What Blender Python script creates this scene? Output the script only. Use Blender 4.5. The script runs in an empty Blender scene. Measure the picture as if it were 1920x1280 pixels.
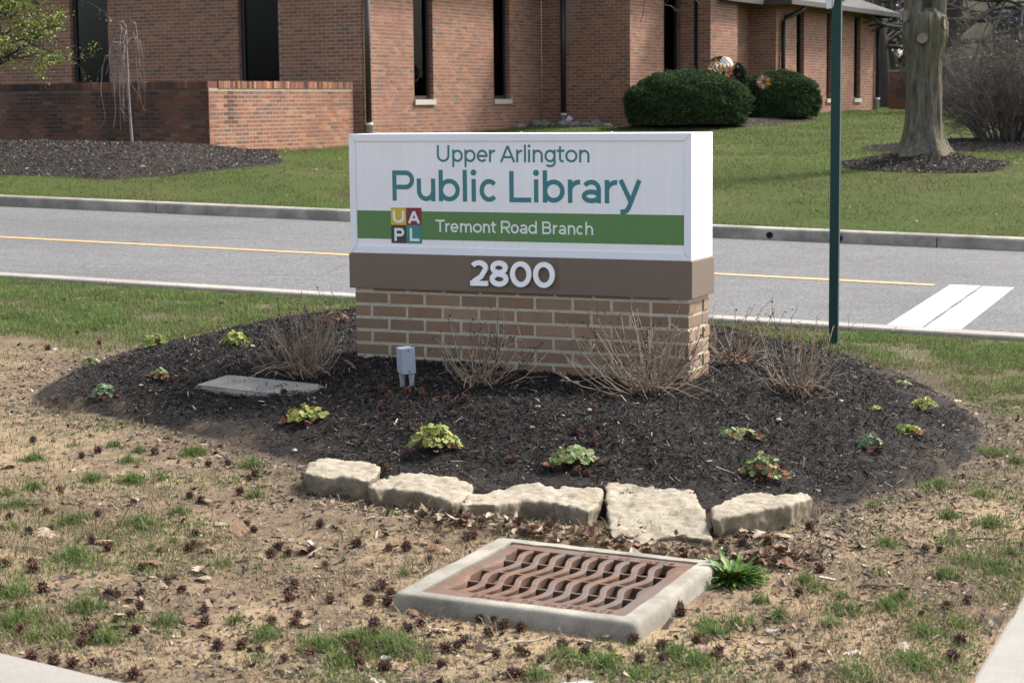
import bpy, bmesh, math, random, colorsys
import numpy as np
from mathutils import Vector, Matrix, noise as mnoise

# ================================================================ camera, sky, sun, exposure
scene = bpy.context.scene
EYE = Vector((0.0, 0.0, 1.5))
cam_data = bpy.data.cameras.new('camera')
cam = bpy.data.objects.new('camera', cam_data)
scene.collection.objects.link(cam)
scene.camera = cam
cam_data.sensor_width = 36.0
cam_data.lens = 67.5
cam_data.clip_start = 0.1
cam_data.clip_end = 1500.0
PITCH, ROLL = math.atan(445.0/3600.0), 0.0102
_F = Vector((0, math.cos(PITCH), -math.sin(PITCH)))
_U0 = Vector((0, math.sin(PITCH), math.cos(PITCH)))
_R = Vector((1, 0, 0))*math.cos(ROLL) - _U0*math.sin(ROLL)
_U = Vector((1, 0, 0))*math.sin(ROLL) + _U0*math.cos(ROLL)
_m = Matrix((_R, _U, -_F)).transposed().to_4x4()
_m.translation = EYE
cam.matrix_world = _m
cam_data.dof.use_dof = True
cam_data.dof.focus_distance = 9.3
cam_data.dof.aperture_fstop = 9.0

SUN_EL = math.radians(47)
SUN_AZ = math.radians(31)            # from +X towards +Y: behind and to the right of the sign
to_sun = Vector((math.cos(SUN_AZ)*math.cos(SUN_EL), math.sin(SUN_AZ)*math.cos(SUN_EL), math.sin(SUN_EL)))
sun_data = bpy.data.lights.new('sun', 'SUN')
sun_data.energy = 2.9
sun_data.angle = math.radians(10.0)
sun_data.color = (1.0, 0.95, 0.88)
sun = bpy.data.objects.new('sun', sun_data)
scene.collection.objects.link(sun)
sun.rotation_euler = to_sun.to_track_quat('Z', 'Y').to_euler()
sun.location = (20, 20, 40)

world = bpy.data.worlds.new('World')
scene.world = world
world.use_nodes = True
_nt = world.node_tree
_nt.nodes.clear()
_sky = _nt.nodes.new('ShaderNodeTexSky')
_sky.sky_type = 'NISHITA'
_sky.sun_disc = False
_sky.sun_elevation = SUN_EL
_sky.sun_rotation = math.pi/2 - SUN_AZ
_sky.altitude = 250
_sky.air_density = 1.0
_sky.dust_density = 4.0
_sky.ozone_density = 1.0
_bg = _nt.nodes.new('ShaderNodeBackground')
_bg.inputs['Strength'].default_value = 0.15
_wo = _nt.nodes.new('ShaderNodeOutputWorld')
_hs = _nt.nodes.new('ShaderNodeHueSaturation')      # thin high haze: paler sky
_hs.inputs['Saturation'].default_value = 0.5
_nt.links.new(_sky.outputs[0], _hs.inputs['Color'])
_nt.links.new(_hs.outputs[0], _bg.inputs[0])
_nt.links.new(_bg.outputs[0], _wo.inputs[0])

scene.view_settings.view_transform = 'Standard'
scene.view_settings.look = 'None'
scene.view_settings.exposure = 1.42
scene.view_settings.gamma = 1.0
scene.render.engine = 'CYCLES'
scene.cycles.use_denoising = True
scene.cycles.max_bounces = 6
scene.cycles.transparent_max_bounces = 8
scene.cycles.use_adaptive_sampling = True
scene.cycles.adaptive_threshold = 0.01

rng = np.random.default_rng(2800)
random.seed(2800)
COL = scene.collection

# ================================================================ materials
def new_mat(name):
    m = bpy.data.materials.new(name); m.use_nodes = True
    nt = m.node_tree; nt.nodes.clear()
    out = nt.nodes.new('ShaderNodeOutputMaterial')
    b = nt.nodes.new('ShaderNodeBsdfPrincipled')
    nt.links.new(b.outputs[0], out.inputs[0])
    return m, nt, b
def nd(nt, typ, **kw):
    n = nt.nodes.new(typ)
    for k, v in kw.items():
        if k in n.inputs: n.inputs[k].default_value = v
        else: setattr(n, k, v)
    return n
def noise_node(nt, vec, scale, detail=4, rough=0.55, stretch=None):
    if stretch:
        mp = nd(nt, 'ShaderNodeMapping'); mp.inputs['Scale'].default_value = stretch
        nt.links.new(vec, mp.inputs['Vector']); vec = mp.outputs[0]
    n = nd(nt, 'ShaderNodeTexNoise', Scale=scale, Detail=detail, Roughness=rough)
    nt.links.new(vec, n.inputs['Vector']); return n.outputs['Fac']
def ramp(nt, fac, stops):
    r = nd(nt, 'ShaderNodeValToRGB'); e = r.color_ramp.elements
    while len(e) < len(stops): e.new(0.5)
    for el, (p, c) in zip(e, stops):
        el.position = p; el.color = (*c, 1) if len(c) == 3 else c
    nt.links.new(fac, r.inputs[0]); return r.outputs[0]
def mixc(nt, fac, a, b, blend='MIX'):
    n = nd(nt, 'ShaderNodeMix', data_type='RGBA', blend_type=blend)
    for sock, v in ((n.inputs[0], fac), (n.inputs[6], a), (n.inputs[7], b)):
        if hasattr(v, 'links'): nt.links.new(v, sock)
        elif isinstance(v, (int, float)): sock.default_value = v
        else: sock.default_value = (*v, 1)
    return n.outputs[2]
def bump(nt, b, height, strength, dist=0.01):
    n = nd(nt, 'ShaderNodeBump', Strength=strength, Distance=dist)
    nt.links.new(height, n.inputs['Height']); nt.links.new(n.outputs[0], b.inputs['Normal'])
def coords(nt, space='Object'):
    if space == 'World': return nd(nt, 'ShaderNodeNewGeometry').outputs['Position']
    return nd(nt, 'ShaderNodeTexCoord').outputs[space]
def M(name, col=None, var=0.25, vscale=12, rough=0.75, spec=0.3, metal=0.0, bmp=0.0, bscale=60, bdist=0.01,
      fine=0.0, fscale=200, stretch=None, space='World', transl=0.0):
    """plain procedural material: colour (given, or the mesh attribute 'col') with two octaves of variation and a bump"""
    m, nt, b = new_mat(name)
    v = coords(nt, space)
    if col is None:
        a = nd(nt, 'ShaderNodeAttribute', attribute_name='col'); base = a.outputs['Color']
    else:
        r = nd(nt, 'ShaderNodeRGB'); r.outputs[0].default_value = (*col, 1); base = r.outputs[0]
    f = noise_node(nt, v, vscale, 5, 0.6, stretch)
    base = mixc(nt, 1.0, base, ramp(nt, f, [(0.25, (1-var,)*3), (0.75, (1+var,)*3)]), 'MULTIPLY')
    if fine:
        g = noise_node(nt, v, fscale, 2, 0.5, stretch)
        base = mixc(nt, 1.0, base, ramp(nt, g, [(0.3, (1-fine,)*3), (0.7, (1+fine,)*3)]), 'MULTIPLY')
    nt.links.new(base, b.inputs['Base Color'])
    b.inputs['Roughness'].default_value = rough
    b.inputs['Specular IOR Level'].default_value = spec
    b.inputs['Metallic'].default_value = metal
    if transl:
        b.inputs['Transmission Weight'].default_value = 0
        t = nd(nt, 'ShaderNodeBsdfTranslucent'); nt.links.new(base, t.inputs[0])
        mx = nd(nt, 'ShaderNodeMixShader'); mx.inputs[0].default_value = transl
        out = [n for n in nt.nodes if n.type == 'OUTPUT_MATERIAL'][0]
        nt.links.new(b.outputs[0], mx.inputs[1]); nt.links.new(t.outputs[0], mx.inputs[2])
        nt.links.new(mx.outputs[0], out.inputs[0])
    if bmp: bump(nt, b, noise_node(nt, v, bscale, 6, 0.65, stretch), bmp, bdist)
    return m

# ================================================================ mesh helpers
def tag(o, label=None, cat=None, group=None, kind=None):
    if label: o['label'] = label
    if cat: o['category'] = cat
    if group: o['group'] = group
    if kind: o['kind'] = kind
    return o
def empty(name, loc=(0, 0, 0), rz=0.0, label=None, cat=None, group=None, kind=None):
    o = bpy.data.objects.new(name, None); COL.objects.link(o)
    o.location = loc; o.rotation_euler = (0, 0, rz); o.empty_display_size = 0.1
    return tag(o, label, cat, group, kind)
def link(name, me, mat=None, parent=None, **kw):
    o = bpy.data.objects.new(name, me); COL.objects.link(o)
    if mat and not me.materials: me.materials.append(mat)
    if parent: o.parent = parent
    return tag(o, **kw)
def mesh_np(name, V, Fc, cols=None, smooth=False):
    """fast mesh from numpy vertices and equal-sided faces (M x k); cols per vertex"""
    V = np.ascontiguousarray(V, np.float32).reshape(-1, 3); Fc = np.ascontiguousarray(Fc, np.int32)
    me = bpy.data.meshes.new(name); n, k = Fc.shape
    me.vertices.add(len(V)); me.vertices.foreach_set('co', V.ravel())
    me.loops.add(n*k); me.loops.foreach_set('vertex_index', Fc.ravel())
    me.polygons.add(n)
    me.polygons.foreach_set('loop_start', np.arange(0, n*k, k, dtype=np.int32))
    me.polygons.foreach_set('use_smooth', np.full(n, bool(smooth)))
    if cols is not None: set_col(me, cols)
    me.update(calc_edges=True)
    return me
def set_col(me, cols):
    a = me.attributes.new('col', 'FLOAT_COLOR', 'POINT')
    c = np.ones((len(me.vertices), 4), np.float32); c[:, :3] = cols
    a.data.foreach_set('color', c.ravel())
class MB:
    """collects polygons into one mesh"""
    def __init__(s): s.v, s.f, s.c = [], [], []
    def add(s, vs, fs, c=None):
        o = len(s.v); s.v += [tuple(p) for p in vs]; s.f += [tuple(i+o for i in f) for f in fs]
        s.c += [c or (1, 1, 1)]*len(vs)
    def box(s, x0, x1, y0, y1, z0, z1, c=None, b=0.0):
        if b <= 0:
            s.add([(x0,y0,z0),(x1,y0,z0),(x1,y1,z0),(x0,y1,z0),(x0,y0,z1),(x1,y0,z1),(x1,y1,z1),(x0,y1,z1)],
                  [(3,2,1,0),(4,5,6,7),(0,1,5,4),(1,2,6,5),(2,3,7,6),(3,0,4,7)], c); return
        bm = bmesh.new(); bmesh.ops.create_cube(bm, size=1)
        for v in bm.verts:
            v.co = ((x0+x1)/2+v.co.x*(x1-x0), (y0+y1)/2+v.co.y*(y1-y0), (z0+z1)/2+v.co.z*(z1-z0))
        bmesh.ops.bevel(bm, geom=bm.edges[:], offset=b, segments=2, profile=0.6, affect='EDGES')
        bm.verts.index_update()
        s.add([v.co[:] for v in bm.verts], [[v.index for v in f.verts] for f in bm.faces], c); bm.free()
    def prism(s, poly, z0, z1, c=None):
        n = len(poly)
        s.add([(x,y,z0) for x,y in poly]+[(x,y,z1) for x,y in poly],
              [tuple(range(n))[::-1], tuple(range(n, 2*n))]+[(i,(i+1)%n,n+(i+1)%n,n+i) for i in range(n)], c)
    def tube(s, pts, rad, sides=8, c=None, cap=True):
        P = [Vector(p) for p in pts]; n = len(P)
        rad = [rad]*n if isinstance(rad, (int, float)) else rad
        vs, fs = [], []; up = Vector((0.31, 0.17, 0.93))
        for i, p in enumerate(P):
            t = (P[min(i+1, n-1)]-P[max(i-1, 0)]).normalized()
            a = t.cross(up)
            if a.length < 1e-3: a = t.cross(Vector((1, 0, 0)))
            a.normalize(); b = t.cross(a)
            for k in range(sides):
                an = 2*math.pi*k/sides; vs.append(p+(a*math.cos(an)+b*math.sin(an))*rad[i])
        for i in range(n-1):
            for k in range(sides):
                fs.append((i*sides+k, i*sides+(k+1)%sides, (i+1)*sides+(k+1)%sides, (i+1)*sides+k))
        if cap: fs += [tuple(range(sides))[::-1], tuple(range((n-1)*sides, n*sides))]
        s.add(vs, fs, c)
    def mesh(s, name, smooth=False, col=False):
        me = bpy.data.meshes.new(name); me.from_pydata(s.v, [], s.f)
        if col: set_col(me, np.array(s.c))
        if smooth: me.polygons.foreach_set('use_smooth', np.ones(len(me.polygons), bool))
        me.update(); return me
    def build(s, name, mat, parent=None, smooth=False, col=False, **kw):
        return link(name, s.mesh(name, smooth, col), mat, parent, **kw)
class Tubes:
    """many thin tapered tubes as one mesh (numpy)"""
    def __init__(s, sides=3): s.k = sides; s.V, s.F, s.C, s.n = [], [], [], 0
    def add(s, P, r, c=(1, 1, 1)):
        P = np.asarray(P, float); n = len(P); k = s.k
        r = np.broadcast_to(np.asarray(r, float), (n,))
        t = np.gradient(P, axis=0); t /= np.linalg.norm(t, axis=1)[:, None]+1e-9
        up = np.array([0.31, 0.17, 0.93]); a = np.cross(t, up); a /= np.linalg.norm(a, axis=1)[:, None]+1e-9
        b = np.cross(t, a); an = 2*np.pi*np.arange(k)/k
        V = P[:, None]+(a[:, None]*np.cos(an)[None, :, None]+b[:, None]*np.sin(an)[None, :, None])*r[:, None, None]
        i = np.arange(n-1)[:, None]*k; j = np.arange(k)[None]; j2 = (j+1) % k
        F = np.stack([i+j, i+j2, i+k+j2, i+k+j], -1).reshape(-1, 4)+s.n
        s.V.append(V.reshape(-1, 3)); s.F.append(F); s.C.append(np.broadcast_to(np.asarray(c, float), (n*k, 3))); s.n += n*k
    def build(s, name, mat, parent=None, smooth=True, **kw):
        return link(name, mesh_np(name, np.concatenate(s.V), np.concatenate(s.F), np.concatenate(s.C), smooth), mat, parent, **kw)
def jitter_col(c, n, amt=0.2):
    return np.asarray(c)[None]*(1+rng.uniform(-amt, amt, (n, 1)))*(1+rng.uniform(-amt*0.3, amt*0.3, (n, 3)))
def fbm(x, y, s=1.0, o=0.0):
    """cheap smooth value noise on numpy arrays, about -1..1"""
    r = 0; a = 1.0; tot = 0
    for k in range(4):
        x0 = np.floor(x*s); y0 = np.floor(y*s); fx = x*s-x0; fy = y*s-y0
        def h(i, j): return np.modf(np.abs(np.sin((i*127.1+j*311.7+o*74.7+k*19.3))*43758.5453))[0]
        ux = fx*fx*(3-2*fx); uy = fy*fy*(3-2*fy)
        v = h(x0, y0)*(1-ux)*(1-uy)+h(x0+1, y0)*ux*(1-uy)+h(x0, y0+1)*(1-ux)*uy+h(x0+1, y0+1)*ux*uy
        r = r+a*(2*v-1); tot += a; a *= 0.5; s *= 2.03
    return r/tot

# ================================================================ surveyed positions (metres)
BED = ((-2.437, 9.633), (-2.444, 9.946), (-2.413, 10.361), (-2.331, 10.945), (-2.14, 11.583), (-1.775, 12.208), (-1.418, 12.691), (-1.085, 12.964), (-0.738, 13.248), (0.151, 13.351), (0.882, 13.126), (1.298, 12.538), (1.556, 12.088), (1.793, 11.862), (1.988, 11.64), (2.124, 10.984), (2.248, 10.55), (2.289, 9.828), (2.293, 9.224), (2.065, 8.389), (1.771, 7.866), (1.464, 7.54), (1.18, 7.165), (0.914, 6.769), (0.541, 6.911), (0.073, 7.038), (-0.359, 7.344), (-0.673, 7.628), (-0.906, 7.988), (-1.201, 8.329), (-1.56, 8.78), (-1.941, 9.069), (-2.237, 9.244))
LINE1 = (1.2191, 0.0825, (('U', -0.4155, -0.3467), ('p', -0.3321, -0.274), ('p', -0.2653, -0.2045), ('e', -0.1988, -0.1398), ('r', -0.1327, -0.0983), ('A', -0.0727, 0.0069), ('r', 0.0125, 0.0464), ('l', 0.0535, 0.0653), ('i', 0.0732, 0.0887), ('n', 0.0999, 0.1531), ('g', 0.1615, 0.22), ('t', 0.2255, 0.2671), ('o', 0.2699, 0.3333), ('n', 0.3416, 0.395)))
LINE2 = (1.0259, 0.1509, (('P', -0.6666, -0.5445), ('u', -0.5297, -0.4275), ('b', -0.4084, -0.2928), ('l', -0.2788, -0.2515), ('i', -0.2332, -0.2014), ('c', -0.1869, -0.0864), ('L', -0.0256, 0.0897), ('i', 0.1015, 0.1318), ('b', 0.1515, 0.2658), ('r', 0.2824, 0.3487), ('a', 0.3542, 0.4528), ('r', 0.4719, 0.5384), ('y', 0.5424, 0.6582)))
LINE3 = (0.8741, 0.0608, (('T', -0.4287, -0.3771), ('r', -0.3742, -0.3492), ('e', -0.3463, -0.3024), ('m', -0.2936, -0.2296), ('o', -0.2238, -0.1745), ('n', -0.1688, -0.1313), ('t', -0.127, -0.0968), ('R', -0.0724, -0.0224), ('o', -0.0196, 0.0231), ('a', 0.0287, 0.0684), ('d', 0.0741, 0.1192), ('B', 0.1473, 0.195), ('r', 0.2033, 0.2285), ('a', 0.234, 0.2716), ('n', 0.2813, 0.3201), ('c', 0.3256, 0.3615), ('h', 0.3725, 0.4124)))
DIGITS = (0.6162, 0.1252, (('2', -0.2274, -0.1317), ('8', -0.1216, -0.0225), ('0', -0.0125, 0.0998), ('0', 0.1097, 0.2223)))
FACEPTS = {'panTL': (-0.8668, 1.3218), 'panTR': (0.8648, 1.3182), 'panBL': (-0.8662, 0.8123), 'panBR': (0.8652, 0.8223), 'bandTL': (-0.8656, 0.9739), 'bandBL': (-0.8657, 0.8312), 'bandTR': (0.8625, 0.9771), 'bandBR': (0.8626, 0.8372), 'logoTL': (-0.6769, 0.9924), 'logoM': (-0.5916, 0.9058), 'logoBR': (-0.5053, 0.8142), 'plTL': (-0.2312, 0.7646), 'plBR': (0.2347, 0.6074)}
LOGO = {'U': (-0.6661, -0.6019, 0.9149, 0.9766), 'A': (-0.5801, -0.5154, 0.915, 0.9777), 'P': (-0.6588, -0.6036, 0.8256, 0.89), 'L': (-0.5724, -0.5184, 0.8259, 0.8901)}
BALLS = ((-1.842, 6.877), (-1.717, 6.934), (-1.646, 6.682), (-1.705, 6.618), (-1.762, 7.334), (-1.434, 7.121), (-1.245, 7.257), (-1.192, 7.189), (-1.062, 7.323), (-1.046, 7.65), (-1.06, 7.57), (-0.689, 6.694), (-0.541, 6.479), (-1.105, 6.389), (-1.101, 6.446), (-1.198, 6.356), (-1.379, 6.402), (-1.455, 6.484), (-0.806, 6.417), (-0.766, 6.364), (-0.82, 6.335), (-0.689, 6.406), (-0.627, 6.223), (-1.22, 6.152), (-1.585, 6.172), (-1.556, 6.082), (-1.672, 6.154), (-1.469, 5.84), (-1.256, 5.804), (-1.228, 5.805), (-1.16, 5.82), (-1.139, 5.695), (-1.147, 5.595), (-1.042, 5.874), (-1.107, 5.98), (-1.485, 5.633), (-1.533, 5.62), (-1.432, 5.433), (-1.243, 5.421), (-1.212, 5.423), (-1.226, 5.381), (-1.229, 5.292), (-1.096, 5.408), (-0.939, 5.66), (-0.918, 5.541), (-0.84, 5.28), (-0.778, 5.322), (-0.706, 5.867), (-0.694, 5.786), (-0.697, 5.952), (-0.569, 5.769), (-0.448, 5.763), (-0.421, 5.905), (-0.65, 5.608), (-0.719, 5.54), (-0.65, 5.533), (-0.416, 5.523), (-0.41, 5.399), (-0.455, 5.269), (-0.446, 5.193), (-0.57, 5.216), (-0.639, 5.157), (-0.717, 5.247), (-0.384, 5.262), (-0.427, 5.129), (-1.336, 5.163), (-1.212, 5.113), (-1.155, 5.115), (-1.263, 5.111), (-1.025, 5.013), (-1.538, 8.125), (-1.788, 8.153), (-1.832, 8.037), (-2.119, 8.362), (-1.269, 7.86), (-1.19, 7.887), (-1.525, 6.913), (-1.125, 6.636), (-0.967, 6.798), (-0.927, 6.715), (-0.364, 5.095), (-1.601, 5.845), (-0.543, 6.479), (-0.428, 6.445), (-0.369, 6.433), (-0.284, 6.279), (-0.141, 6.544), (-0.162, 6.516), (-0.267, 6.463), (-0.421, 5.929), (-0.388, 5.859), (-0.447, 5.763), (-0.391, 5.755), (-0.347, 5.734), (-0.415, 5.523), (-0.278, 5.551), (-0.318, 5.475), (-0.409, 5.399), (-0.454, 5.278), (-0.445, 5.193), (-0.383, 5.272), (-0.352, 5.096), (-0.201, 5.13), (-0.162, 5.321), (-0.146, 5.391), (-0.195, 5.29), (-0.075, 5.466), (-0.106, 5.591), (-0.061, 5.582), (-0.034, 5.53), (0.016, 5.501), (-0.053, 5.248), (0.072, 5.188), (0.135, 5.334), (0.418, 5.337), (0.346, 5.2), (0.413, 5.203), (0.497, 5.719), (0.524, 5.402), (0.571, 5.276), (0.195, 5.26), (0.341, 5.394), (-0.011, 5.039), (0.01, 5.032), (0.501, 5.742), (0.505, 5.686), (0.42, 5.338), (0.526, 5.402), (0.574, 5.286), (0.561, 5.238), (0.781, 5.286), (0.727, 5.125), (0.798, 5.137), (0.764, 5.073), (0.897, 5.912), (1.013, 6.218), (1.428, 6.529), (1.477, 6.518), (1.335, 5.794), (1.415, 5.844), (1.236, 5.268), (1.241, 5.316), (1.295, 5.437), (1.07, 6.805), (0.798, 6.556), (0.727, 6.577), (0.888, 6.576), (-3.327, 12.578), (-3.179, 12.595), (-3.211, 13.708), (-2.854, 12.796), (-2.668, 12.545), (-2.272, 12.535), (-2.184, 12.599), (-2.068, 13.594), (-3.414, 13.747), (-2.731, 11.977), (-3.297, 15.005), (-2.896, 14.834), (-2.739, 11.243), (-2.499, 11.531))
BED_BALLS = ((-0.452, 8.183), (-0.454, 7.807), (-0.195, 7.702), (0.154, 7.463), (0.288, 7.362), (0.249, 7.366), (-0.529, 7.689), (-0.509, 7.627), (0.279, 7.84), (0.326, 7.676), (0.632, 7.658), (0.004, 7.572), (-0.02, 7.581), (-0.757, 8.813), (-0.682, 8.801), (-0.606, 8.777), (-0.585, 8.735), (-0.557, 8.647), (-0.481, 8.686), (-0.417, 8.692), (-0.41, 8.621), (-0.402, 8.874), (-0.346, 8.874), (-0.297, 8.524), (-0.357, 8.445), (-0.263, 8.271), (-0.21, 8.433), (-0.185, 8.286), (-0.115, 8.249), (-0.594, 8.516), (0.345, 8.129), (0.278, 7.82), (-0.71, 9.257), (-0.228, 8.425), (-1.372, 9.024), (-0.998, 8.913), (-1.084, 9.008), (-1.406, 9.195), (-1.758, 9.515), (-1.728, 9.484))
LEAVES = ((-1.193, 6.22), (-1.019, 6.124), (-0.998, 6.035), (-1.023, 6.408), (-1.075, 6.52), (-1.063, 6.811), (-0.984, 6.736), (-1.161, 7.191), (-0.954, 5.55), (-0.716, 6.406), (-1.182, 5.604), (-1.179, 5.773), (-2.075, 7.764), (-1.414, 6.486), (-0.686, 6.38), (-0.612, 5.535), (-1.642, 6.606), (-0.291, 5.714), (-0.301, 5.658), (-0.216, 5.49), (0.154, 5.508), (0.271, 5.431), (0.096, 5.125), (0.529, 5.303), (-0.266, 6.432), (0.02, 5.271), (0.528, 5.303), (0.957, 6.671), (0.876, 6.643), (0.827, 6.647), (1.209, 6.568), (1.116, 5.389), (1.449, 5.633), (-3.568, 15.057), (-1.18, 8.937), (-1.032, 8.583), (-0.8, 8.331))
PLANTS = ((-2.071, 11.037), (-1.464, 10.073), (-2.355, 10.631), (-1.768, 9.54), (-1.998, 9.297), (-0.932, 8.572), (-0.323, 7.844), (0.237, 7.462), (0.976, 7.398), (0.942, 7.901), (1.52, 8.074), (1.767, 8.463), (1.989, 9.203), (1.681, 8.809), (2.086, 10.147), (-1.036, 11.079))
SHRUBS = ((-0.989, 9.268), (-0.139, 8.84), (0.62, 8.686), (1.121, 9.649), (1.312, 8.799))
WEED = (0.711, 6.09)
BOX = (-0.486, 8.792)
SLAB = ((-1.572, 9.354), (-1.046, 8.954), (-0.873, 8.991), (-0.918, 9.067), (-1.375, 9.417), (-1.417, 9.434))
POST = (2.007, 12.008)
TUFTS = ((-1.856, 7.061, 0.054), (-1.583, 6.812, 0.06), (-1.349, 6.794, 0.06), (-1.472, 6.286, 0.072), (-0.963, 6.232, 0.027), (-1.555, 5.801, 0.048), (-1.299, 5.676, 0.054), (-1.458, 5.515, 0.078), (-1.298, 5.814, 0.03), (-1.313, 5.398, 0.036), (-1.169, 5.344, 0.036), (-1.028, 5.547, 0.042), (-0.835, 5.567, 0.024), (-0.728, 5.425, 0.06), (-0.555, 5.313, 0.072), (-0.445, 5.357, 0.066), (-0.485, 5.163, 0.054), (-0.706, 5.163, 0.048), (-2.016, 7.959, 0.048), (-1.926, 8.305, 0.036), (-1.753, 8.318, 0.036), (-1.377, 8.114, 0.048), (-1.085, 7.852, 0.042), (-1.684, 7.548, 0.036), (-1.519, 7.52, 0.042), (-1.239, 6.996, 0.03), (-1.003, 7.291, 0.036), (-1.795, 6.736, 0.03), (-1.875, 7.383, 0.036), (-1.361, 5.355, 0.036), (-1.614, 7.922, 0.036), (-1.343, 8.117, 0.024), (-1.614, 8.188, 0.024), (-1.419, 7.585, 0.018), (-1.954, 7.267, 0.024), (-0.475, 5.356, 0.045), (-0.368, 5.302, 0.096), (-0.251, 5.211, 0.051), (0.134, 5.219, 0.051), (0.255, 5.178, 0.073), (0.464, 5.281, 0.051), (0.501, 5.188, 0.051), (0.569, 5.591, 0.045), (0.545, 5.464, 0.039), (-0.362, 6.12, 0.022), (0.059, 5.034, 0.034), (0.316, 5.089, 0.045), (1.739, 7.694, 0.067), (1.848, 7.471, 0.039), (2.141, 8.457, 0.067), (2.177, 8.184, 0.034), (1.472, 7.374, 0.034), (1.313, 6.639, 0.045), (1.757, 6.945, 0.056), (1.557, 6.684, 0.051), (1.545, 6.395, 0.062), (1.426, 6.201, 0.034), (1.628, 6.291, 0.056), (0.961, 5.975, 0.034), (1.028, 5.883, 0.022), (1.035, 5.745, 0.039), (1.156, 5.796, 0.034), (0.664, 5.617, 0.051), (0.574, 5.506, 0.045), (0.455, 5.281, 0.045), (0.506, 5.17, 0.051), (1.217, 5.537, 0.045), (1.338, 5.649, 0.051), (1.12, 5.216, 0.079), (0.935, 5.116, 0.084), (0.938, 6.073, 0.028), (1.206, 6.189, 0.022), (0.947, 5.587, 0.034), (1.645, 7.103, 0.034), (1.387, 7.296, 0.017), (1.212, 5.892, 0.022), (0.985, 5.743, 0.028), (0.803, 5.667, 0.022), (0.766, 5.847, 0.022), (1.712, 6.488, 0.028), (1.895, 7.665, 0.034))
STONES = ((((-0.826, 7.403), (-0.789, 7.654), (-0.767, 7.733), (-0.708, 7.685), (-0.643, 7.626), (-0.574, 7.618), (-0.53, 7.472), (-0.529, 7.316), (-0.553, 7.232), (-0.588, 7.229), (-0.625, 7.286), (-0.674, 7.306), (-0.744, 7.289), (-0.788, 7.358)), 0.082), (((-0.555, 7.163), (-0.525, 7.261), (-0.438, 7.481), (-0.366, 7.474), (-0.3, 7.406), (-0.202, 7.295), (-0.153, 7.241), (-0.151, 7.103), (-0.19, 6.83), (-0.227, 6.751), (-0.289, 6.992), (-0.348, 7.084), (-0.417, 7.089), (-0.481, 7.158), (-0.524, 7.115)), 0.074), (((-0.195, 6.754), (-0.165, 7.045), (-0.039, 7.189), (0.03, 7.268), (0.107, 7.254), (0.151, 7.165), (0.198, 7.223), (0.283, 7.229), (0.339, 7.195), (0.322, 6.922), (0.268, 6.683), (0.208, 6.812), (0.146, 6.935), (0.028, 6.939), (-0.073, 6.802), (-0.16, 6.801)), 0.07), (((0.354, 7.235), (0.418, 7.251), (0.498, 7.197), (0.609, 7.18), (0.68, 7.159), (0.69, 6.78), (0.692, 6.539), (0.64, 6.552), (0.584, 6.576), (0.511, 6.549), (0.445, 6.498), (0.383, 6.497), (0.333, 6.54), (0.341, 7.03)), 0.045), (((0.709, 6.742), (0.755, 6.833), (0.836, 7.044), (0.95, 7.112), (1.02, 7.098), (1.096, 7.124), (1.114, 7.009), (1.004, 6.82), (0.902, 6.75), (0.8, 6.666), (0.743, 6.633), (0.721, 6.599), (0.696, 6.622)), 0.072))
WALK_L = ((-1.433, 5.194), (-1.242, 5.074), (-1.066, 4.959))
WALK_R = ((1.24, 5.058), (1.412, 5.47), (1.622, 5.965))

# ---------------------------------------------------------------- terrain
RD = np.array([0.926, -0.378])      # along the drive, to the right
RN = np.array([0.378, 0.926])       # across the drive, away from the viewer
def qw(x, y):
    return RN[0]*x + RN[1]*y, RD[0]*x + RD[1]*y + 3.52
Q_NEAR, Q_LINE, Q_FAR = 12.78, 16.14, 19.45   # near kerb face, yellow line, far kerb face
def ground_z(x, y):
    """bare ground: lawn strip, drive, lawn rising to the library"""
    q, w = qw(np.asarray(x, float), np.asarray(y, float))
    base = np.interp(q, [-40, 12.55, 19.6, 22.0, 26.5, 31.7, 38.9, 45, 53, 90, 300],
                        [0.0, 0.0, 0.155, 0.34, 0.62, 0.68, 0.92, 1.10, 1.18, 1.5, 3.0])
    g = np.interp(q, [19.6, 26.5], [0.026, 0.010])
    # soil banked up against the front of the edging stones
    bank = 0.035*np.exp(-((y-6.62+0.22*(x-0.1)*np.sign(x-0.3)*-1.0)/0.22)**2)*sstep((x+1.0)/0.4)*sstep((1.35-x)/0.4)
    return base - g*np.clip(w, -22, 22) + np.where(q < 8, bank, 0)
def road_z(x, y):
    q, w = qw(np.asarray(x, float), np.asarray(y, float))
    return np.interp(q, [12.5, 19.6], [-0.08, 0.035]) - 0.026*np.clip(w, -22, 22)
def poly_dist(x, y, P):
    """signed distance to polygon P, positive inside"""
    x = np.asarray(x, float); y = np.asarray(y, float)
    d = np.full(x.shape, 1e9); ins = np.zeros(x.shape, bool)
    n = len(P)
    for i in range(n):
        ax, ay = P[i]; bx, by = P[(i+1) % n]
        ex, ey = bx-ax, by-ay
        t = np.clip(((x-ax)*ex+(y-ay)*ey)/(ex*ex+ey*ey+1e-12), 0, 1)
        d = np.minimum(d, np.hypot(x-ax-t*ex, y-ay-t*ey))
        c = ((ay > y) != (by > y)) & (x < (bx-ax)*(y-ay)/((by-ay) if by != ay else 1e-12)+ax)
        ins ^= c
    return np.where(ins, d, -d)
def sstep(t):
    t = np.clip(t, 0, 1); return t*t*(3-2*t)
def mound(d, x, y):
    # steep where the stones hold the bark back, gentle elsewhere
    hold = sstep((x+0.95)/0.25)*sstep((1.25-x)/0.25)*sstep((7.75-y)/0.3)
    return (0.02+0.018*hold)*sstep(d/0.10) + (0.185-0.018*hold)*sstep(d/1.0)
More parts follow.
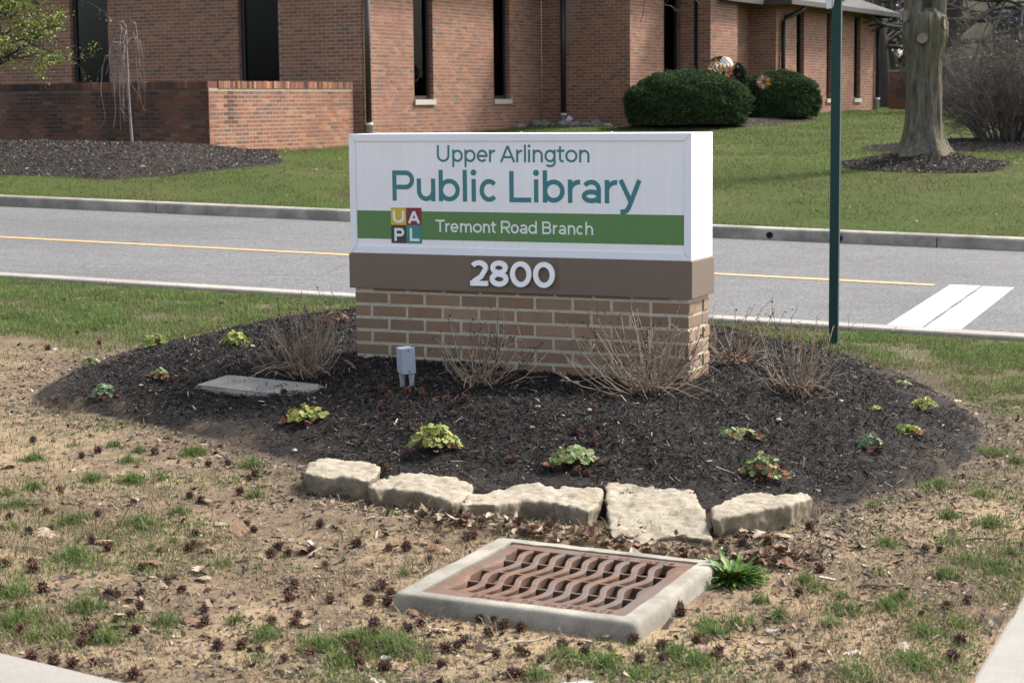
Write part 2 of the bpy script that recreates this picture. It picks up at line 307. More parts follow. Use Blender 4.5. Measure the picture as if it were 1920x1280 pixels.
def top_z(x, y):
    """ground including the mulch mound of the sign bed"""
    d = poly_dist(x, y, BED)
    return ground_z(x, y) + np.where(d > 0, mound(d, x, y), 0)

# ================================================================ setting: ground, drive, kerbs, walks
def grid_mesh(name, us, vs, f, mat, keep=None, colf=None, **kw):
    """sheet over the (w, q) grid; f(x, y) gives the height"""
    Wg, Qg = np.meshgrid(us, vs)
    Wr = Wg-3.52
    X = RD[0]*Wr+RN[0]*Qg; Y = RD[1]*Wr+RN[1]*Qg
    Z = f(X, Y)
    n, m = len(us), len(vs)
    i = (np.arange(m-1)[:, None]*n+np.arange(n-1)[None]).ravel()
    Fc = np.stack([i, i+1, i+n+1, i+n], 1)
    V = np.stack([X.ravel(), Y.ravel(), Z.ravel()], 1)
    if keep is not None:
        c = V[Fc].mean(1); Fc = Fc[keep(c[:, 0], c[:, 1])]
        used = np.unique(Fc); remap = np.full(len(V), -1); remap[used] = np.arange(len(used))
        V = V[used]; Fc = remap[Fc]
    cols = colf(V[:, 0], V[:, 1]) if colf else None
    return link(name, mesh_np(name, V, Fc, cols, True), mat, **kw)

# drain inlet frame of reference (centre, rotation, tilt of the ground there)
DR_C = np.array([0.157, 5.925]); DR_A = math.radians(-23.2)
def dr_local(x, y):
    dx, dy = x-DR_C[0], y-DR_C[1]; c, s = math.cos(DR_A), math.sin(DR_A)
    return c*dx+s*dy, -s*dx+c*dy

def dirt_relief(x, y):
    d = poly_dist(x, y, BED)
    q, w = qw(x, y)
    rel = 0.012*fbm(x, y, 2.2, 1)+0.006*fbm(x, y, 9, 2)+0.0035*fbm(x, y, 28, 3)
    rough_bed = 0.02*fbm(x, y, 3.5, 4)+0.012*fbm(x, y, 16, 5)
    trench = -0.03*np.exp(-((d+0.05)/0.06)**2)*(0.6+0.4*fbm(x, y, 2.5, 6))
    lx, ly = dr_local(x, y)
    near = np.maximum(np.abs(lx)/0.46, np.abs(ly)/0.46)
    flat = sstep((near-0.9)/0.25)
    kerbflat = sstep((12.55-q)/0.3)
    return (np.where(d > 0, rough_bed*sstep(d/0.15)+rel*0.5, rel)+trench)*flat*kerbflat
def near_z(x, y): return top_z(x, y)+dirt_relief(x, y)
def near_col(x, y):
    d = poly_dist(x, y, BED); q, w = qw(x, y)
    n1 = fbm(x, y, 1.3, 11); n2 = fbm(x, y, 5, 12); n3 = fbm(x, y, 22, 13)
    tan_ = np.array([0.222, 0.160, 0.098]); brown = np.array([0.112, 0.081, 0.054]); mul = np.array([0.020, 0.017, 0.015])
    soil = np.array([0.085, 0.072, 0.040])
    k = sstep(0.38+0.8*n1+0.6*n2+0.5*n3)[:, None]
    c = brown*(1-k)+tan_*k
    lawn = sstep((q-9.1+0.5*n1)/0.9)[:, None]
    c = c*(1-lawn)+soil*(1+0.35*n2[:, None])*lawn
    # bark fines washed out over the bare soil round the bed, most of it in front of the stones
    spill = np.clip(sstep((d+0.38+0.34*n2)/0.42), 0, 1)*(0.35+0.65*sstep(0.55+0.9*n3+0.5*n2))
    spill = np.where(d > 0, 1, spill)[:, None]
    dk = np.where((d > 0)[:, None], mul[None], np.array([0.075, 0.058, 0.045])[None])
    # inside the bed soil shows through near the rim
    rim = (sstep((0.30-d)/0.3)*sstep(0.35+1.2*n2+0.6*n1)*(d > 0))[:, None]
    dk = dk*(1-0.8*rim)+np.array([0.09, 0.067, 0.045])*0.8*rim
    return c*(1-spill)+dk*spill
mat_soil = M('bare_soil', None, 0.30, 45, 0.95, 0.1, bmp=0.6, bscale=150, bdist=0.006, fine=0.35, fscale=380)
us = np.concatenate([np.arange(-60, -10, 5), np.arange(-10, -3, 0.1), np.arange(-3, 4.2, 0.022), np.arange(4.2, 9, 0.1), np.arange(9, 61, 4)])
vs = np.concatenate([np.arange(-40, 2.5, 3), np.arange(2.5, 3.6, 0.1), np.arange(3.6, 10.2, 0.022), np.arange(10.2, 12.58, 0.045), [12.6]])
def not_in_pit(x, y):
    lx, ly = dr_local(x, y); return np.maximum(np.abs(lx), np.abs(ly)) > 0.37
grid_mesh('ground', us, vs, near_z, mat_soil, not_in_pit, near_col, kind='structure')

# ---- asphalt drive
m, nt, b = new_mat('asphalt')
v = coords(nt, 'World')
c = ramp(nt, noise_node(nt, v, 0.5, 4), [(0.3, (0.086, 0.086, 0.088)), (0.7, (0.107, 0.106, 0.105))])
vo = nd(nt, 'ShaderNodeTexVoronoi', Scale=75.0); nt.links.new(v, vo.inputs['Vector'])
c = mixc(nt, 0.75, c, ramp(nt, vo.outputs['Color'], [(0.1, (0.046, 0.046, 0.048)), (0.55, (0.100, 0.099, 0.098)), (0.95, (0.19, 0.185, 0.176))]))
wn = nd(nt, 'ShaderNodeTexNoise', Scale=1.1, Detail=4.0); nt.links.new(v, wn.inputs['Vector'])
wv = nd(nt, 'ShaderNodeVectorMath', operation='MULTIPLY_ADD'); wv.inputs[1].default_value = (0.7, 0.7, 0)
nt.links.new(wn.outputs['Color'], wv.inputs[0]); nt.links.new(v, wv.inputs[2])
ck = nd(nt, 'ShaderNodeTexVoronoi', feature='DISTANCE_TO_EDGE', Scale=0.42); nt.links.new(wv.outputs[0], ck.inputs['Vector'])
crack = ramp(nt, ck.outputs['Distance'], [(0.0, (0.45,)*3), (0.006, (1,)*3)])
msk = ramp(nt, noise_node(nt, v, 0.8, 2), [(0.5, (0,)*3), (0.58, (1,)*3)])
c = mixc(nt, msk, c, mixc(nt, 1.0, c, crack, 'MULTIPLY'))
c = mixc(nt, 1.0, c, ramp(nt, noise_node(nt, v, 3.2, 3, stretch=(0.6, 3.0, 1)), [(0.35, (0.90,)*3), (0.7, (1.06,)*3)]), 'MULTIPLY')
c = mixc(nt, 1.0, c, ramp(nt, noise_node(nt, v, 0.22, 5, 0.65), [(0.36, (0.86,)*3), (0.5, (1.0,)*3), (0.68, (1.07,)*3)]), 'MULTIPLY')
nt.links.new(c, b.inputs['Base Color']); b.inputs['Roughness'].default_value = 0.9
b.inputs['Specular IOR Level'].default_value = 0.25
bump(nt, b, vo.outputs['Distance'], 0.35, 0.004)
mat_asphalt = m
us2 = np.concatenate([np.arange(-150, -16, 8), np.arange(-16, 6, 0.5), np.arange(6, 121, 6)])
grid_mesh('road', us2, np.arange(12.5, 19.8, 0.45), road_z, mat_asphalt, kind='structure')

def wq(w, q):
    w -= 3.52; return (RD[0]*w+RN[0]*q, RD[1]*w+RN[1]*q)
def strip(name, mat, w0, w1, q0, q1, lift, step=0.4, wob=0.0, **kw):
    """paint laid on the road"""
    ws = np.arange(w0, w1+1e-6, step); V = []; Fc = []
    for i, w in enumerate(ws):
        for j, q in enumerate((q0, q1)):
            x, y = wq(w, q+(wob*rng.uniform(-1, 1) if wob else 0)); V.append((x, y, float(road_z(x, y))+lift))
    n = len(ws)
    Fc = [(2*i, 2*i+2, 2*i+3, 2*i+1) for i in range(n-1)]
    me = bpy.data.meshes.new(name); me.from_pydata(V, [], Fc); me.update()
    return link(name, me, mat, **kw)
def worn_paint(name, col, wear, under=(0.11, 0.11, 0.11)):
    m, nt, b = new_mat(name); v = coords(nt, 'World')
    f = noise_node(nt, v, 30, 6, 0.75)
    g = noise_node(nt, v, 2.0, 3)
    a = nd(nt, 'ShaderNodeMath', operation='ADD'); nt.links.new(f, a.inputs[0]); nt.links.new(g, a.inputs[1])
    k = ramp(nt, a.outputs[0], [(0.80-wear, (0,)*3), (0.88-wear, (1,)*3)])
    c = mixc(nt, k, under, ramp(nt, noise_node(nt, v, 6, 4), [(0.3, tuple(0.88*x for x in col)), (0.7, col)]))
    nt.links.new(c, b.inputs['Base Color']); b.inputs['Roughness'].default_value = 0.7; return m
mat_yellow = worn_paint('yellow_paint', (0.40, 0.235, 0.080), 0.10, (0.18, 0.145, 0.09))
mat_white = worn_paint('white_paint', (0.35, 0.35, 0.345), 0.26)
paint = empty('road_marking', (*wq(0, Q_LINE), 0.0), kind='structure')
def world_child(o, parent, loc):
    o.parent = parent; o.matrix_parent_inverse = Matrix.Translation(-Vector(loc)); return o
o = strip('center_line', mat_yellow, -60, 0.86, Q_LINE-0.062, Q_LINE+0.062, 0.004, 0.25, 0.004); world_child(o, paint, paint.location)
for a, bb in ((0.87, 1.117), (1.139, 1.39)):
    V = []
    n = 14; Fc = []
    for i in range(n+1):
        q = 12.9+(16.23-12.9)*i/n
        for w in (a, bb):
            wig = 0.004*math.sin(i*1.9+a*9) if (w in (1.117, 1.139)) else 0
            x, y = wq(w+wig, q+(0.02 if w == bb else 0)); V.append((x, y, float(road_z(x, y))+0.004))
    Fc = [(2*i, 2*i+1, 2*i+3, 2*i+2) for i in range(n)]
    me = bpy.data.meshes.new('stop_bar'); me.from_pydata(V, [], Fc); me.update()
    world_child(link('stop_bar', me, mat_white), paint, paint.location)

# ---- concrete kerbs, cast in lengths
def concrete(name, lo, hi, stain=0.35, sc=6.0):
    m, nt, b = new_mat(name); v = coords(nt, 'World')
    c = ramp(nt, noise_node(nt, v, sc, 6, 0.65), [(0.25, lo), (0.75, hi)])
    c = mixc(nt, 1.0, c, ramp(nt, noise_node(nt, v, 260, 2, 0.6), [(0.3, (0.80,)*3), (0.7, (1.14,)*3)]), 'MULTIPLY')
    c = mixc(nt, 1.0, c, ramp(nt, noise_node(nt, v, 1.7, 5, 0.7), [(0.42, (1-stain,)*3), (0.6, (1,)*3)]), 'MULTIPLY')
    pv = nd(nt, 'ShaderNodeTexVoronoi', Scale=95.0); nt.links.new(v, pv.inputs['Vector'])
    pits = ramp(nt, pv.outputs['Distance'], [(0.0, (0.45,)*3), (0.11, (1,)*3)])
    pm = ramp(nt, noise_node(nt, v, 23, 2), [(0.52, (0,)*3), (0.6, (1,)*3)])
    c = mixc(nt, pm, c, mixc(nt, 1.0, c, pits, 'MULTIPLY'))
    nt.links.new(c, b.inputs['Base Color']); b.inputs['Roughness'].default_value = 0.88
    b.inputs['Specular IOR Level'].default_value = 0.25
    bump(nt, b, noise_node(nt, v, 120, 6, 0.7), 0.35, 0.004); return m
mat_kerb = concrete('kerb_concrete', (0.245, 0.222, 0.188), (0.34, 0.315, 0.275), 0.42)
mat_kerb2 = concrete('pale_kerb_concrete', (0.24, 0.215, 0.185), (0.31, 0.285, 0.25), 0.2)
mat_dark = M('black_and_hole_shade', (0.012, 0.012, 0.012), 0.1, 8, 0.9, 0.1)  # black metal bits, also the shade in pipe bores and lid slots
mat_iron_d = M('drain_pipe_iron', (0.05, 0.042, 0.036), 0.3, 60, 0.8)
def kerb_run(parent, w0, w1, prof, zf, mat, seg=3.05, off=0.2):
    """prof: list of (q, z) round the section"""
    k0 = math.ceil((w0-off)/seg)
    cuts = [w0]+[off+seg*k for k in range(k0, int((w1-off)//seg)+1)]+[w1]
    for a, bb in zip(cuts[:-1], cuts[1:]):
        if bb-a < 0.05: continue
        ws = np.linspace(a+0.006, bb-0.006, 7); V = []; n = len(prof)
        for w in ws:
            for q, z in prof:
                x, y = wq(w, q); V.append((x, y, zf(x, y)+z))
        Fc = [(i*n+j, (i+1)*n+j, (i+1)*n+(j+1) % n, i*n+(j+1) % n) for i in range(6) for j in range(n)]
        Fc += [tuple(range(n)), tuple(range(6*n, 7*n))[::-1]]
        me = bpy.data.meshes.new('kerb_segment'); me.from_pydata(V, [], Fc); me.update()
        bm = bmesh.new(); bm.from_mesh(me); bmesh.ops.recalc_face_normals(bm, faces=bm.faces[:]); bm.to_mesh(me); bm.free()
        world_child(link('kerb_segment', me, mat), parent, parent.location)
far_kerb = empty('kerb', (*wq(0, Q_FAR), 0.05), kind='structure')
kerb_run(far_kerb, -45, 40, [(Q_FAR+0.17, -0.2), (Q_FAR, -0.2), (Q_FAR, -0.01), (Q_FAR+0.012, 0.095), (Q_FAR+0.022, 0.112), (Q_FAR+0.045, 0.122), (Q_FAR+0.15, 0.125), (Q_FAR+0.17, 0.115)],
         lambda x, y: float(road_z(x, y)), mat_kerb)
for w in (-2.20, -1.52, -0.79):
    x, y = wq(w, Q_FAR); z = float(road_z(x, y))+0.05
    mb = MB(); n = 20; ring = []
    for rr, dq in ((0.036, 0.0), (0.036, -0.008), (0.030, -0.008), (0.030, 0.0)):
        for k in range(n):
            a = 2*math.pi*k/n; xx, yy = wq(w+rr*math.cos(a), Q_FAR+dq+0.004); ring.append((xx, yy, z+rr*math.sin(a)))
    mb.add(ring, [(i*n+k, i*n+(k+1) % n, (i+1)*n+(k+1) % n, (i+1)*n+k) for i in range(3) for k in range(n)])
    pipe = world_child(mb.build('drain_pipe', mat_iron_d), far_kerb, far_kerb.location)
    mb = MB(); mb.add([(*wq(w+0.0305*math.cos(2*math.pi*k/n), Q_FAR-0.0015), z+0.0305*math.sin(2*math.pi*k/n)) for k in range(n)], [tuple(range(n))])
    world_child(mb.build('bore_shade', mat_dark), far_kerb, far_kerb.location)  # flat black disc stands for the shade inside the pipe
near_kerb = empty('kerb', (*wq(0, Q_NEAR), 0.0), kind='structure')
kerb_run(near_kerb, -45, 40, [(Q_NEAR-0.20, -0.25), (Q_NEAR, -0.25), (Q_NEAR, 0.012), (Q_NEAR-0.02, 0.030), (Q_NEAR-0.19, 0.032), (Q_NEAR-0.20, 0.022)],
         lambda x, y: float(ground_z(x, y)), mat_kerb2, off=1.1)

# ---- lawn beyond the drive, one sheet to the horizon
m, nt, b = new_mat('lawn_soil'); v = coords(nt, 'World')
c = ramp(nt, noise_node(nt, v, 0.55, 6, 0.62), [(0.34, (0.100, 0.072, 0.036)), (0.46, (0.058, 0.066, 0.018)), (0.70, (0.038, 0.068, 0.012))])
c = mixc(nt, 0.6, c, ramp(nt, noise_node(nt, v, 14, 5, 0.7), [(0.3, (0.024, 0.035, 0.009)), (0.55, (0.05, 0.068, 0.020)), (0.8, (0.105, 0.088, 0.042))]))
nt.links.new(c, b.inputs['Base Color']); b.inputs['Roughness'].default_value = 0.95; b.inputs['Specular IOR Level'].default_value = 0.05
bump(nt, b, noise_node(nt, v, 60, 5, 0.7), 0.6, 0.03)
mat_lawn = m
us3 = np.concatenate([np.arange(-400, -24, 25), np.arange(-24, 10, 0.35), np.arange(10, 420, 25)])
vs3 = np.concatenate([[Q_FAR+0.165], np.arange(Q_FAR+0.25, 60, 0.4), np.arange(60, 600, 30)])
def lawn_z(x, y): 
    q, w = qw(x, y)
    return ground_z(x, y)+0.035*fbm(x, y, 0.6, 21)*sstep((q-20)/2)-0.015
grid_mesh('lawn', us3, vs3, lawn_z, mat_lawn, kind='structure')

# ---- concrete walks at the near corners
mat_walk = concrete('walk_concrete', (0.20, 0.188, 0.165), (0.25, 0.238, 0.212), 0.12, 3.0)
def walk(poly):
    bm = bmesh.new()
    top = [bm.verts.new((x, y, float(ground_z(x, y))+0.012)) for x, y in poly]
    f = bm.faces.new(top); r = bmesh.ops.extrude_face_region(bm, geom=[f])
    for e in r['geom']:
        if isinstance(e, bmesh.types.BMVert): e.co.z -= 0.12
    bmesh.ops.recalc_face_normals(bm, faces=bm.faces[:])
    bmesh.ops.bevel(bm, geom=[e for e in bm.edges if abs(e.verts[0].co.z-e.verts[1].co.z) < 0.05], offset=0.012, segments=3, affect='EDGES')
    me = bpy.data.meshes.new('sidewalk'); bm.to_mesh(me); bm.free()
    return link('sidewalk', me, mat_walk, kind='structure')
L0, L1_, L2_ = [np.array(p) for p in (WALK_L[0], WALK_L[1], WALK_L[2])]
dl = (L2_-L0)/np.linalg.norm(L2_-L0); nl = np.array([-0.55, -0.83])
walk([tuple(L0-dl*2.2), tuple(L0), tuple(L1_), tuple(L2_), tuple(L2_+dl*0.55), tuple(L2_+dl*0.55+nl*1.5), tuple(L0-dl*2.2+nl*1.5)])
R0_, R1_, R2_ = [np.array(p) for p in (WALK_R[0], WALK_R[1], WALK_R[2])]
dr = (R2_-R0_)/np.linalg.norm(R2_-R0_); nr = np.array([0.92, -0.39])
walk([tuple(R0_-dr*0.5), tuple(R0_), tuple(R1_), tuple(R2_), tuple(R2_+dr*6.4), tuple(R2_+dr*5.85+nr*1.5), tuple(R0_-dr*0.5+nr*1.5)])

# ================================================================ brickwork
COURSE, BR_L, BR_H, JOINT = 0.0677, 0.203, 0.0550, 0.0127
BRICK_COLS = [(0.214, 0.095, 0.059), (0.190, 0.087, 0.056), (0.167, 0.079, 0.055), (0.236, 0.108, 0.067), (0.138, 0.079, 0.061),
              (0.184, 0.106, 0.071), (0.247, 0.128, 0.080), (0.201, 0.090, 0.062), (0.106, 0.075, 0.062), (0.219, 0.115, 0.069)]
BRICK_P = [0.17, 0.16, 0.14, 0.12, 0.08, 0.08, 0.06, 0.11, 0.03, 0.05]
class Wall:
    """running-bond wall face from p along direction d; outward normal on the right of d when flip is False"""
    def __init__(s, p, d, length, z0, z1, thick=0.3, flip=False, opens=(), phase=0.0):
        s.p = np.array(p, float); s.d = np.array(d, float)/np.linalg.norm(d); s.len = length; s.z0, s.z1 = z0, z1
        s.n = np.array([s.d[1], -s.d[0]]) * (-1 if flip else 1); s.t = thick; s.opens = opens; s.phase = phase
    def pt(s, a, out, z): 
        q = s.p+s.d*a+s.n*out; return (q[0], q[1], z)
    def core(s, mb):
        cuts = sorted({0.012, s.len, *[o[0] for o in s.opens], *[o[1] for o in s.opens]})
        for a, b in zip(cuts[:-1], cuts[1:]):
            zs = [(s.z0, s.z1)]
            for o in s.opens:
                if o[0] <= a+1e-6 and o[1] >= b-1e-6:
                    zs = [(s.z0, o[2])] if o[3] >= s.z1 else [(s.z0, o[2]), (o[3], s.z1)]
            for za, zb in zs:
                if zb-za < 0.01: continue
                P = [s.pt(a, 0, 0), s.pt(b, 0, 0), s.pt(b, -s.t, 0), s.pt(a, -s.t, 0)]
                mb.prism([(x, y) for x, y, _ in P], za, zb)
    def bricks(s):
        out = []; k = 0; z = math.floor(s.z0/COURSE)*COURSE+JOINT/2
        while z < s.z1-0.02:
            if z+BR_H <= s.z1+0.005 and z >= s.z0-0.03:
                solid = [(0.0, s.len)]
                for o in s.opens:
                    if z+BR_H > o[2] and z < o[3]:
                        solid = [r for a, b in solid for r in ((a, min(b, o[0])), (max(a, o[1]), b)) if r[1]-r[0] > 0.02]
                ki = int(round(z/COURSE))
                off = s.phase+(0.1015 if ki % 2 else 0.0)
                for a, b in solid:
                    j = math.floor((a-off)/BR_L)
                    while off+j*BR_L < b:
                        x0 = max(a, off+j*BR_L+JOINT/2 if off+j*BR_L > a else a); x1 = min(b, off+(j+1)*BR_L-JOINT/2)
                        if x1-x0 > 0.025: out.append((x0, x1, z, z+BR_H))
                        j += 1
            z += COURSE; k += 1
        return out
BRICK_MESH = []
mat_brick = M('red_brick', None, 0.16, 9, 0.85, 0.2, fine=0.16, fscale=170, bmp=0.3, bscale=140, bdist=0.003)
mat_mortar = M('grey_mortar', (0.30, 0.250, 0.195), 0.2, 14, 0.95, 0.1, fine=0.15, fscale=220)
def brick_variant_meshes(cols, L=BR_L-JOINT, H=BR_H, dep=0.03, name='brick'):
    r = []
    for c in cols:
        mb = MB(); e = 0.0025
        x, z = L/2, H/2
        # chamfered front
        v = [(-x, dep, -z), (x, dep, -z), (x, dep, z), (-x, dep, z), (-x, e, -z), (x, e, -z), (x, e, z), (-x, e, z),
             (-x+e, 0, -z+e), (x-e, 0, -z+e), (x-e, 0, z-e), (-x+e, 0, z-e)]
        f = [(8, 9, 10, 11)]+[(4+i, 4+(i+1) % 4, 8+(i+1) % 4, 8+i) for i in range(4)]+[(i, (i+1) % 4, 4+(i+1) % 4, 4+i) for i in range(4)]
        mb.add(v, f, c); r.append(mb.mesh(name, col=True))
    return r
def in_frame(P, m=0.02):
    v = Vector(P)-EYE; d = v.dot(_F)
    if d < 1: return False
    return abs(v.dot(_R)/d) < 960/3600+m and abs(v.dot(_U)/d) < 640/3600+m
def lay(walls, parent_of, mats, n_single=300, colf=None, proud=0.0018, dep=0.03, stuff_parent=None, cols=BRICK_COLS, probs=BRICK_P):
    """bricks of several walls: the nearest whole ones as objects, the rest as one mesh"""
    variants = brick_variant_meshes(cols, dep=dep)
    for me in variants: me.materials.append(mats)
    allb = []
    for w in walls:
        for (x0, x1, z0, z1) in w.bricks():
            c = w.pt((x0+x1)/2, proud, (z0+z1)/2)
            allb.append((w, x0, x1, z0, z1, c, (Vector(c)-EYE).length, in_frame(c)))
    whole = sorted([b for b in allb if b[7] and abs(b[2]-b[1]-(BR_L-JOINT)) < 1e-3 and not (colf and colf(b[5], b[0]) is not None)], key=lambda b: b[6])[:n_single]
    ids = {id(b) for b in whole}
    for b in whole:
        w, c = b[0], b[5]
        k = rng.choice(len(cols), p=probs)
        o = bpy.data.objects.new('brick', variants[k]); COL.objects.link(o)
        o.parent = parent_of[id(w)]
        ang = math.atan2(w.d[1], w.d[0]); dv = w.d
        # local -Y must face outwards
        if np.dot(w.n, (dv[1], -dv[0])) < 0: ang += math.pi
        o.location = (c[0], c[1], c[2]); o.rotation_euler = (0, 0, ang+rng.normal(0, 0.003))
    V, Fc, C = [], [], []; n = 0
    for b in allb:
        if id(b) in ids: continue
        w, x0, x1, z0, z1, c, _, _ = b
        j = abs(rng.normal(0, 0.0012))
        col = np.array(cols[rng.choice(len(cols), p=probs)])
        if colf:
            k = colf(c, w)
            if k is not None: col = col*(1-k[1])+np.array(k[0])*k[1]
        p = [w.pt(a, o_, z) for o_ in (proud-dep, proud+j) for a, z in ((x0, z0), (x1, z0), (x1, z1), (x0, z1))]
        V += p; C += [col]*8
        Fc += [(n+4, n+5, n+6, n+7), (n, n+1, n+5, n+4), (n+1, n+2, n+6, n+5), (n+2, n+3, n+7, n+6), (n+3, n, n+4, n+7)]
        n += 8
    me = mesh_np('brickwork', np.array(V), np.array(Fc), np.array(C))
    me.materials.append(mats)
    bm = bmesh.new(); bm.from_mesh(me); bmesh.ops.recalc_face_normals(bm, faces=bm.faces[:]); bm.to_mesh(me); bm.free()
    o = link('brickwork', me, None, kind='stuff'); return o

# ---------------------------------------------------------------- library building
EL = np.array([-0.891, 0.454]); ER = np.array([0.454, 0.891])
P0 = np.array([-2.67, 35.3]); P1 = P0+7.42*ER; P2 = P1-2.08*EL; P3 = P2+2.81*ER; P4 = P3-0.73*EL; P5 = P4+1.71*ER
K0 = np.array([6.325, 46.0]); K1 = K0+8.27*ER; Q1 = K0+0.675*EL
def s_at(p, d, px):
    """distance along a wall at which a sight line of the given horizontal tangent meets it"""
    t = (px-960)/3600.0
    return (t*p[1]-p[0])/(d[0]-t*d[1])
BLD_LOC = Vector((1.0, 39.0, 0.8))
library = empty('library_building', BLD_LOC, label='red brick library with tall slit windows behind the lawn', cat='building')
ZT, ZJ = 4.4, 3.80
sA = [(s_at(P0, EL, 218), s_at(P0, EL, 148), 1.2, 9.0), (s_at(P0, EL, 534), s_at(P0, EL, 459), 1.2, 9.0)]
sB = [(s_at(P0, ER, 783), s_at(P0, ER, 819), 1.60, 9.0), (s_at(P0, ER, 931), s_at(P0, ER, 961), 1.60, 9.0)]
sD = [(s_at(P2, ER, 1247), s_at(P2, ER, 1278.5), 1.3, 9.0)]
sF = [(s_at(P3, -EL, 1301), s_at(P3, -EL, 1310), 1.3, 9.0)]
sJ = [(s_at(K0, ER, 1493), s_at(K0, ER, 1507), 1.55, 3.72), (s_at(K0, ER, 1549), s_at(K0, ER, 1559), 1.55, 3.72), (s_at(K0, ER, 1600), s_at(K0, ER, 1612), 1.55, 3.72)]
WA = Wall(P0, EL, 15.0, 0.3, ZT, flip=True, opens=sA, phase=0.05)
WB = Wall(P0-ER*0.002, ER, 7.42, 0.3, ZT, opens=sB)
WC = Wall(P1, -EL, 2.08, 0.5, ZT)
WD = Wall(P2-ER*0.002, ER, 2.81, 0.5, ZT, opens=sD)
WF = Wall(P3, -EL, 0.73, 0.5, ZT, opens=sF)
WG = Wall(P4-ER*0.002, ER, 1.71, 0.5, ZT)
WH = Wall(Q1-ER*2.4, ER, 2.4, 0.7, ZJ)
WI = Wall(Q1, -EL, 0.675, 0.7, ZJ)
WJ = Wall(K0-ER*0.002, ER, 8.27, 0.7, ZJ, opens=sJ)
walls = [WA, WB, WC, WD, WF, WG, WH, WI, WJ]
cores = {}
for w in walls:
    mb = MB(); w.core(mb)
    if w is WG: mb.prism([tuple(p) for p in (P5-ER*0.28-w.n*0.31, P5-ER*0.004-w.n*0.31, P5-ER*0.004-w.n*0.9, P5-ER*0.28-w.n*0.9)], 0.5, ZT)  # added unseen block, stops light leaking in behind the wall end
    o = mb.build('wall', mat_mortar); world_child(o, library, BLD_LOC); cores[id(w)] = o
# brick reveals of the slits
JD = 0.42
reveals = []
for W_, d_, ops, side in ((WA, EL, sA, 1), (WB, ER, sB, 1), (WD, ER, sD, 1), (WJ, ER, sJ, 1), (WF, -EL, sF, 0)):
    for op in ops:
        a = op[1] if side else op[0]
        p = W_.p+W_.d*(a+0.001 if side else a-0.001)
        dn = -W_.n
        r = Wall(p+dn*0.01, dn, JD, op[2], min(op[3], W_.z1), flip=False)
        if np.dot(r.n, W_.d)*(1 if side else -1) > 0: r.n = -r.n
        reveals.append(r); cores[id(r)] = cores[id(W_)]
        r.t = 0.03; mb = MB(); r.core(mb); world_child(mb.build('reveal', mat_mortar), library, BLD_LOC)
def sooty(c, w):
    x, y, z = c
    if w is WC or w is WB:
        # pale lime bloom beside the downspout in the corner
        a = np.dot(np.array([x, y])-P1, -EL) if w is WC else None
        if w is WC and 0.15 < a < 0.95 and z > 2.2:
            k = 0.28*max(0, math.sin((a-0.15)/0.8*math.pi))*min(1, (z-2.2)/1.2)
            if k > 0.08: return ((0.30, 0.26, 0.25), k)
    return None
bw = lay(walls+reveals, cores, mat_brick, 300, sooty)
world_child(bw, library, BLD_LOC)

# windows: frame, pane, stone sill
m, nt, b = new_mat('window_glass')
gl = nd(nt, 'ShaderNodeBsdfGlossy'); gl.inputs['Roughness'].default_value = 0.02; gl.inputs[0].default_value = (0.13, 0.135, 0.14, 1)
tr = nd(nt, 'ShaderNodeBsdfTransparent'); tr.inputs[0].default_value = (0.42, 0.43, 0.44, 1)
fr = nd(nt, 'ShaderNodeFresnel'); fr.inputs[0].default_value = 1.5
mx = nd(nt, 'ShaderNodeMixShader'); nt.links.new(fr.outputs[0], mx.inputs[0]); nt.links.new(tr.outputs[0], mx.inputs[1]); nt.links.new(gl.outputs[0], mx.inputs[2])
nt.links.new(mx.outputs[0], [n for n in nt.nodes if n.type == 'OUTPUT_MATERIAL'][0].inputs[0])
mat_glass = m
mat_frame = M('bronze_window_frame', (0.016, 0.015, 0.016), 0.15, 20, 0.45, 0.4)
mat_sill = M('limestone_sill', (0.36, 0.325, 0.265), 0.15, 15, 0.85, 0.2, fine=0.1)
mat_spout = M('brown_painted_downspout', (0.032, 0.026, 0.024), 0.2, 10, 0.4, 0.45)
mat_spout_k = M('black_painted_downspout', (0.014, 0.017, 0.018), 0.2, 10, 0.4, 0.45)
mat_pvc = M('white_plastic_pipe', (0.52, 0.51, 0.49), 0.12, 14, 0.5, 0.4)
def wall_box(mb, w, a0, a1, o0, o1, z0, z1):
    P = [w.pt(a0, o0, 0), w.pt(a1, o0, 0), w.pt(a1, o1, 0), w.pt(a0, o1, 0)]
    mb.prism([(x, y) for x, y, _ in P], z0, z1)
for w, ops, sill in ((WA, sA, False), (WB, sB, True), (WD, sD, False), (WF, sF, False), (WJ, sJ, True)):
    for a0, a1, zb, zt in ops:
        zt = min(zt, w.z1-0.05); a0 += 0.004; a1 -= 0.012
        mb = MB(); fw = 0.07 if w is not WJ else 0.05; fd0, fd1 = -0.085, -0.165
        wall_box(mb, w, a0, a0+fw, fd0, fd1, zb, zt); wall_box(mb, w, a1-fw, a1, fd0, fd1, zb, zt)
        wall_box(mb, w, a0+fw, a1-fw, fd0-0.003, fd1+0.003, zb, zb+fw); wall_box(mb, w, a0+fw, a1-fw, fd0-0.003, fd1+0.003, zt-fw, zt)
        o = mb.build('window', mat_frame); world_child(o, library, BLD_LOC)
        mb = MB(); wall_box(mb, w, a0+fw-0.01, a1-fw+0.01, -0.120, -0.126, zb+fw-0.01, zt-fw+0.01)
        link('pane', mb.mesh('pane'), mat_glass, o)
        if sill:
            mb = MB(); wall_box(mb, w, a0-0.03, a1+0.04, 0.045, -0.09, zb-0.10, zb-0.001)
            link('sill', mb.mesh('sill'), mat_sill, o)
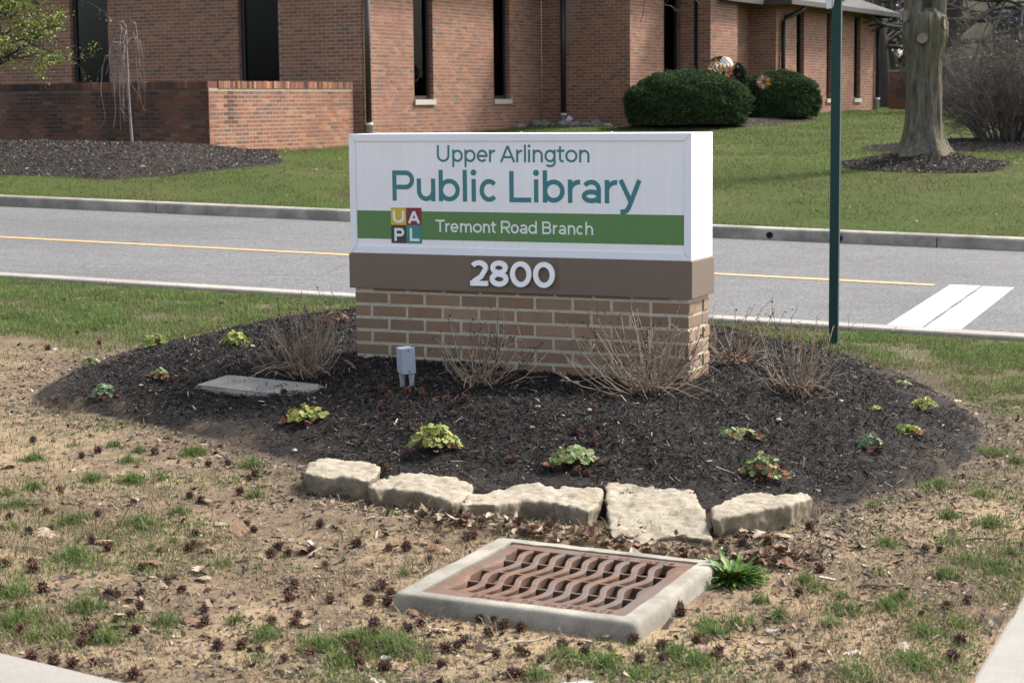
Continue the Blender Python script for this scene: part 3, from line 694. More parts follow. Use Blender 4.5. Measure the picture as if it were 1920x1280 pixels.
# near-black backing sheets, colour standing for the dark of unlit rooms
mat_backing = M('room_shade_black', (0.012, 0.011, 0.010), 0.3, 2, 0.9)
mb = MB(); wall_box(mb, WF, -0.2, 0.72, -0.44, -0.5, 0.3, ZT-0.02); world_child(mb.build('dark_backing', mat_backing), library, BLD_LOC)
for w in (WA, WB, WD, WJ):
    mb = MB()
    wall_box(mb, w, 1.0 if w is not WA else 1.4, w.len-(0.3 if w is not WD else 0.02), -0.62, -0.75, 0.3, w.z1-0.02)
    o = mb.build('dark_backing', mat_backing); world_child(o, library, BLD_LOC)
# roofs
def shingle_mat():
    m, nt, b = new_mat('grey_shingles'); v = coords(nt, 'World')
    c = ramp(nt, noise_node(nt, v, 9, 5, 0.7, (1, 1, 6)), [(0.3, (0.055, 0.052, 0.050)), (0.7, (0.105, 0.100, 0.098))])
    c = mixc(nt, 1.0, c, ramp(nt, noise_node(nt, v, 90, 2), [(0.3, (0.75,)*3), (0.7, (1.2,)*3)]), 'MULTIPLY')
    nt.links.new(c, b.inputs['Base Color']); b.inputs['Roughness'].default_value = 0.95; return m
mat_shingle = shingle_mat()
mat_gutter = M('grey_gutter', (0.05, 0.047, 0.045), 0.2, 8, 0.5, 0.4)
OV = 0.5
def roof_quad(mb, pts): mb.add(pts, [tuple(range(len(pts)))])
# main block: flat soffit slab with overhang
mb = MB()
nA, nB = WA.n, WB.n
ov = 0.55
A_far = P0+EL*15
poly = [A_far+nA*ov, P0+nA*ov+nB*ov, P1+nB*ov+nA*ov, P2+nA*ov+nB*ov, P3+nB*ov+nA*ov, P4+nA*ov+nB*ov, P5+nB*ov, P5-nA*9, A_far-nA*12]
mb.prism([tuple(p) for p in poly], ZT, ZT+0.25)
o = mb.build('roof', mat_gutter); world_child(o, library, BLD_LOC)
# wing on the right: shallow hipped roof
e0 = Q1+nB*ov+nA*ov-ER*2.4; e1 = K0+nA*ov+nB*ov-ER*0.0; e2 = K1+nB*ov+ER*ov
e1i = Q1+nB*ov+nA*ov
c_r = K0+EL*4.2+ER*4.2; c_r2 = K1+EL*4.2-ER*4.0
zr = ZJ+2.0
mb = MB()
back0 = e0+EL*8.5; back2 = e2+EL*9.5
roof_quad(mb, [(*e1, ZJ+0.06), (*e2, ZJ+0.06), (*c_r2, zr), (*c_r, zr)])
roof_quad(mb, [(*e1i, ZJ+0.06), (*e1, ZJ+0.06), (*c_r, zr)])
roof_quad(mb, [(*e0, ZJ+0.06), (*e1i, ZJ+0.06), (*c_r, zr), (*(Q1-ER*2.4+EL*3), zr)])
roof_quad(mb, [(*e2, ZJ+0.06), (*back2, ZJ+0.06), (*c_r2, zr)])
o = mb.build('roof', mat_shingle); world_child(o, library, BLD_LOC)
mb = MB()
for a, c2 in ((e0, e1i), (e1i, e1), (e1, e2), (e2, back2)):
    d = (c2-a)/np.linalg.norm(c2-a); nn = np.array([d[1], -d[0]])
    P = [a+nn*0.03, c2+nn*0.03, c2-nn*0.09, a-nn*0.09]
    mb.prism([tuple(p) for p in P], ZJ-0.06, ZJ+0.055)
    P = [a-nn*0.088, c2-nn*0.088, c2-nn*0.6, a-nn*0.6]
    mb.prism([tuple(p) for p in P], ZJ+0.002, ZJ+0.02)
o2 = mb.build('gutter', mat_gutter, None); world_child(o2, library, BLD_LOC)
# downspouts
def spout(w, a, zbot, ztop, mat, r=0.055, elbow=None, boot=0.28, wye=False):
    mb = MB(); c = w.pt(a, 0.075, 0)
    pts = [(c[0], c[1], zbot+boot-0.02), (c[0], c[1], ztop)]
    if elbow:
        e = w.pt(a+elbow, 0.42, 0)
        pts = [(c[0], c[1], zbot+boot-0.02), (c[0], c[1], ztop-0.42), w.pt(a+elbow*0.12, 0.10, ztop-0.34), w.pt(a+elbow*0.8, 0.36, ztop-0.17), (e[0], e[1], ztop-0.10), (e[0], e[1], ztop)]
    mb.tube(pts, r, 10)
    o = mb.build('downspout', mat, smooth=True); world_child(o, library, BLD_LOC)
    mb = MB(); mb.tube([(c[0], c[1], zbot-0.15), (c[0], c[1], zbot+boot-0.05), (c[0], c[1], zbot+boot-0.05), (c[0], c[1], zbot+boot)], [r*1.12, r*1.12, r*1.35, r*1.35], 12)
    if wye:
        g = w.pt(a+0.20, 0.15, zbot+0.27); mb.tube([(c[0], c[1], zbot+0.06), g], [r*1.05, r*1.15], 12)
    link('boot', mb.mesh('boot', True), mat_pvc, o)
spout(WB, 0.07, 0.72, ZT, mat_spout, boot=0.46)
spout(WC, s_at(P1, -EL, 1063), 0.93, ZT, mat_spout_k, boot=0.36, wye=True)
spout(WJ, s_at(K0, ER, 1463), 1.0, ZJ, mat_spout_k, elbow=0.55, boot=0.2)
spout(WJ, 8.22, 1.14, ZJ, mat_spout_k, elbow=0.5, boot=0.42)
# low limestone plinth course along the wing
mb = MB(); wall_box(mb, WJ, 3.2, 7.9, 0.03, -0.05, 0.9, 1.235)
o = mb.build('plinth', M('grey_stone_plinth', (0.13, 0.13, 0.135), 0.25, 9, 0.9)); world_child(o, library, BLD_LOC)
# small vent on the sill line between the slits
# ---------------------------------------------------------------- garden wall in front of the library
GW_LOC = Vector((-4.85, 31.2, 0.7))
gwall = empty('garden_wall', GW_LOC, label='low stained red brick garden wall with upright brick coping', cat='wall')
GC = np.array([-4.85, 31.2])
ZG = 1.80
G1 = Wall(GC, EL, 6.5, 0.2, ZG, thick=0.25, flip=True, phase=0.07)
G2 = Wall(GC-ER*0.002, ER, 4.42, 0.2, ZG, thick=0.25)
gc = {}
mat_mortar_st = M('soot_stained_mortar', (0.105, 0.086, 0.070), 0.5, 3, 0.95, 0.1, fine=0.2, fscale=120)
for w in (G1, G2):
    mb = MB(); w.core(mb); o = mb.build('wall', mat_mortar_st if w is G1 else mat_mortar); world_child(o, gwall, GW_LOC); gc[id(w)] = o
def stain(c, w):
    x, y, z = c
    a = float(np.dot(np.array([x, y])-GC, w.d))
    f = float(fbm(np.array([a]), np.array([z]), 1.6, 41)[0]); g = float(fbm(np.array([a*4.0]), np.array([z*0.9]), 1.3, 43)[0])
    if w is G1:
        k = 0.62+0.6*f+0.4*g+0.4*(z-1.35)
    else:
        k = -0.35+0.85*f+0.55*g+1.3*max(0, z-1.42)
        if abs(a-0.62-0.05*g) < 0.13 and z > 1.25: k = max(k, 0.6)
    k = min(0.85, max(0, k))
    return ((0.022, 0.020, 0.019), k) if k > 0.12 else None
GCOLS = [(0.214, 0.088, 0.051), (0.198, 0.078, 0.048), (0.176, 0.076, 0.048), (0.247, 0.116, 0.062), (0.140, 0.074, 0.054), (0.187, 0.095, 0.062), (0.268, 0.145, 0.080), (0.209, 0.083, 0.054), (0.112, 0.069, 0.055), (0.230, 0.111, 0.059)]
bw = lay([G1, G2], gc, mat_brick, 300, stain, cols=GCOLS); world_child(bw, gwall, GW_LOC)
# rowlock coping: bricks on edge
V, Fc, C = [], [], []; n = 0
for w, L in ((G1, 6.5), (G2, 4.42)):
    a = 0.27 if w is G2 else 0.0
    while a < L-0.06:
        x0, x1 = a+0.004, a+0.062
        if w is G1 and a < 0.0: pass
        hz_ = rng.normal(0, 0.0025)
        for P_ in ([w.pt(x0, 0.012, ZG), w.pt(x1, 0.012, ZG), w.pt(x1, -0.26, ZG), w.pt(x0, -0.26, ZG)],):
            V += P_+[(x, y, ZG+0.118+hz_) for x, y, _ in P_]
        col = np.array(GCOLS[rng.integers(len(GCOLS))])*rng.uniform(0.85, 1.35)
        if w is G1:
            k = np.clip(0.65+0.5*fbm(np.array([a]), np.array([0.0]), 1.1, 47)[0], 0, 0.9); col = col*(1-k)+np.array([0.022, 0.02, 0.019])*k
        elif rng.random() < 0.15: col = col*0.4
        C += [col]*8
        Fc += [(n+4, n+5, n+6, n+7), (n, n+1, n+5, n+4), (n+1, n+2, n+6, n+5), (n+2, n+3, n+7, n+6), (n+3, n, n+4, n+7)]
        n += 8; a += 0.0668
me = mesh_np('coping', np.array(V), np.array(Fc), np.array(C)); me.materials.append(mat_brick)
bm = bmesh.new(); bm.from_mesh(me); bmesh.ops.recalc_face_normals(bm, faces=bm.faces[:]); bm.to_mesh(me); bm.free()
world_child(link('coping', me, None, kind='stuff'), gwall, GW_LOC)
mb = MB()
wall_box(mb, G1, 0.01, 6.5, 0.003, -0.25, ZG-0.001, ZG+0.108); wall_box(mb, G2, 0.27, 4.42, 0.003, -0.25, ZG-0.0005, ZG+0.1085)
world_child(mb.build('coping_mortar', mat_mortar_st), gwall, GW_LOC)

# ================================================================ stroke lettering
def arc(cx, cy, rx, ry, a0, a1, n=18):
    return [(cx+rx*math.cos(math.radians(a0+(a1-a0)*i/n)), cy+ry*math.sin(math.radians(a0+(a1-a0)*i/n))) for i in range(n+1)]
def glyph(ch, W, C, t):
    """centre lines of one letter of width W, cap height C, stroke t: list of (points, closed)"""
    r = t/2; x0, x1 = r, W-r; cx = W/2; rx = (x1-x0)/2; h = 0.74*C; ym = h/2; A = 1.03*C; D = -0.30*C
    O = lambda: (arc(cx, ym, rx, h/2-r, 0, 360, 32)[:-1], True)
    if ch == 'U':
        k = min(rx+r, 0.45*C); return [([(x0, C), (x0, k)]+arc(cx, k, rx, k-r, 180, 360)+[(x1, C)], False)]
    if ch == 'u':
        k = min(rx*1.05+r, 0.6*h); return [([(x0, h), (x0, k)]+arc(cx, k, rx, k-r, 180, 360), False), ([(x1, 0), (x1, h)], False)]
    if ch == 'n':
        k = max(h-r-rx*1.05, 0.4*h); return [([(x0, 0), (x0, h)], False), (arc(cx, k, rx, h-r-k, 180, 0)+[(x1, 0)], False)]
    if ch == 'h':
        k = max(h-r-rx*1.05, 0.4*h); return [([(x0, 0), (x0, A)], False), (arc(cx, k, rx, h-r-k, 180, 0)+[(x1, 0)], False)]
    if ch == 'm':
        k = max(h-r-rx*0.6, 0.4*h); q = rx/2
        return [([(x0, 0), (x0, h)], False), (arc(x0+q, k, q, h-r-k, 180, 0)+[(cx, 0)], False), (arc(cx+q, k, q, h-r-k, 180, 0)+[(x1, 0)], False)]
    if ch == 'r':
        return [([(x0, 0), (x0, h)], False), (arc(x0+(W-x0)*0.92, h*0.52, (W-x0)*0.92, h*0.48-r, 180, 88), False)]
    if ch == 'p': return [([(x0, D), (x0, h)], False), O()]
    if ch == 'b': return [([(x0, 0), (x0, A)], False), O()]
    if ch == 'd': return [([(x1, 0), (x1, A)], False), O()]
    if ch == 'o': return [O()]
    if ch == 'c': return [(arc(cx+rx*0.06, ym, rx*1.02, h/2-r, 42, 318, 26), False)]
    if ch == 'e': return [(arc(cx, ym, rx, h/2-r, 0, 318, 28), False), ([(x0, ym-r*0.1), (x1+r*0.9, ym-r*0.1)], False)]
    if ch == 'g': return [O(), ([(x1, h), (x1, 0)]+arc(cx, -0.02*C, rx, 0.26*C-r, 0, -140, 14), False)]
    if ch == 'a':
        k = 0.60*h
        return [(arc(cx, k, rx, h-r-k, 150, 0, 14)+[(x1, 0)], False), (arc(cx, 0.295*h, rx, 0.295*h-r, 0, 360, 24)[:-1], True)]
    if ch == 'l': return [([(cx, 0), (cx, A)], False)]
    if ch == 'i': return [([(cx, 0), (cx, h)], False), (arc(cx, 0.945*C, t*0.33, t*0.33, 0, 360, 12)[:-1], True, t*0.66)]
    if ch == 't':
        s = W*0.42; return [([(s, 0.93*C), (s, 0.22*C)]+arc(s+0.2*C, 0.2*C, 0.2*C, 0.2*C-r, 180, 275, 8), False), ([(0, h-r), (W*0.98, h-r)], False)]
    if ch == 'y': 
        return [([(x0*0.9, h), (W*0.53, 0.06*C)], False), ([(W-x0*0.9, h), (W*0.47, -0.08*C)]+[(W*0.38, -0.20*C), (W*0.27, -0.255*C), (W*0.08, -0.26*C)], False)]
    if ch == 'P':
        yb = 0.455*C; ry = (C-r-yb)/2; k = max(x1-ry, x0+0.1*W)
        return [([(x0, 0), (x0, C)], False), ([(x0, C-r)]+arc(k, (C-r+yb)/2, x1-k, ry, 90, -90)+[(x0, yb)], False)]
    if ch == 'R':
        yb = 0.455*C; ry = (C-r-yb)/2; k = max(x1-ry, x0+0.1*W)
        return [([(x0, 0), (x0, C)], False), ([(x0, C-r)]+arc(k, (C-r+yb)/2, x1-k, ry, 90, -90)+[(x0, yb)], False), ([(W*0.48, yb), (x1, 0)], False)]
    if ch == 'B':
        yb = 0.52*C; k = x1-0.22*C
        return [([(x0, 0), (x0, C)], False), ([(x0, C-r)]+arc(k-0.02*C, (C-r+yb)/2, 0.2*C, (C-r-yb)/2, 90, -90)+[(x0, yb)], False),
                ([(x0, yb)]+arc(k, (yb+r)/2, 0.22*C, (yb-r)/2, 90, -90)+[(x0, r)], False)]
    if ch == 'D':
        return [([(x0, 0), (x0, C)], False), ([(x0, C-r)]+arc(x1-0.45*W, C/2, 0.45*W, C/2-r, 90, -90)+[(x0, r)], False)]
    if ch == 'A': return [([(x0*0.8, 0), (cx, C-r*0.6)], False), ([(cx, C-r*0.6), (W-x0*0.8, 0)], False), ([(W*0.2, 0.30*C), (W*0.8, 0.30*C)], False)]
    if ch == 'L': return [([(x0, 0), (x0, C)], False), ([(x0, r), (W, r)], False)]
    if ch == 'T': return [([(cx, 0), (cx, C)], False), ([(0, C-r), (W, C-r)], False)]
    if ch == 'I': return [([(cx, 0), (cx, C)], False)]
    if ch == 'N': return [([(x0, 0), (x0, C)], False), ([(x0, C), (x1, 0)], False), ([(x1, 0), (x1, C)], False)]
    if ch == 'M': return [([(x0, 0), (x0, C)], False), ([(x0, C), (cx, 0.2*C), (x1, C)], False), ([(x1, 0), (x1, C)], False)]
    if ch == 'W': return [([(x0, C), (W*0.3, 0), (cx, 0.8*C), (W*0.7, 0), (x1, C)], False)]
    if ch == 'E': return [([(x0, 0), (x0, C)], False), ([(x0, C-r), (W, C-r)], False), ([(x0, C/2), (W*0.9, C/2)], False), ([(x0, r), (W, r)], False)]
    if ch == 'Y': return [([(x0, C), (cx, 0.45*C), (x1, C)], False), ([(cx, 0.45*C), (cx, 0)], False)]
    if ch == 'S': return [(arc(cx, 0.73*C, rx, 0.27*C-r, 30, 270, 12)[:-1]+arc(cx, 0.27*C+r*0.5, rx, 0.27*C-r*0.5, 90, -150, 12), False)]
    if ch == 'O' or ch == '0': return [(arc(cx, C/2, rx, C/2-r, 0, 360, 36)[:-1], True)]
    if ch == '8': return [(arc(cx, 0.755*C-r*0.3, rx*0.90, 0.245*C-r*0.6, 0, 360, 28)[:-1], True), (arc(cx, 0.265*C+r*0.2, rx, 0.265*C-r*0.7, 0, 360, 30)[:-1], True)]
    if ch == '2':
        return [(arc(cx*0.98, 0.70*C, rx, 0.30*C-r, 155, -28, 18)+[(W*0.60, 0.36*C), (x0*1.25, r*1.5)], False), ([(0.0, r), (W, r)], False)]
    return []
def stroke_mesh(strokes, t, dep, name):
    """raised ribbon letters in the XZ plane, face at y=-dep, back at y=0"""
    mb = MB()
    for k, st in enumerate(strokes):
        P, closed = st[0], st[1]; tt = st[2] if len(st) > 2 else t
        P = [Vector((a, b)) for i, (a, b) in enumerate(P) if i == 0 or (a-P[i-1][0])**2+(b-P[i-1][1])**2 > 1e-10]; n = len(P); y = -(dep+0.00025*k); LR = []
        for i in range(n):
            a = P[(i-1) % n] if closed or i > 0 else None; b = P[(i+1) % n] if closed or i < n-1 else None
            d0 = (P[i]-a).normalized() if a is not None else None; d1 = (b-P[i]).normalized() if b is not None else None
            d = (d0+d1).normalized() if d0 is not None and d1 is not None else (d0 or d1)
            s = 1.0/max(0.5, d.dot(d0)) if d0 is not None and d1 is not None else 1.0
            nn = Vector((-d.y, d.x))*tt/2*s; LR.append((P[i]+nn, P[i]-nn))
        m = n if closed else n-1
        vs = [(p.x, y, p.y) for pr in LR for p in pr]+[(p.x, 0, p.y) for pr in LR for p in pr]
        fs = []; o = 2*n
        for i in range(m):
            j = (i+1) % n
            fs += [(2*i, 2*i+1, 2*j+1, 2*j), (2*i, 2*j, o+2*j, o+2*i), (2*j+1, 2*i+1, o+2*i+1, o+2*j+1)]
        if not closed: fs += [(1, 0, o, o+1), (2*n-2, 2*n-1, o+2*n-1, o+2*n-2)]
        mb.add(vs, fs)
    me = mb.mesh(name)
    bm = bmesh.new(); bm.from_mesh(me); bmesh.ops.recalc_face_normals(bm, faces=bm.faces[:]); bm.to_mesh(me); bm.free()
    return me

# ================================================================ monument sign
SG = Vector((0.0155, 9.337, 0.0)); SG_A = math.radians(-24.3)
sign = empty('monument_sign', SG, SG_A, label='white library sign cabinet on a tan brick plinth in the mulch bed', cat='sign')
def paint_mat(name, col, rough=0.35, streak=0.0):
    m, nt, b = new_mat(name); v = coords(nt, 'Object')
    c = mixc(nt, 1.0, col, ramp(nt, noise_node(nt, v, 3, 4), [(0.3, (0.965,)*3), (0.7, (1.02,)*3)]), 'MULTIPLY')
    if streak:
        c = mixc(nt, 1.0, c, ramp(nt, noise_node(nt, v, 60, 3, 0.6, (1, 1, 0.02)), [(0.35, (1-streak,)*3), (0.65, (1,)*3)]), 'MULTIPLY')
    nt.links.new(c, b.inputs['Base Color']); b.inputs['Roughness'].default_value = rough
    b.inputs['Specular IOR Level'].default_value = 0.4; return m
mat_cab = paint_mat('white_cabinet_paint', (0.64, 0.65, 0.67), 0.4)
mat_bar = paint_mat('white_frame_paint', (0.66, 0.69, 0.74), 0.32)
mat_panel = paint_mat('translucent_white_face', (0.72, 0.735, 0.76), 0.3, 0.05)
mat_teal = paint_mat('teal_vinyl', (0.030, 0.165, 0.185), 0.45)
mat_green = paint_mat('green_vinyl', (0.078, 0.185, 0.060), 0.35, 0.04)
mat_letw = paint_mat('white_vinyl', (0.62, 0.68, 0.68), 0.4)
mat_dig = paint_mat('white_enamel_digits', (0.80, 0.82, 0.84), 0.35)
mat_logo = {k: paint_mat(n, c, 0.4) for k, n, c in (('U', 'mustard_vinyl', (0.50, 0.36, 0.035)), ('A', 'maroon_vinyl', (0.17, 0.016, 0.022)), ('P', 'charcoal_vinyl', (0.042, 0.034, 0.036)), ('L', 'teal_tile_vinyl', (0.03, 0.19, 0.19)))}
mat_brown = paint_mat('brown_metal_paint', (0.128, 0.097, 0.074), 0.45)
CW, CB, CT = 0.9075, 0.761, 1.357
mb = MB(); mb.box(-CW, CW, 0.014, 0.315, CB, CT, b=0.003); mb.build('cabinet', mat_cab, sign)
mb = MB(); mb.box(-CW+0.03, CW-0.03, 0.006, 0.013, CB+0.03, CT-0.03)
panel = mb.build('face_panel', mat_panel, sign)
bw_ = 0.037
def bar(a, b, c, d):
    mb = MB(); P = [a, b, c, d]
    mb.add([(x, 0.0, z) for x, z in P]+[(x, 0.0145, z) for x, z in P]+[(x, 0.0, z) for x, z in P], [(0, 1, 2, 3), (0, 4, 5, 1), (1, 5, 6, 2), (2, 6, 7, 3), (3, 7, 4, 0)])
    me = mb.mesh('frame_bar'); bm = bmesh.new(); bm.from_mesh(me); bmesh.ops.remove_doubles(bm, verts=bm.verts[:], dist=1e-6); bmesh.ops.recalc_face_normals(bm, faces=bm.faces[:])
    bmesh.ops.bevel(bm, geom=bm.edges[:], offset=0.0012, segments=1, affect='EDGES'); bm.to_mesh(me); bm.free()
    link('frame_bar', me, mat_bar, sign)
g = 0.0012
bar((-CW, CT), (CW, CT), (CW-bw_, CT-bw_+g), (-CW+bw_, CT-bw_+g)); bar((-CW, CB), (-CW+bw_, CB+bw_), (CW-bw_, CB+bw_), (CW, CB))
bar((-CW, CB+g), (-CW, CT-g), (-CW+bw_-g, CT-bw_), (-CW+bw_-g, CB+bw_+g)); bar((CW, CT-g), (CW, CB+g), (CW-bw_+g, CB+bw_+g), (CW-bw_+g, CT-bw_))
FP = FACEPTS
for u_ in (-0.47, 0.02, 0.49):
    mb = MB(); mb.tube([(u_, 0.05, CT-0.001), (u_, 0.05, CT+0.004), (u_, 0.05, CT+0.007)], [0.008, 0.008, 0.005], 10); mb.build('lid_bolt', mat_cab, sign)
for z_ in (CB+0.05, (CB+CT)/2, CT-0.05):
    mb = MB(); mb.tube([(CW-0.001, 0.295, z_), (CW+0.002, 0.295, z_)], 0.0055, 10); mb.build('screw', mat_bar, sign)
zb1 = (FP['bandTL'][1]+FP['bandTR'][1])/2; zb0 = (FP['bandBL'][1]+FP['bandBR'][1])/2
mb = MB(); mb.box(-CW+bw_+0.001, CW-bw_-0.001, 0.0052, 0.0059, zb0, zb1); mb.build('green_band', mat_green, panel)
lu0, lu1, lum = FP['logoTL'][0], FP['logoBR'][0], FP['logoM'][0]; lz1, lz0, lzm = FP['logoTL'][1], FP['logoBR'][1], FP['logoM'][1]
for k, (a, b_, c, d) in {'U': (lu0, lum, lzm, lz1), 'A': (lum, lu1, lzm, lz1), 'P': (lu0, lum, lz0, lzm), 'L': (lum, lu1, lz0, lzm)}.items():
    mb = MB(); mb.box(a, b_-0.0002, 0.0044, 0.0051, c, d-0.0002); mb.build('logo_tile', mat_logo[k], panel)
    u0, u1, v0, v1 = LOGO[k]; t_ = 0.0128
    me = stroke_mesh(glyph(k, u1-u0, v1-v0, t_), t_, 0.0006, 'letter')
    o = link('letter', me, mat_letw, panel); o.location = (u0, 0.0043, v0)
def text_line(LN, t, mat, y, dep, parent, name='letter', slope=0.0):
    vb, C, items = LN
    for ch, a, b_ in items:
        o = link(name, stroke_mesh(glyph(ch, b_-a, C, t), t, dep, name), mat, parent); o.location = (a, y, vb+slope*(a-items[0][1]))
text_line(LINE1, 0.0112, mat_teal, 0.0058, 0.0006, panel)
text_line(LINE2, 0.0232, mat_teal, 0.0058, 0.0006, panel)
text_line(LINE3, 0.0086, mat_letw, 0.0050, 0.0006, panel)
mb = MB(); mb.box(-0.9145, 0.9145, -0.008, 0.323, 0.583, CB-0.001, b=0.003); mb.build('base_band', mat_brown, sign)
pz1, pz0 = FP['plTL'][1]-0.004, FP['plBR'][1]+0.004
mb = MB(); mb.box(FP['plTL'][0], FP['plBR'][0], -0.0105, -0.0079, pz0, pz1, b=0.0008); plate = mb.build('number_plate', M('brown_plate', (0.125, 0.088, 0.068), 0.05, 4, 0.5), sign)
vb, C, items = DIGITS
for ch, a, b_ in items:
    td = 0.0245
    o = link('digit', stroke_mesh(glyph(ch, b_-a, C, td), td, 0.012, 'digit'), mat_dig, plate); o.location = (a, -0.0145, vb)
# plinth: mortar core and every brick
mat_pm = M('sand_mortar', (0.37, 0.335, 0.265), 0.2, 30, 0.95, 0.1, fine=0.2, fscale=260, bmp=0.4, bscale=150, bdist=0.004, space='Object')
mb = MB(); mb.box(-0.889, 0.889, 0.0090, 0.3060, -0.1, 0.5825); core = mb.build('plinth', mat_pm, sign)
mat_pb = M('tan_smooth_brick', None, 0.10, 14, 0.8, 0.25, fine=0.22, fscale=420, bmp=0.25, bscale=260, bdist=0.002)
PB = [(0.210, 0.144, 0.098), (0.176, 0.121, 0.083), (0.238, 0.162, 0.110), (0.194, 0.125, 0.082)]
def rbrick(L, D, H, c):
    bm = bmesh.new(); bmesh.ops.create_cube(bm, size=1)
    for v in bm.verts: v.co = (v.co.x*L, v.co.y*D, v.co.z*H)
    bmesh.ops.bevel(bm, geom=bm.edges[:], offset=0.0022, segments=1, affect='EDGES')
    me = bpy.data.meshes.new('brick'); bm.to_mesh(me); bm.free(); set_col(me, np.array([c]*len(me.vertices))); me.materials.append(mat_pb); return me
bl, bh, bdp, jn, pit = 0.1872, 0.0525, 0.0885, 0.0130, 0.0655
full = [rbrick(bl, bdp, bh, c) for c in PB]; sidef = [rbrick(bdp, bl, bh, c) for c in PB]; sliver = [rbrick(bl, bdp, 0.0135, c) for c in PB]
sideL = [rbrick(bdp, 0.300-bdp-jn, bh, c) for c in PB]; side_s = [rbrick(bdp, 0.300-bl-jn, bh, c) for c in PB]
def put(me, x, y, z):
    o = bpy.data.objects.new('brick', me); COL.objects.link(o); o.parent = core
    o.location = (x, y+rng.normal(0, 0.0006), z); o.rotation_euler = (0, rng.normal(0, 0.002), rng.normal(0, 0.0015)); return o
YF, YB, XE = 0.0075, 0.3075, 0.8920
for r_ in range(8):
    z = 0.567-pit*r_-pit/2 if r_ < 7 else 0.576
    for face_y in (YF+bdp/2, YB-bdp/2):
        if r_ == 7:
            for i in range(8): put(sliver[rng.integers(4)], -XE+0.0943+jn+bl/2+i*(bl+jn), face_y, 0.5768)
            continue
        if r_ % 2 == 0:
            for i in range(9): put(full[rng.integers(4)], -XE+bl/2+i*(bl+jn), face_y, z)
        else:
            for i in range(8): put(full[rng.integers(4)], -XE+bdp+jn+bl/2+i*(1.784-2*bdp-jn-8*bl-7*0+0)/8.0+i*bl, face_y, z)
    if r_ == 7: continue
    for sx in (-1, 1):
        if r_ % 2 == 0:
            put(sideL[rng.integers(4)], sx*(XE-bdp/2), (YF+YB)/2 if False else YF+bdp+jn+(0.300-2*bdp-2*jn)/2, z).scale = (1, (0.300-2*bdp-2*jn)/(0.300-bdp-jn), 1)
        else:
            put(sidef[rng.integers(4)], sx*(XE-bdp/2), YF+bl/2, z)
            put(side_s[rng.integers(4)], sx*(XE-bdp/2), YB-(0.300-bl-jn)/2, z)

# ================================================================ drain inlet: concrete collar and iron grate
def gz(x, y): return float(ground_z(x, y))
DRZ = gz(*DR_C)
collar = empty('drain_collar', (DR_C[0], DR_C[1], DRZ), DR_A, label='square concrete collar holding the rusty storm drain grate', cat='drain collar')
TILT = -0.022
mat_collar = concrete('collar_concrete', (0.19, 0.172, 0.138), (0.31, 0.29, 0.245), 0.38, 11.0)
gx, gy = 0.325, 0.348
ox0, ox1, oy0, oy1 = -gx-0.082, gx+0.060, -gy-0.055, gy+0.062
CT_ = 0.056
rings_ = [(0.014, -0.08), (0.003, 0.020), (0.0, CT_-0.016), (-0.004, CT_-0.006), (-0.012, CT_-0.0008), (-0.022, CT_)]
def ring_pts(x0, x1, y0, y1, z, n=16, rr=0.02):
    """closed ring round a rectangle with softened corners"""
    P = []
    for (cx, cy, a0) in ((x0+rr, y0+rr, 180), (x1-rr, y0+rr, 270), (x1-rr, y1-rr, 0), (x0+rr, y1-rr, 90)):
        nxt = None
        for k in range(5): a = math.radians(a0+22.5*k); P.append((cx+rr*math.cos(a), cy+rr*math.sin(a)))
    out = []
    for i in range(len(P)):
        a, b = P[i], P[(i+1) % len(P)]; L = math.hypot(b[0]-a[0], b[1]-a[1]); m_ = n if L > 0.1 else 1
        for k in range(m_): out.append((a[0]+(b[0]-a[0])*k/m_, a[1]+(b[1]-a[1])*k/m_, z+TILT*(a[0]+(b[0]-a[0])*k/m_)))
    return out
R_all = [ring_pts(ox0-e, ox1+e, oy0-e, oy1+e, z, rr=0.022) for e, z in rings_]
R_all += [ring_pts(-gx-0.006, gx+0.006, -gy-0.006, gy+0.006, z, rr=0.006) for z in (CT_, 0.002)]
R_all += [ring_pts(-gx+0.03, gx-0.03, -gy+0.03, gy-0.03, z, rr=0.006) for z in (0.002, -0.45)]
mb = MB(); n_ = len(R_all[0])
mb.add([p for R in R_all for p in R], [(i*n_+k, i*n_+(k+1) % n_, (i+1)*n_+(k+1) % n_, (i+1)*n_+k) for i in range(len(R_all)-1) for k in range(n_)]+[tuple(range((len(R_all)-1)*n_, len(R_all)*n_))])
me = mb.mesh('collar', True)
for v in me.vertices:
    if v.co.z > -0.02:
        p = v.co.copy(); v.co += Vector((mnoise.noise(p*8), mnoise.noise(p*8+Vector((5, 0, 0))), 0.5*mnoise.noise(p*12)))*0.004+Vector((mnoise.noise(p*45), mnoise.noise(p*45+Vector((9, 0, 0))), mnoise.noise(p*50)))*0.0018
bm = bmesh.new(); bm.from_mesh(me); bmesh.ops.recalc_face_normals(bm, faces=bm.faces[:])
for e in bm.edges:
    if len(e.link_faces) == 2 and e.calc_face_angle(0) > 0.9: e.smooth = False
bm.to_mesh(me); bm.free(); me.materials.append(mat_collar)
link('collar', me, None, collar)
mb = MB(); mb.box(-gx+0.034, gx-0.034, -gy+0.034, gy-0.034, -0.44, -0.43); mb.build('pit_floor', M('silt', (0.03, 0.028, 0.024), 0.4, 20, 0.9), collar)

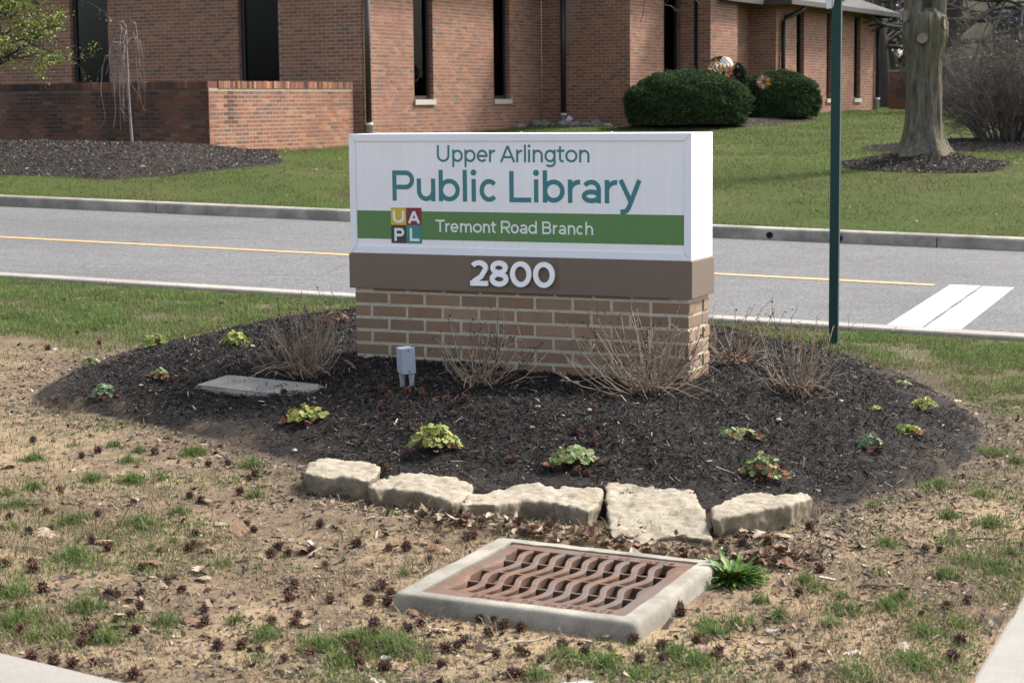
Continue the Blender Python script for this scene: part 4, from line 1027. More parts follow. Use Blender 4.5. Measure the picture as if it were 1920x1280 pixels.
m, nt, b = new_mat('rusted_iron'); v = coords(nt, 'Object')
c = ramp(nt, noise_node(nt, v, 16, 7, 0.7), [(0.28, (0.055, 0.027, 0.016)), (0.5, (0.098, 0.048, 0.026)), (0.72, (0.15, 0.080, 0.043))])
c = mixc(nt, ramp(nt, noise_node(nt, v, 4.5, 4, 0.6), [(0.45, (0,)*3), (0.62, (0.75,)*3)]), c, (0.085, 0.062, 0.052))
c = mixc(nt, 1.0, c, ramp(nt, noise_node(nt, v, 240, 3, 0.7), [(0.3, (0.78,)*3), (0.7, (1.18,)*3)]), 'MULTIPLY')
nt.links.new(c, b.inputs['Base Color']); b.inputs['Roughness'].default_value = 0.78; b.inputs['Metallic'].default_value = 0.15
bump(nt, b, noise_node(nt, v, 130, 6, 0.7), 0.35, 0.004)
mat_rust = m
grate = empty('drain_grate', (DR_C[0], DR_C[1], DRZ), DR_A, label='rusty cast iron storm drain grate with wavy bars', cat='drain grate')
grate.rotation_euler = (0, -TILT*-1*1.0 if False else math.atan(-TILT), DR_A)
ZG_ = 0.052; sx_, sy_ = 0.284, 0.287; yo_ = 0.006      # half size of the slotted field
mb = MB()
for (a, b_, c_, d) in ((-gx, gx, -gy, -sy_+yo_), (-gx, gx, sy_+yo_, gy)): mb.box(a, b_, c_, d, ZG_-0.038, ZG_, b=0.004)
for (a, b_) in ((-gx, -sx_), (sx_, gx)): mb.box(a, b_, -sy_-0.004+yo_, sy_+0.004+yo_, ZG_-0.038, ZG_-0.0006, b=0.004)
rim = mb.build('rim', mat_rust, grate)
NB = 11; pitchx = 2*sx_/(NB-1)
def wave(y): return 0.0155*math.sin(2*math.pi*(y-yo_+sy_)/(sy_*1.0)-0.5)
for k in range(1, NB-1):
    xk = -sx_+k*pitchx; mb = MB(); n = 40; vs_, fs_ = [], []
    for i in range(n+1):
        y = yo_-sy_-0.003+(2*sy_+0.006)*i/n; xc = xk+wave(y)
        for dx, z in ((-0.0095, ZG_-0.032), (-0.0112, ZG_-0.006), (-0.0075, ZG_-0.0012), (0.0075, ZG_-0.0012), (0.0112, ZG_-0.006), (0.0095, ZG_-0.032)): vs_.append((xc+dx, y, z))
    for i in range(n):
        for j in range(6): fs_.append((i*6+j, i*6+(j+1) % 6, i*6+6+(j+1) % 6, i*6+6+j))
    mb.add(vs_, [f[::-1] for f in fs_]); mb.build('bar', mat_rust, grate)
for sgn in (-1, 1):     # wavy inner edges of the side rims
    mb = MB(); n = 40; vs_, fs_ = [], []
    for i in range(n+1):
        y = yo_-sy_-0.003+(2*sy_+0.006)*i/n; xi = sgn*(sx_-0.006)+wave(y)*0.9; xo = sgn*(sx_+0.012)
        for x, z in ((xi, ZG_-0.034), (xi, ZG_-0.004), (xi+sgn*0.004, ZG_-0.0012), (xo, ZG_-0.0012)): vs_.append((x, y, z))
    for i in range(n):
        for j in range(3): fs_.append((i*4+j, i*4+j+1, i*4+5+j, i*4+4+j))
    mb.add(vs_, fs_); mb.build('scalloped_edge', mat_rust, grate, smooth=True)
for yy in (yo_-sy_/2, yo_, yo_+sy_/2):
    mb = MB(); mb.box(-sx_-0.01, sx_+0.01, yy-0.006, yy+0.006, ZG_-0.032, ZG_-0.006, b=0.002); mb.build('cross_rib', mat_rust, grate)
def cast_text(txt, y, C, x0, gap=0.0075, wl=0.0165):
    x = x0; tt = 0.0040
    for ch in txt:
        if ch == ' ': x += 0.026; continue
        w_ = {'I': 0.006, 'W': 0.022, 'M': 0.022}.get(ch, wl)
        o = link('cast_letter', stroke_mesh(glyph(ch, w_, C, tt), tt, 0.0022, 'cast_letter'), mat_rust, grate)
        o.location = (x, y, ZG_-0.0004); o.rotation_euler = (math.radians(-90), 0, 0); x += w_+gap
    return x
cast_text('DRAINS TO WATERWAYS', -gy+0.018, 0.027, -0.175)
cast_text('DUMP NO WASTE', gy-0.046, 0.024, -0.06)

# ================================================================ junction box, slab, post
bx, by = BOX
bz = float(top_z(np.array([bx]), np.array([by]))[0])
jb = empty('junction_box', (bx, by, bz), math.radians(28), label='grey metal electrical box on two conduit stubs in front of the plinth', cat='electrical box')
mat_gal = M('grey_enamel', (0.24, 0.28, 0.335), 0.08, 30, 0.4, 0.5, fine=0.05)
mat_gal_d = M('old_grey_conduit', (0.20, 0.215, 0.235), 0.3, 40, 0.55, 0.4)
mb = MB(); mb.box(-0.032, 0.032, -0.022, 0.036, 0.075, 0.193, b=0.004); body = mb.build('box_body', mat_gal, jb)
mb = MB(); mb.box(-0.034, 0.034, -0.030, -0.0225, 0.073, 0.195, b=0.002); cover = mb.build('cover', mat_gal, jb)
for z in (0.085, 0.183):
    mb = MB(); mb.tube([(0, -0.0300, z), (0, -0.0325, z)], 0.003, 10); mb.build('screw', mat_dark, cover)
for i, (x, y, l) in enumerate(((0.020, -0.008, -0.002), (-0.016, 0.018, 0.0))):
    mb = MB(); mb.tube([(x, y, 0.076), (x, y, 0.050), (x, y, 0.050), (x, y, l-0.05)], [0.0145, 0.0145, 0.0118, 0.0118], 14); mb.build('conduit', mat_gal if i == 0 else mat_gal_d, jb, smooth=False)
jb.rotation_euler = (math.radians(3), math.radians(-3.5), math.radians(28))

bm = bmesh.new(); 
zs = [float(top_z(np.array([x]), np.array([y]))[0])+0.006 for x, y in SLAB]
top = [bm.verts.new((x, y, z)) for (x, y), z in zip(SLAB, zs)]
f = bm.faces.new(top); r_ = bmesh.ops.extrude_face_region(bm, geom=[f])
for e in r_['geom']:
    if isinstance(e, bmesh.types.BMVert): e.co.z -= 0.12
bmesh.ops.recalc_face_normals(bm, faces=bm.faces[:])
bmesh.ops.bevel(bm, geom=[e for e in bm.edges], offset=0.010, segments=2, affect='EDGES')
me = bpy.data.meshes.new('slab'); bm.to_mesh(me); bm.free()
cx_, cy_ = np.mean(np.array(SLAB), 0); 
lid = empty('concrete_lid', (cx_, cy_, float(np.mean(zs))-0.05), label='flat weathered concrete utility lid set in the mulch', cat='utility lid')
mat_lid = concrete('lid_concrete', (0.17, 0.160, 0.138), (0.34, 0.325, 0.285), 0.4, 9.0)
me.materials.append(mat_lid); world_child(link('slab', me, None), lid, lid.location)
for px_, py_ in ((0.16, 0.30), (0.78, 0.60)):
    a = np.array(SLAB[0]); b_ = np.array(SLAB[1]); d_ = np.array(SLAB[5])
    p = a+(b_-a)*px_+(d_-a)*py_*0.9; e_ = (b_-a)/np.linalg.norm(b_-a)
    nn = np.array([-e_[1], e_[0]])
    zz = float(np.interp(px_, [0, 1], [zs[0], zs[1]]))
    P = [p-e_*0.055-nn*0.006, p+e_*0.055-nn*0.006, p+e_*0.055+nn*0.006, p-e_*0.055+nn*0.006]
    mb = MB(); mb.prism([tuple(q) for q in P], zz-0.03, zz+0.006); world_child(mb.build('slot_shade', mat_dark), lid, lid.location)  # solid black bar stands for the shade in a slot

px_, py_ = POST
post = empty('sign_post', (px_+0.02, py_, gz(px_, py_)), math.radians(-17), label='dark green square metal post standing by the drive', cat='sign post')
mat_post = M('dark_green_powder_coat', (0.006, 0.034, 0.030), 0.12, 6, 0.55, 0.25)
mb = MB(); mb.box(-0.029, 0.029, -0.029, 0.029, -0.3, 2.95, b=0.004); mb.build('post', mat_post, post)
mat_plate = paint_mat('white_sign_plate', (0.62, 0.63, 0.65), 0.35)
mb = MB(); pz = 2.09
poly_ = [(-0.15, pz+0.05), (-0.10, pz), (0.10, pz), (0.15, pz+0.05), (0.15, pz+0.45), (-0.15, pz+0.45)]
mb.add([(x, -0.0015, z) for x, z in poly_]+[(x, 0.0015, z) for x, z in poly_], [tuple(range(6)), tuple(range(6, 12))[::-1]]+[(i, (i+1) % 6, 6+(i+1) % 6, 6+i) for i in range(6)])
me = mb.mesh('plate'); plate_o = link('plate', me, mat_plate, post); plate_o.location = (-0.052, 0.06, 0); plate_o.rotation_euler = (0, 0, math.radians(-72))
mb = MB(); mb.box(-0.14, 0.14, -0.0028, -0.0016, pz+0.10, pz+0.125); mb.build('stripe', M('orange_vinyl', (0.55, 0.16, 0.03), 0.05, 5, 0.5), plate_o)
mb = MB(); mb.tube([(0.026, 0.0, 2.13), (0.045, 0.0, 2.13)], 0.004, 8); mb.build('bolt', mat_dark, post)

# ================================================================ limestone edging
m, nt, b = new_mat('rough_limestone'); v = coords(nt, 'World')
c = ramp(nt, noise_node(nt, v, 9, 7, 0.7), [(0.25, (0.22, 0.185, 0.135)), (0.5, (0.305, 0.265, 0.20)), (0.75, (0.385, 0.348, 0.278))])
c = mixc(nt, ramp(nt, noise_node(nt, v, 26, 6, 0.8), [(0.50, (0,)*3), (0.68, (0.85,)*3)]), c, (0.19, 0.155, 0.112))
c = mixc(nt, 1.0, c, ramp(nt, noise_node(nt, v, 170, 3, 0.7), [(0.3, (0.82,)*3), (0.7, (1.12,)*3)]), 'MULTIPLY')
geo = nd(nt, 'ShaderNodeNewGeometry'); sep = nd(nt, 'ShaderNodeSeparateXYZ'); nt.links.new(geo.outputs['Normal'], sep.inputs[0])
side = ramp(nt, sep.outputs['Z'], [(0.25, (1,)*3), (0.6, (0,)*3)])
c = mixc(nt, side, c, mixc(nt, 1.0, c, (0.72, 0.70, 0.66), 'MULTIPLY'))   # steep faces darker than the tops, by surface normal
nt.links.new(c, b.inputs['Base Color']); b.inputs['Roughness'].default_value = 0.92; b.inputs['Specular IOR Level'].default_value = 0.2
bump(nt, b, noise_node(nt, v, 70, 9, 0.78), 0.9, 0.010)
mat_lime = m
ST_LABEL = ['leftmost pale limestone edging block, short and squat', 'second limestone edging block from the left, with a peaked back',
            'longest limestone edging block, middle of the row above the drain', 'limestone edging block tilted forward, its broad top facing out', 'rightmost limestone edging block, low with a long smooth side']
def stone(k, outline, zt):
    P = [np.array(p) for p in outline]; c0 = np.mean(P, 0)
    bm = bmesh.new()
    # outline is convexified a little and resampled
    top = []; tilt = {3: 0.17, 0: -0.02, 4: 0.06}.get(k, 0.0)
    for p in P:
        q_, w_ = qw(p[0], p[1]); top.append((p[0], p[1], gz(*p)+zt+tilt*(p[1]-c0[1])*(0.6 if k == 3 else 0.3)))
    bot = [(c0[0]+(x-c0[0])*0.93, c0[1]+(y-c0[1])*0.86+0.01, gz(x, y)-0.05) for x, y, z in top]
    n = len(top)
    tv = [bm.verts.new(p) for p in top]; bv = [bm.verts.new(p) for p in bot]
    bm.faces.new(tv); bm.faces.new(bv[::-1])
    for i in range(n): bm.faces.new((tv[i], bv[i], bv[(i+1) % n], tv[(i+1) % n]))
    bmesh.ops.recalc_face_normals(bm, faces=bm.faces[:])
    bmesh.ops.triangulate(bm, faces=bm.faces[:])
    me = bpy.data.meshes.new('tmp'); bm.to_mesh(me); bm.free()
    o = bpy.data.objects.new('tmp', me); COL.objects.link(o)
    md = o.modifiers.new('r', 'REMESH'); md.mode = 'VOXEL'; md.voxel_size = 0.0095
    ms = o.modifiers.new('s', 'SMOOTH'); ms.iterations = 2
    dg = bpy.context.evaluated_depsgraph_get(); ev = bpy.data.meshes.new_from_object(o.evaluated_get(dg))
    bpy.data.objects.remove(o)
    n = len(ev.vertices); co = np.empty(n*3, np.float32); ev.vertices.foreach_get('co', co); co = co.reshape(-1, 3)
    no = np.empty(n*3, np.float32); ev.vertices.foreach_get('normal', no); no = no.reshape(-1, 3)
    for i in range(n):
        p = Vector(co[i]); up = max(0.0, no[i][2])
        d = 0.012*mnoise.fractal(p*6+Vector((k*7, 0, 0)), 0.8, 2.1, 6)+0.0045*mnoise.noise(p*30)*(0.5+up)+0.0028*mnoise.noise(p*75)*(0.4+up)
        d += 0.008*(0.28-abs(mnoise.noise(p*11+Vector((k, 2*k, 0)))))*(0.45+0.55*up)+0.007*(0.28-abs(mnoise.noise(p*27+Vector((3*k, 0, k)))))
        cr = mnoise.turbulence(p*15+Vector((0, k*3, 0)), 3, False); d -= 0.008*max(0, cr-0.75)*up*2
        co[i] += no[i]*d
    ev.vertices.foreach_set('co', co.ravel())
    ev.polygons.foreach_set('use_smooth', np.ones(len(ev.polygons), bool)); ev.update()
    ev.materials.clear(); ev.materials.append(mat_lime)
    o = link('limestone_block', ev, None, label=ST_LABEL[k], cat='stone', group='limestone blocks edging the bed'); return o
for k, (ol, zt) in enumerate(STONES): stone(k, ol, zt)

# ================================================================ ground cover
def flakes(n, X, Y, Zf, L, Wd, cols, tilt=0.5, lift=0.006):
    """thin flat flakes (bark chips, leaf scraps): one quad each, random heading and tilt"""
    a = rng.uniform(0, 2*np.pi, n); ti = rng.normal(0, tilt, n); ro = rng.normal(0, tilt, n)
    ux = np.stack([np.cos(a)*np.cos(ti), np.sin(a)*np.cos(ti), np.sin(ti)], 1)
    vx = np.stack([-np.sin(a)*np.cos(ro), np.cos(a)*np.cos(ro), np.sin(ro)], 1)
    L = L[:, None]/2; Wd = Wd[:, None]/2
    C = np.stack([X, Y, Zf+lift+0.4*np.abs(np.sin(ti))*L[:, 0]], 1)
    s = rng.uniform(0.5, 1, (n, 1))
    V = np.stack([C-ux*L-vx*Wd*s, C+ux*L-vx*Wd, C+ux*L*0.9+vx*Wd, C-ux*L+vx*Wd*s], 1).reshape(-1, 3)
    F_ = np.arange(4*n).reshape(n, 4)
    return V, F_, np.repeat(cols, 4, 0)
def in_bed(n, pad=0.0):
    P = np.array(BED); lo, hi = P.min(0), P.max(0); out = []; tot = 0
    while tot < n:
        x = rng.uniform(lo[0], hi[0], n*2); y = rng.uniform(lo[1], hi[1], n*2); d = poly_dist(x, y, BED)
        edge = np.clip((d+0.10)/0.25, 0, 1)
        thin = 0.55+0.9*fbm(x, y, 3.0, 51)
        k = (d > pad) & (rng.random(n*2) < np.where(d > 0.35, 1.0, np.clip(edge*thin*1.1, 0, 1)))
        out.append(np.stack([x[k], y[k]], 1)); tot += k.sum()
    return np.concatenate(out)[:n]
def tri_cols(palette, n, p=None, amt=0.25):
    pal = np.array(palette); k = rng.choice(len(pal), n, p=p); return pal[k]*(1+rng.uniform(-amt, amt, (n, 1)))
mat_chip = M('shredded_bark', None, 0.1, 30, 0.85, 0.10)
N = 190000
P = in_bed(N, -0.07)
sz = rng.gamma(2.6, 0.0040, N)+0.005
V, Fc, C = flakes(N, P[:, 0], P[:, 1], near_z(P[:, 0], P[:, 1]), sz*1.4, rng.uniform(0.0016, 0.0045, N)+sz*0.06,
                  tri_cols([(0.012, 0.0115, 0.0125), (0.020, 0.018, 0.018), (0.030, 0.027, 0.026), (0.055, 0.047, 0.041), (0.095, 0.076, 0.058), (0.17, 0.135, 0.10), (0.32, 0.29, 0.24)], N, [0.44, 0.27, 0.13, 0.09, 0.045, 0.018, 0.007]), 0.38)
mulch = link('bark_mulch', mesh_np('bark_mulch', V, Fc, C), mat_chip, label='black shredded bark mulch spread round the sign', cat='mulch', kind='stuff')

# loose debris over the bare soil: bark specks, straw, grit
def fore(n, f=None):
    out = []; tot = 0
    while tot < n:
        y = rng.uniform(4.6, 11.5, n*2); x = rng.uniform(-1, 1, n*2)*(0.275*y+0.25)
        d = poly_dist(x, y, BED); q, w = qw(x, y); lx, ly = dr_local(x, y)
        k = (d < -0.02) & (q < 10.2) & (np.maximum(np.abs(lx)/(0.405), np.abs(ly)/0.42) > 1.02)
        k &= ~((x-WALK_R[0][0])*0.92-(y-WALK_R[0][1])*0.39 > -0.01) & ~((x-WALK_L[0][0])*-0.585+(y-WALK_L[0][1])*-0.81 > -0.01)
        k &= rng.random(n*2) < (25.0/np.maximum(y, 4)**2)*1.0
        if f is not None: k &= rng.random(n*2) < f(x, y, d)
        out.append(np.stack([x[k], y[k]], 1)); tot += k.sum()
    return np.concatenate(out)[:n]
N = 20000
P = fore(N, lambda x, y, d: 0.25+0.75*sstep((d+0.6)/0.5)+0.35*fbm(x, y, 2.5, 61))
sz = rng.gamma(2.0, 0.005, N)+0.004
V, Fc, C = flakes(N, P[:, 0], P[:, 1], near_z(P[:, 0], P[:, 1]), sz*1.3, sz*rng.uniform(0.25, 0.7, N),
                  tri_cols([(0.030, 0.026, 0.024), (0.07, 0.055, 0.042), (0.13, 0.095, 0.062), (0.20, 0.155, 0.105), (0.28, 0.235, 0.175), (0.40, 0.36, 0.31)], N, [0.25, 0.25, 0.26, 0.17, 0.055, 0.015]), 0.3, 0.003)
link('soil_debris', mesh_np('soil_debris', V, Fc, C), mat_chip, label='specks of bark and grit strewn over bare soil', cat='debris', kind='stuff')
# pebbles and clods
N = 9000
P = fore(N)
r_ = rng.gamma(1.6, 0.0022, N)+0.0018
base = np.array([(1, 0, 0), (-0.5, 0.87, 0), (-0.5, -0.87, 0), (0, 0, 0.8)]); 
a = rng.uniform(0, 6.28, N); ca, sa = np.cos(a), np.sin(a)
B = base[None]*(1+rng.uniform(-0.3, 0.3, (N, 4, 1)))*r_[:, None, None]
V = np.stack([B[..., 0]*ca[:, None]-B[..., 1]*sa[:, None], B[..., 0]*sa[:, None]+B[..., 1]*ca[:, None], B[..., 2]], -1)
V += np.stack([P[:, 0], P[:, 1], near_z(P[:, 0], P[:, 1])], 1)[:, None]
Fc = (np.array([(0, 1, 3), (1, 2, 3), (2, 0, 3)])[None]+4*np.arange(N)[:, None, None]).reshape(-1, 3)
C = np.repeat(tri_cols([(0.18, 0.138, 0.09), (0.12, 0.09, 0.06), (0.23, 0.185, 0.135), (0.15, 0.14, 0.13), (0.34, 0.31, 0.26)], N, [0.4, 0.3, 0.18, 0.08, 0.04]), 4, 0)
link('grit', mesh_np('grit', V.reshape(-1, 3), Fc, C), mat_chip, label='small clods and grit on the bare soil', cat='grit', kind='stuff')

mat_blade = M('grass_blade', None, 0.08, 20, 0.85, 0.08, transl=0.3)
mat_straw = M('dry_straw', None, 0.1, 20, 0.9, 0.08)
def blades(X, Y, Z, H, lean, Wd, cols, lean_dir=None, curve=0.5):
    """grass: each blade two stacked pieces, bent over"""
    n = len(X); a = rng.uniform(0, 2*np.pi, n) if lean_dir is None else lean_dir
    hx, hy = np.cos(a), np.sin(a); wa = a+np.pi/2+rng.normal(0, 0.5, n)
    wx, wy = np.cos(wa)*Wd/2, np.sin(wa)*Wd/2
    l1 = np.sin(lean*0.6)*H*0.55; z1 = np.cos(lean*0.6)*H*0.55
    le2 = np.clip(lean*(1+curve), 0, 1.75)
    l2 = l1+np.sin(le2)*H*0.45; z2 = z1+np.cos(le2)*H*0.45
    V = np.stack([np.stack([X-wx, Y-wy, Z-0.004], 1), np.stack([X+wx, Y+wy, Z-0.004], 1),
                  np.stack([X+hx*l1+wx*0.75, Y+hy*l1+wy*0.75, Z+z1], 1), np.stack([X+hx*l1-wx*0.75, Y+hy*l1-wy*0.75, Z+z1], 1),
                  np.stack([X+hx*l2, Y+hy*l2, Z+z2], 1)], 1).reshape(-1, 3)
    o = 5*np.arange(n)[:, None]
    T_ = np.concatenate([o+np.array([[0, 1, 2]]), o+np.array([[0, 2, 3]]), o+np.array([[3, 2, 4]])], 0)
    return V, T_, np.repeat(cols, 5, 0)
GREENS = [(0.088, 0.148, 0.038), (0.074, 0.126, 0.034), (0.114, 0.170, 0.048), (0.145, 0.185, 0.060), (0.096, 0.134, 0.052)]
DRYS = [(0.215, 0.165, 0.098), (0.155, 0.115, 0.068), (0.27, 0.22, 0.14), (0.10, 0.074, 0.047)]
# lawn strip between the bed and the drive
def lawn_pts(n):
    out = []; tot = 0
    while tot < n:
        w = rng.uniform(-9.5, 4.8, n*3); q = rng.uniform(8.2, 12.60, n*3); x, y = wq(w, q)
        d = poly_dist(x, y, BED); n1 = fbm(x, y, 1.3, 11); n2 = fbm(x, y, 4.5, 71)
        dens = sstep((q-9.0+0.75*n1)/1.3)*np.clip(0.55+1.0*n2+0.4*n1, 0.05, 1)*np.clip((-d-0.02)/0.14, 0, 1)*np.clip((12.56-q)/0.12, 0, 1)
        inv = (np.abs(x/y) < 0.40) & ~((x-WALK_R[0][0])*0.92-(y-WALK_R[0][1])*0.39 > -0.02)
        k = (rng.random(n*3) < dens) & inv
        out.append(np.stack([x[k], y[k], dens[k]], 1)); tot += k.sum()
    return np.concatenate(out)[:n]
N = 170000
P = lawn_pts(N)
zz = near_z(P[:, 0], P[:, 1])
dry = rng.random(N) < 0.24+0.50*sstep(0.4-0.9*fbm(P[:, 0], P[:, 1], 2.2, 73))
cols = np.where(dry[:, None], tri_cols(DRYS, N), tri_cols(GREENS, N, None, 0.42)*(1+0.35*fbm(P[:, 0], P[:, 1], 5, 76))[:, None])
H = rng.gamma(4, 0.0068, N)*(1+0.5*fbm(P[:, 0], P[:, 1], 3, 75))+0.008; H = np.where(dry, H*0.75, H)
V, Fc, C = blades(P[:, 0], P[:, 1], zz, H, np.abs(rng.normal(0.75, 0.4, N))+np.where(dry, 0.5, 0), rng.uniform(0.0025, 0.0052, N), cols)
link('near_lawn_grass', mesh_np('near_lawn_grass', V, Fc, C), mat_blade, label='short green lawn grass between the bed and the drive', cat='grass', kind='stuff')
# tufts on the bare soil in front
X_, Y_, H_, K_ = [], [], [], []
for (tx, ty, tr) in TUFTS:
    n = int(5600*(tr/0.1)**2*0.5)+150; n = min(n, 8000)
    rr = np.abs(rng.normal(0, 0.72*tr, n)); an = rng.uniform(0, 6.283, n)
    x = tx+rr*np.cos(an)*1.25; y = ty+rr*np.sin(an)*1.5
    keep = (fbm(x, y, 6, 81)+0.35*rng.normal(0, 1, n) > 0.05) & (poly_dist(x, y, BED) < 0.06)
    X_.append(x[keep]); Y_.append(y[keep]); H_.append(np.clip(1-rr[keep]/tr*0.35, 0.35, 1))
n_s = 20000; P = fore(n_s, lambda x, y, d: np.clip(0.1+1.5*fbm(x, y, 2.4, 83)+0.5*fbm(x, y, 9, 84), 0, 1))
X_.append(P[:, 0]); Y_.append(P[:, 1]); H_.append(np.full(n_s, 0.6))
X = np.concatenate(X_); Y = np.concatenate(Y_); hh = np.concatenate(H_); n = len(X)
lx, ly = dr_local(X, Y); ok = (np.maximum(np.abs(lx)/0.40, np.abs(ly)/0.415) > 1) & ~((X-WALK_R[0][0])*0.92-(Y-WALK_R[0][1])*0.39 > 0) & ~((X-WALK_L[0][0])*-0.585+(Y-WALK_L[0][1])*-0.81 > 0)
X, Y, hh = X[ok], Y[ok], hh[ok]; n = len(X)
dry = rng.random(n) < 0.14
cols = np.where(dry[:, None], tri_cols(DRYS, n), tri_cols(GREENS, n, None, 0.3))
V, Fc, C = blades(X, Y, near_z(X, Y), (rng.gamma(4, 0.0072, n)+0.008)*hh, np.abs(rng.normal(0.8, 0.45, n)), rng.uniform(0.0022, 0.0042, n), cols)
link('grass_tufts', mesh_np('grass_tufts', V, Fc, C), mat_blade, label='patchy green grass tufts on the bare soil in front', cat='grass', kind='stuff')
# dry straw lying on the soil
N = 22000
P = fore(N, lambda x, y, d: np.clip(0.35+0.8*fbm(x, y, 2.0, 91)+0.5*fbm(x, y, 7, 92), 0.03, 1)*np.where(d > -0.12, 0.3, 1))
V, Fc, C = blades(P[:, 0], P[:, 1], near_z(P[:, 0], P[:, 1]), rng.gamma(3, 0.011, N)+0.01, rng.uniform(0.9, 1.55, N), rng.uniform(0.0014, 0.0030, N), tri_cols(DRYS, N), curve=0.12)
link('dry_thatch', mesh_np('dry_thatch', V, Fc, C), mat_straw, label='dead straw-coloured grass matted on the bare soil', cat='dead grass', kind='stuff')
# lawn beyond the drive
N = 230000
w = rng.uniform(-19, 3.5, N*2); q = Q_FAR+0.2+rng.random(N*2)**1.35*32
x, y = wq(w, q)
k = (np.abs(x/y) < 0.29) & (rng.random(N*2) < np.clip(0.6+0.8*fbm(x, y, 0.8, 95)+0.8*fbm(x, y, 3, 96), 0.06, 1))
x, y, q = x[k][:N], y[k][:N], q[k][:N]; N = len(x)
pn = fbm(x, y, 0.45, 97)+0.6*fbm(x, y, 2.3, 98)
near_road = np.clip((27-q)/6, 0, 1)
dry = rng.random(N) < np.clip(0.20+0.22*near_road-0.9*pn*near_road-0.3*pn, 0.04, 0.8)
cols = np.where(dry[:, None], tri_cols(DRYS, N)*0.62, tri_cols(GREENS, N, None, 0.45)*np.array([0.96, 0.93, 0.80])*(1+0.40*fbm(x, y, 1.1, 99))[:, None])
V, Fc, C = blades(x, y, lawn_z(x, y), rng.gamma(4, 0.0065, N)+0.008, np.abs(rng.normal(0.8, 0.4, N)), rng.uniform(0.004, 0.009, N)*(q/24), cols)
link('far_lawn_grass', mesh_np('far_lawn_grass', V, Fc, C), mat_blade, label='green lawn rising from the drive to the library', cat='grass', kind='stuff')

n = 700; w = rng.uniform(-19, 3.5, n); q = Q_FAR+0.3+rng.random(n)*24; x, y = wq(w, q)
V, Fc, C = flakes(n, x, y, lawn_z(x, y)+0.02, rng.uniform(0.02, 0.06, n), rng.uniform(0.012, 0.03, n), tri_cols([(0.22, 0.175, 0.115), (0.15, 0.105, 0.065), (0.11, 0.07, 0.045), (0.30, 0.26, 0.19)], n, [0.3, 0.35, 0.28, 0.07]), 0.45)
link('lawn_leaf_scraps', mesh_np('lawn_leaf_scraps', V, Fc, C), mat_straw, label='scattered scraps of dead leaves on the far lawn', cat='leaf scraps', kind='stuff')
# ================================================================ mulch beds on the far lawn
mat_far_mulch = M('dark_bed_mulch', (0.030, 0.025, 0.022), 0.45, 7, 0.95, 0.1, fine=0.5, fscale=55, bmp=0.9, bscale=30, bdist=0.03)
def far_bed(name, poly, h, soft, label, nchip):
    P_ = np.array(poly); lo, hi = P_.min(0)-0.05, P_.max(0)+0.05
    xs = np.arange(lo[0], hi[0], 0.09); ys = np.arange(lo[1], hi[1], 0.09); X, Y = np.meshgrid(xs, ys)
    d = poly_dist(X, Y, poly); Z = ground_z(X, Y)-0.04+(0.05+h*sstep(d/soft))*(d > 0)+0.02*fbm(X, Y, 2.5, 101)
    n, m_ = len(xs), len(ys); i = (np.arange(m_-1)[:, None]*n+np.arange(n-1)[None]).ravel(); Fc = np.stack([i, i+1, i+n+1, i+n], 1)
    V = np.stack([X.ravel(), Y.ravel(), Z.ravel()], 1); Fc = Fc[(d.ravel()[Fc] > -0.08).any(1)]
    o = link(name, mesh_np(name, V, Fc, None, True), mat_far_mulch, kind='structure')
    x = rng.uniform(lo[0], hi[0], nchip*3); y = rng.uniform(lo[1], hi[1], nchip*3); d = poly_dist(x, y, poly); k = d > 0; x, y, d = x[k][:nchip], y[k][:nchip], d[k][:nchip]; n = len(x)
    z = ground_z(x, y)+0.01+h*sstep(d/soft)+0.02*fbm(x, y, 2.5, 101); sz = rng.gamma(3, 0.0032, n)+0.005
    V, Fc, C = flakes(n, x, y, z, sz*1.3, sz*0.5, tri_cols([(0.020, 0.017, 0.016), (0.042, 0.035, 0.030), (0.085, 0.072, 0.062), (0.17, 0.148, 0.128), (0.40, 0.37, 0.31)], n, [0.40, 0.30, 0.18, 0.10, 0.02]), 0.4)
    ch = link('bark_chips', mesh_np('bark_chips', V, Fc, C), mat_chip, o, kind='stuff')
    return o
berm = [(-9.5, 27.6), (-7.1, 26.55), (-6.28, 26.35), (-5.39, 26.0), (-4.62, 26.5), (-3.9, 27.6), (-3.36, 28.7), (-3.62, 30.0), (-3.95, 32.6), (-4.85, 31.35), (-7.6, 32.75), (-10.5, 34.2)]
far_bed('mulch_bed', berm, 0.23, 1.6, None, 70000)
TREE = np.array([5.63, 26.25])
ring = [(TREE[0]+1.17*math.cos(a)*(1+0.04*math.sin(3*a)), TREE[1]+1.25*math.sin(a)) for a in np.linspace(0, 2*math.pi, 28)[:-1]]
far_bed('mulch_ring', ring, 0.17, 1.1, None, 26000)
SHR = np.array([8.25, 31.7])
ring2 = [(SHR[0]+2.45*math.cos(a), SHR[1]+1.75*math.sin(a)) for a in np.linspace(0, 2*math.pi, 28)[:-1]]
far_bed('mulch_ring', ring2, 0.10, 1.0, None, 14000)
yb = [(2.0, 39.5), (2.5, 39.15), (3.8, 38.9), (4.9, 39.6), (5.8, 41.7), (6.9, 42.6), (6.9, 43.6), (6.2, 44.6), (4.4, 42.9), (3.0, 41.4), (2.55, 40.8)]
far_bed('mulch_bed', yb, 0.08, 0.6, None, 4000)

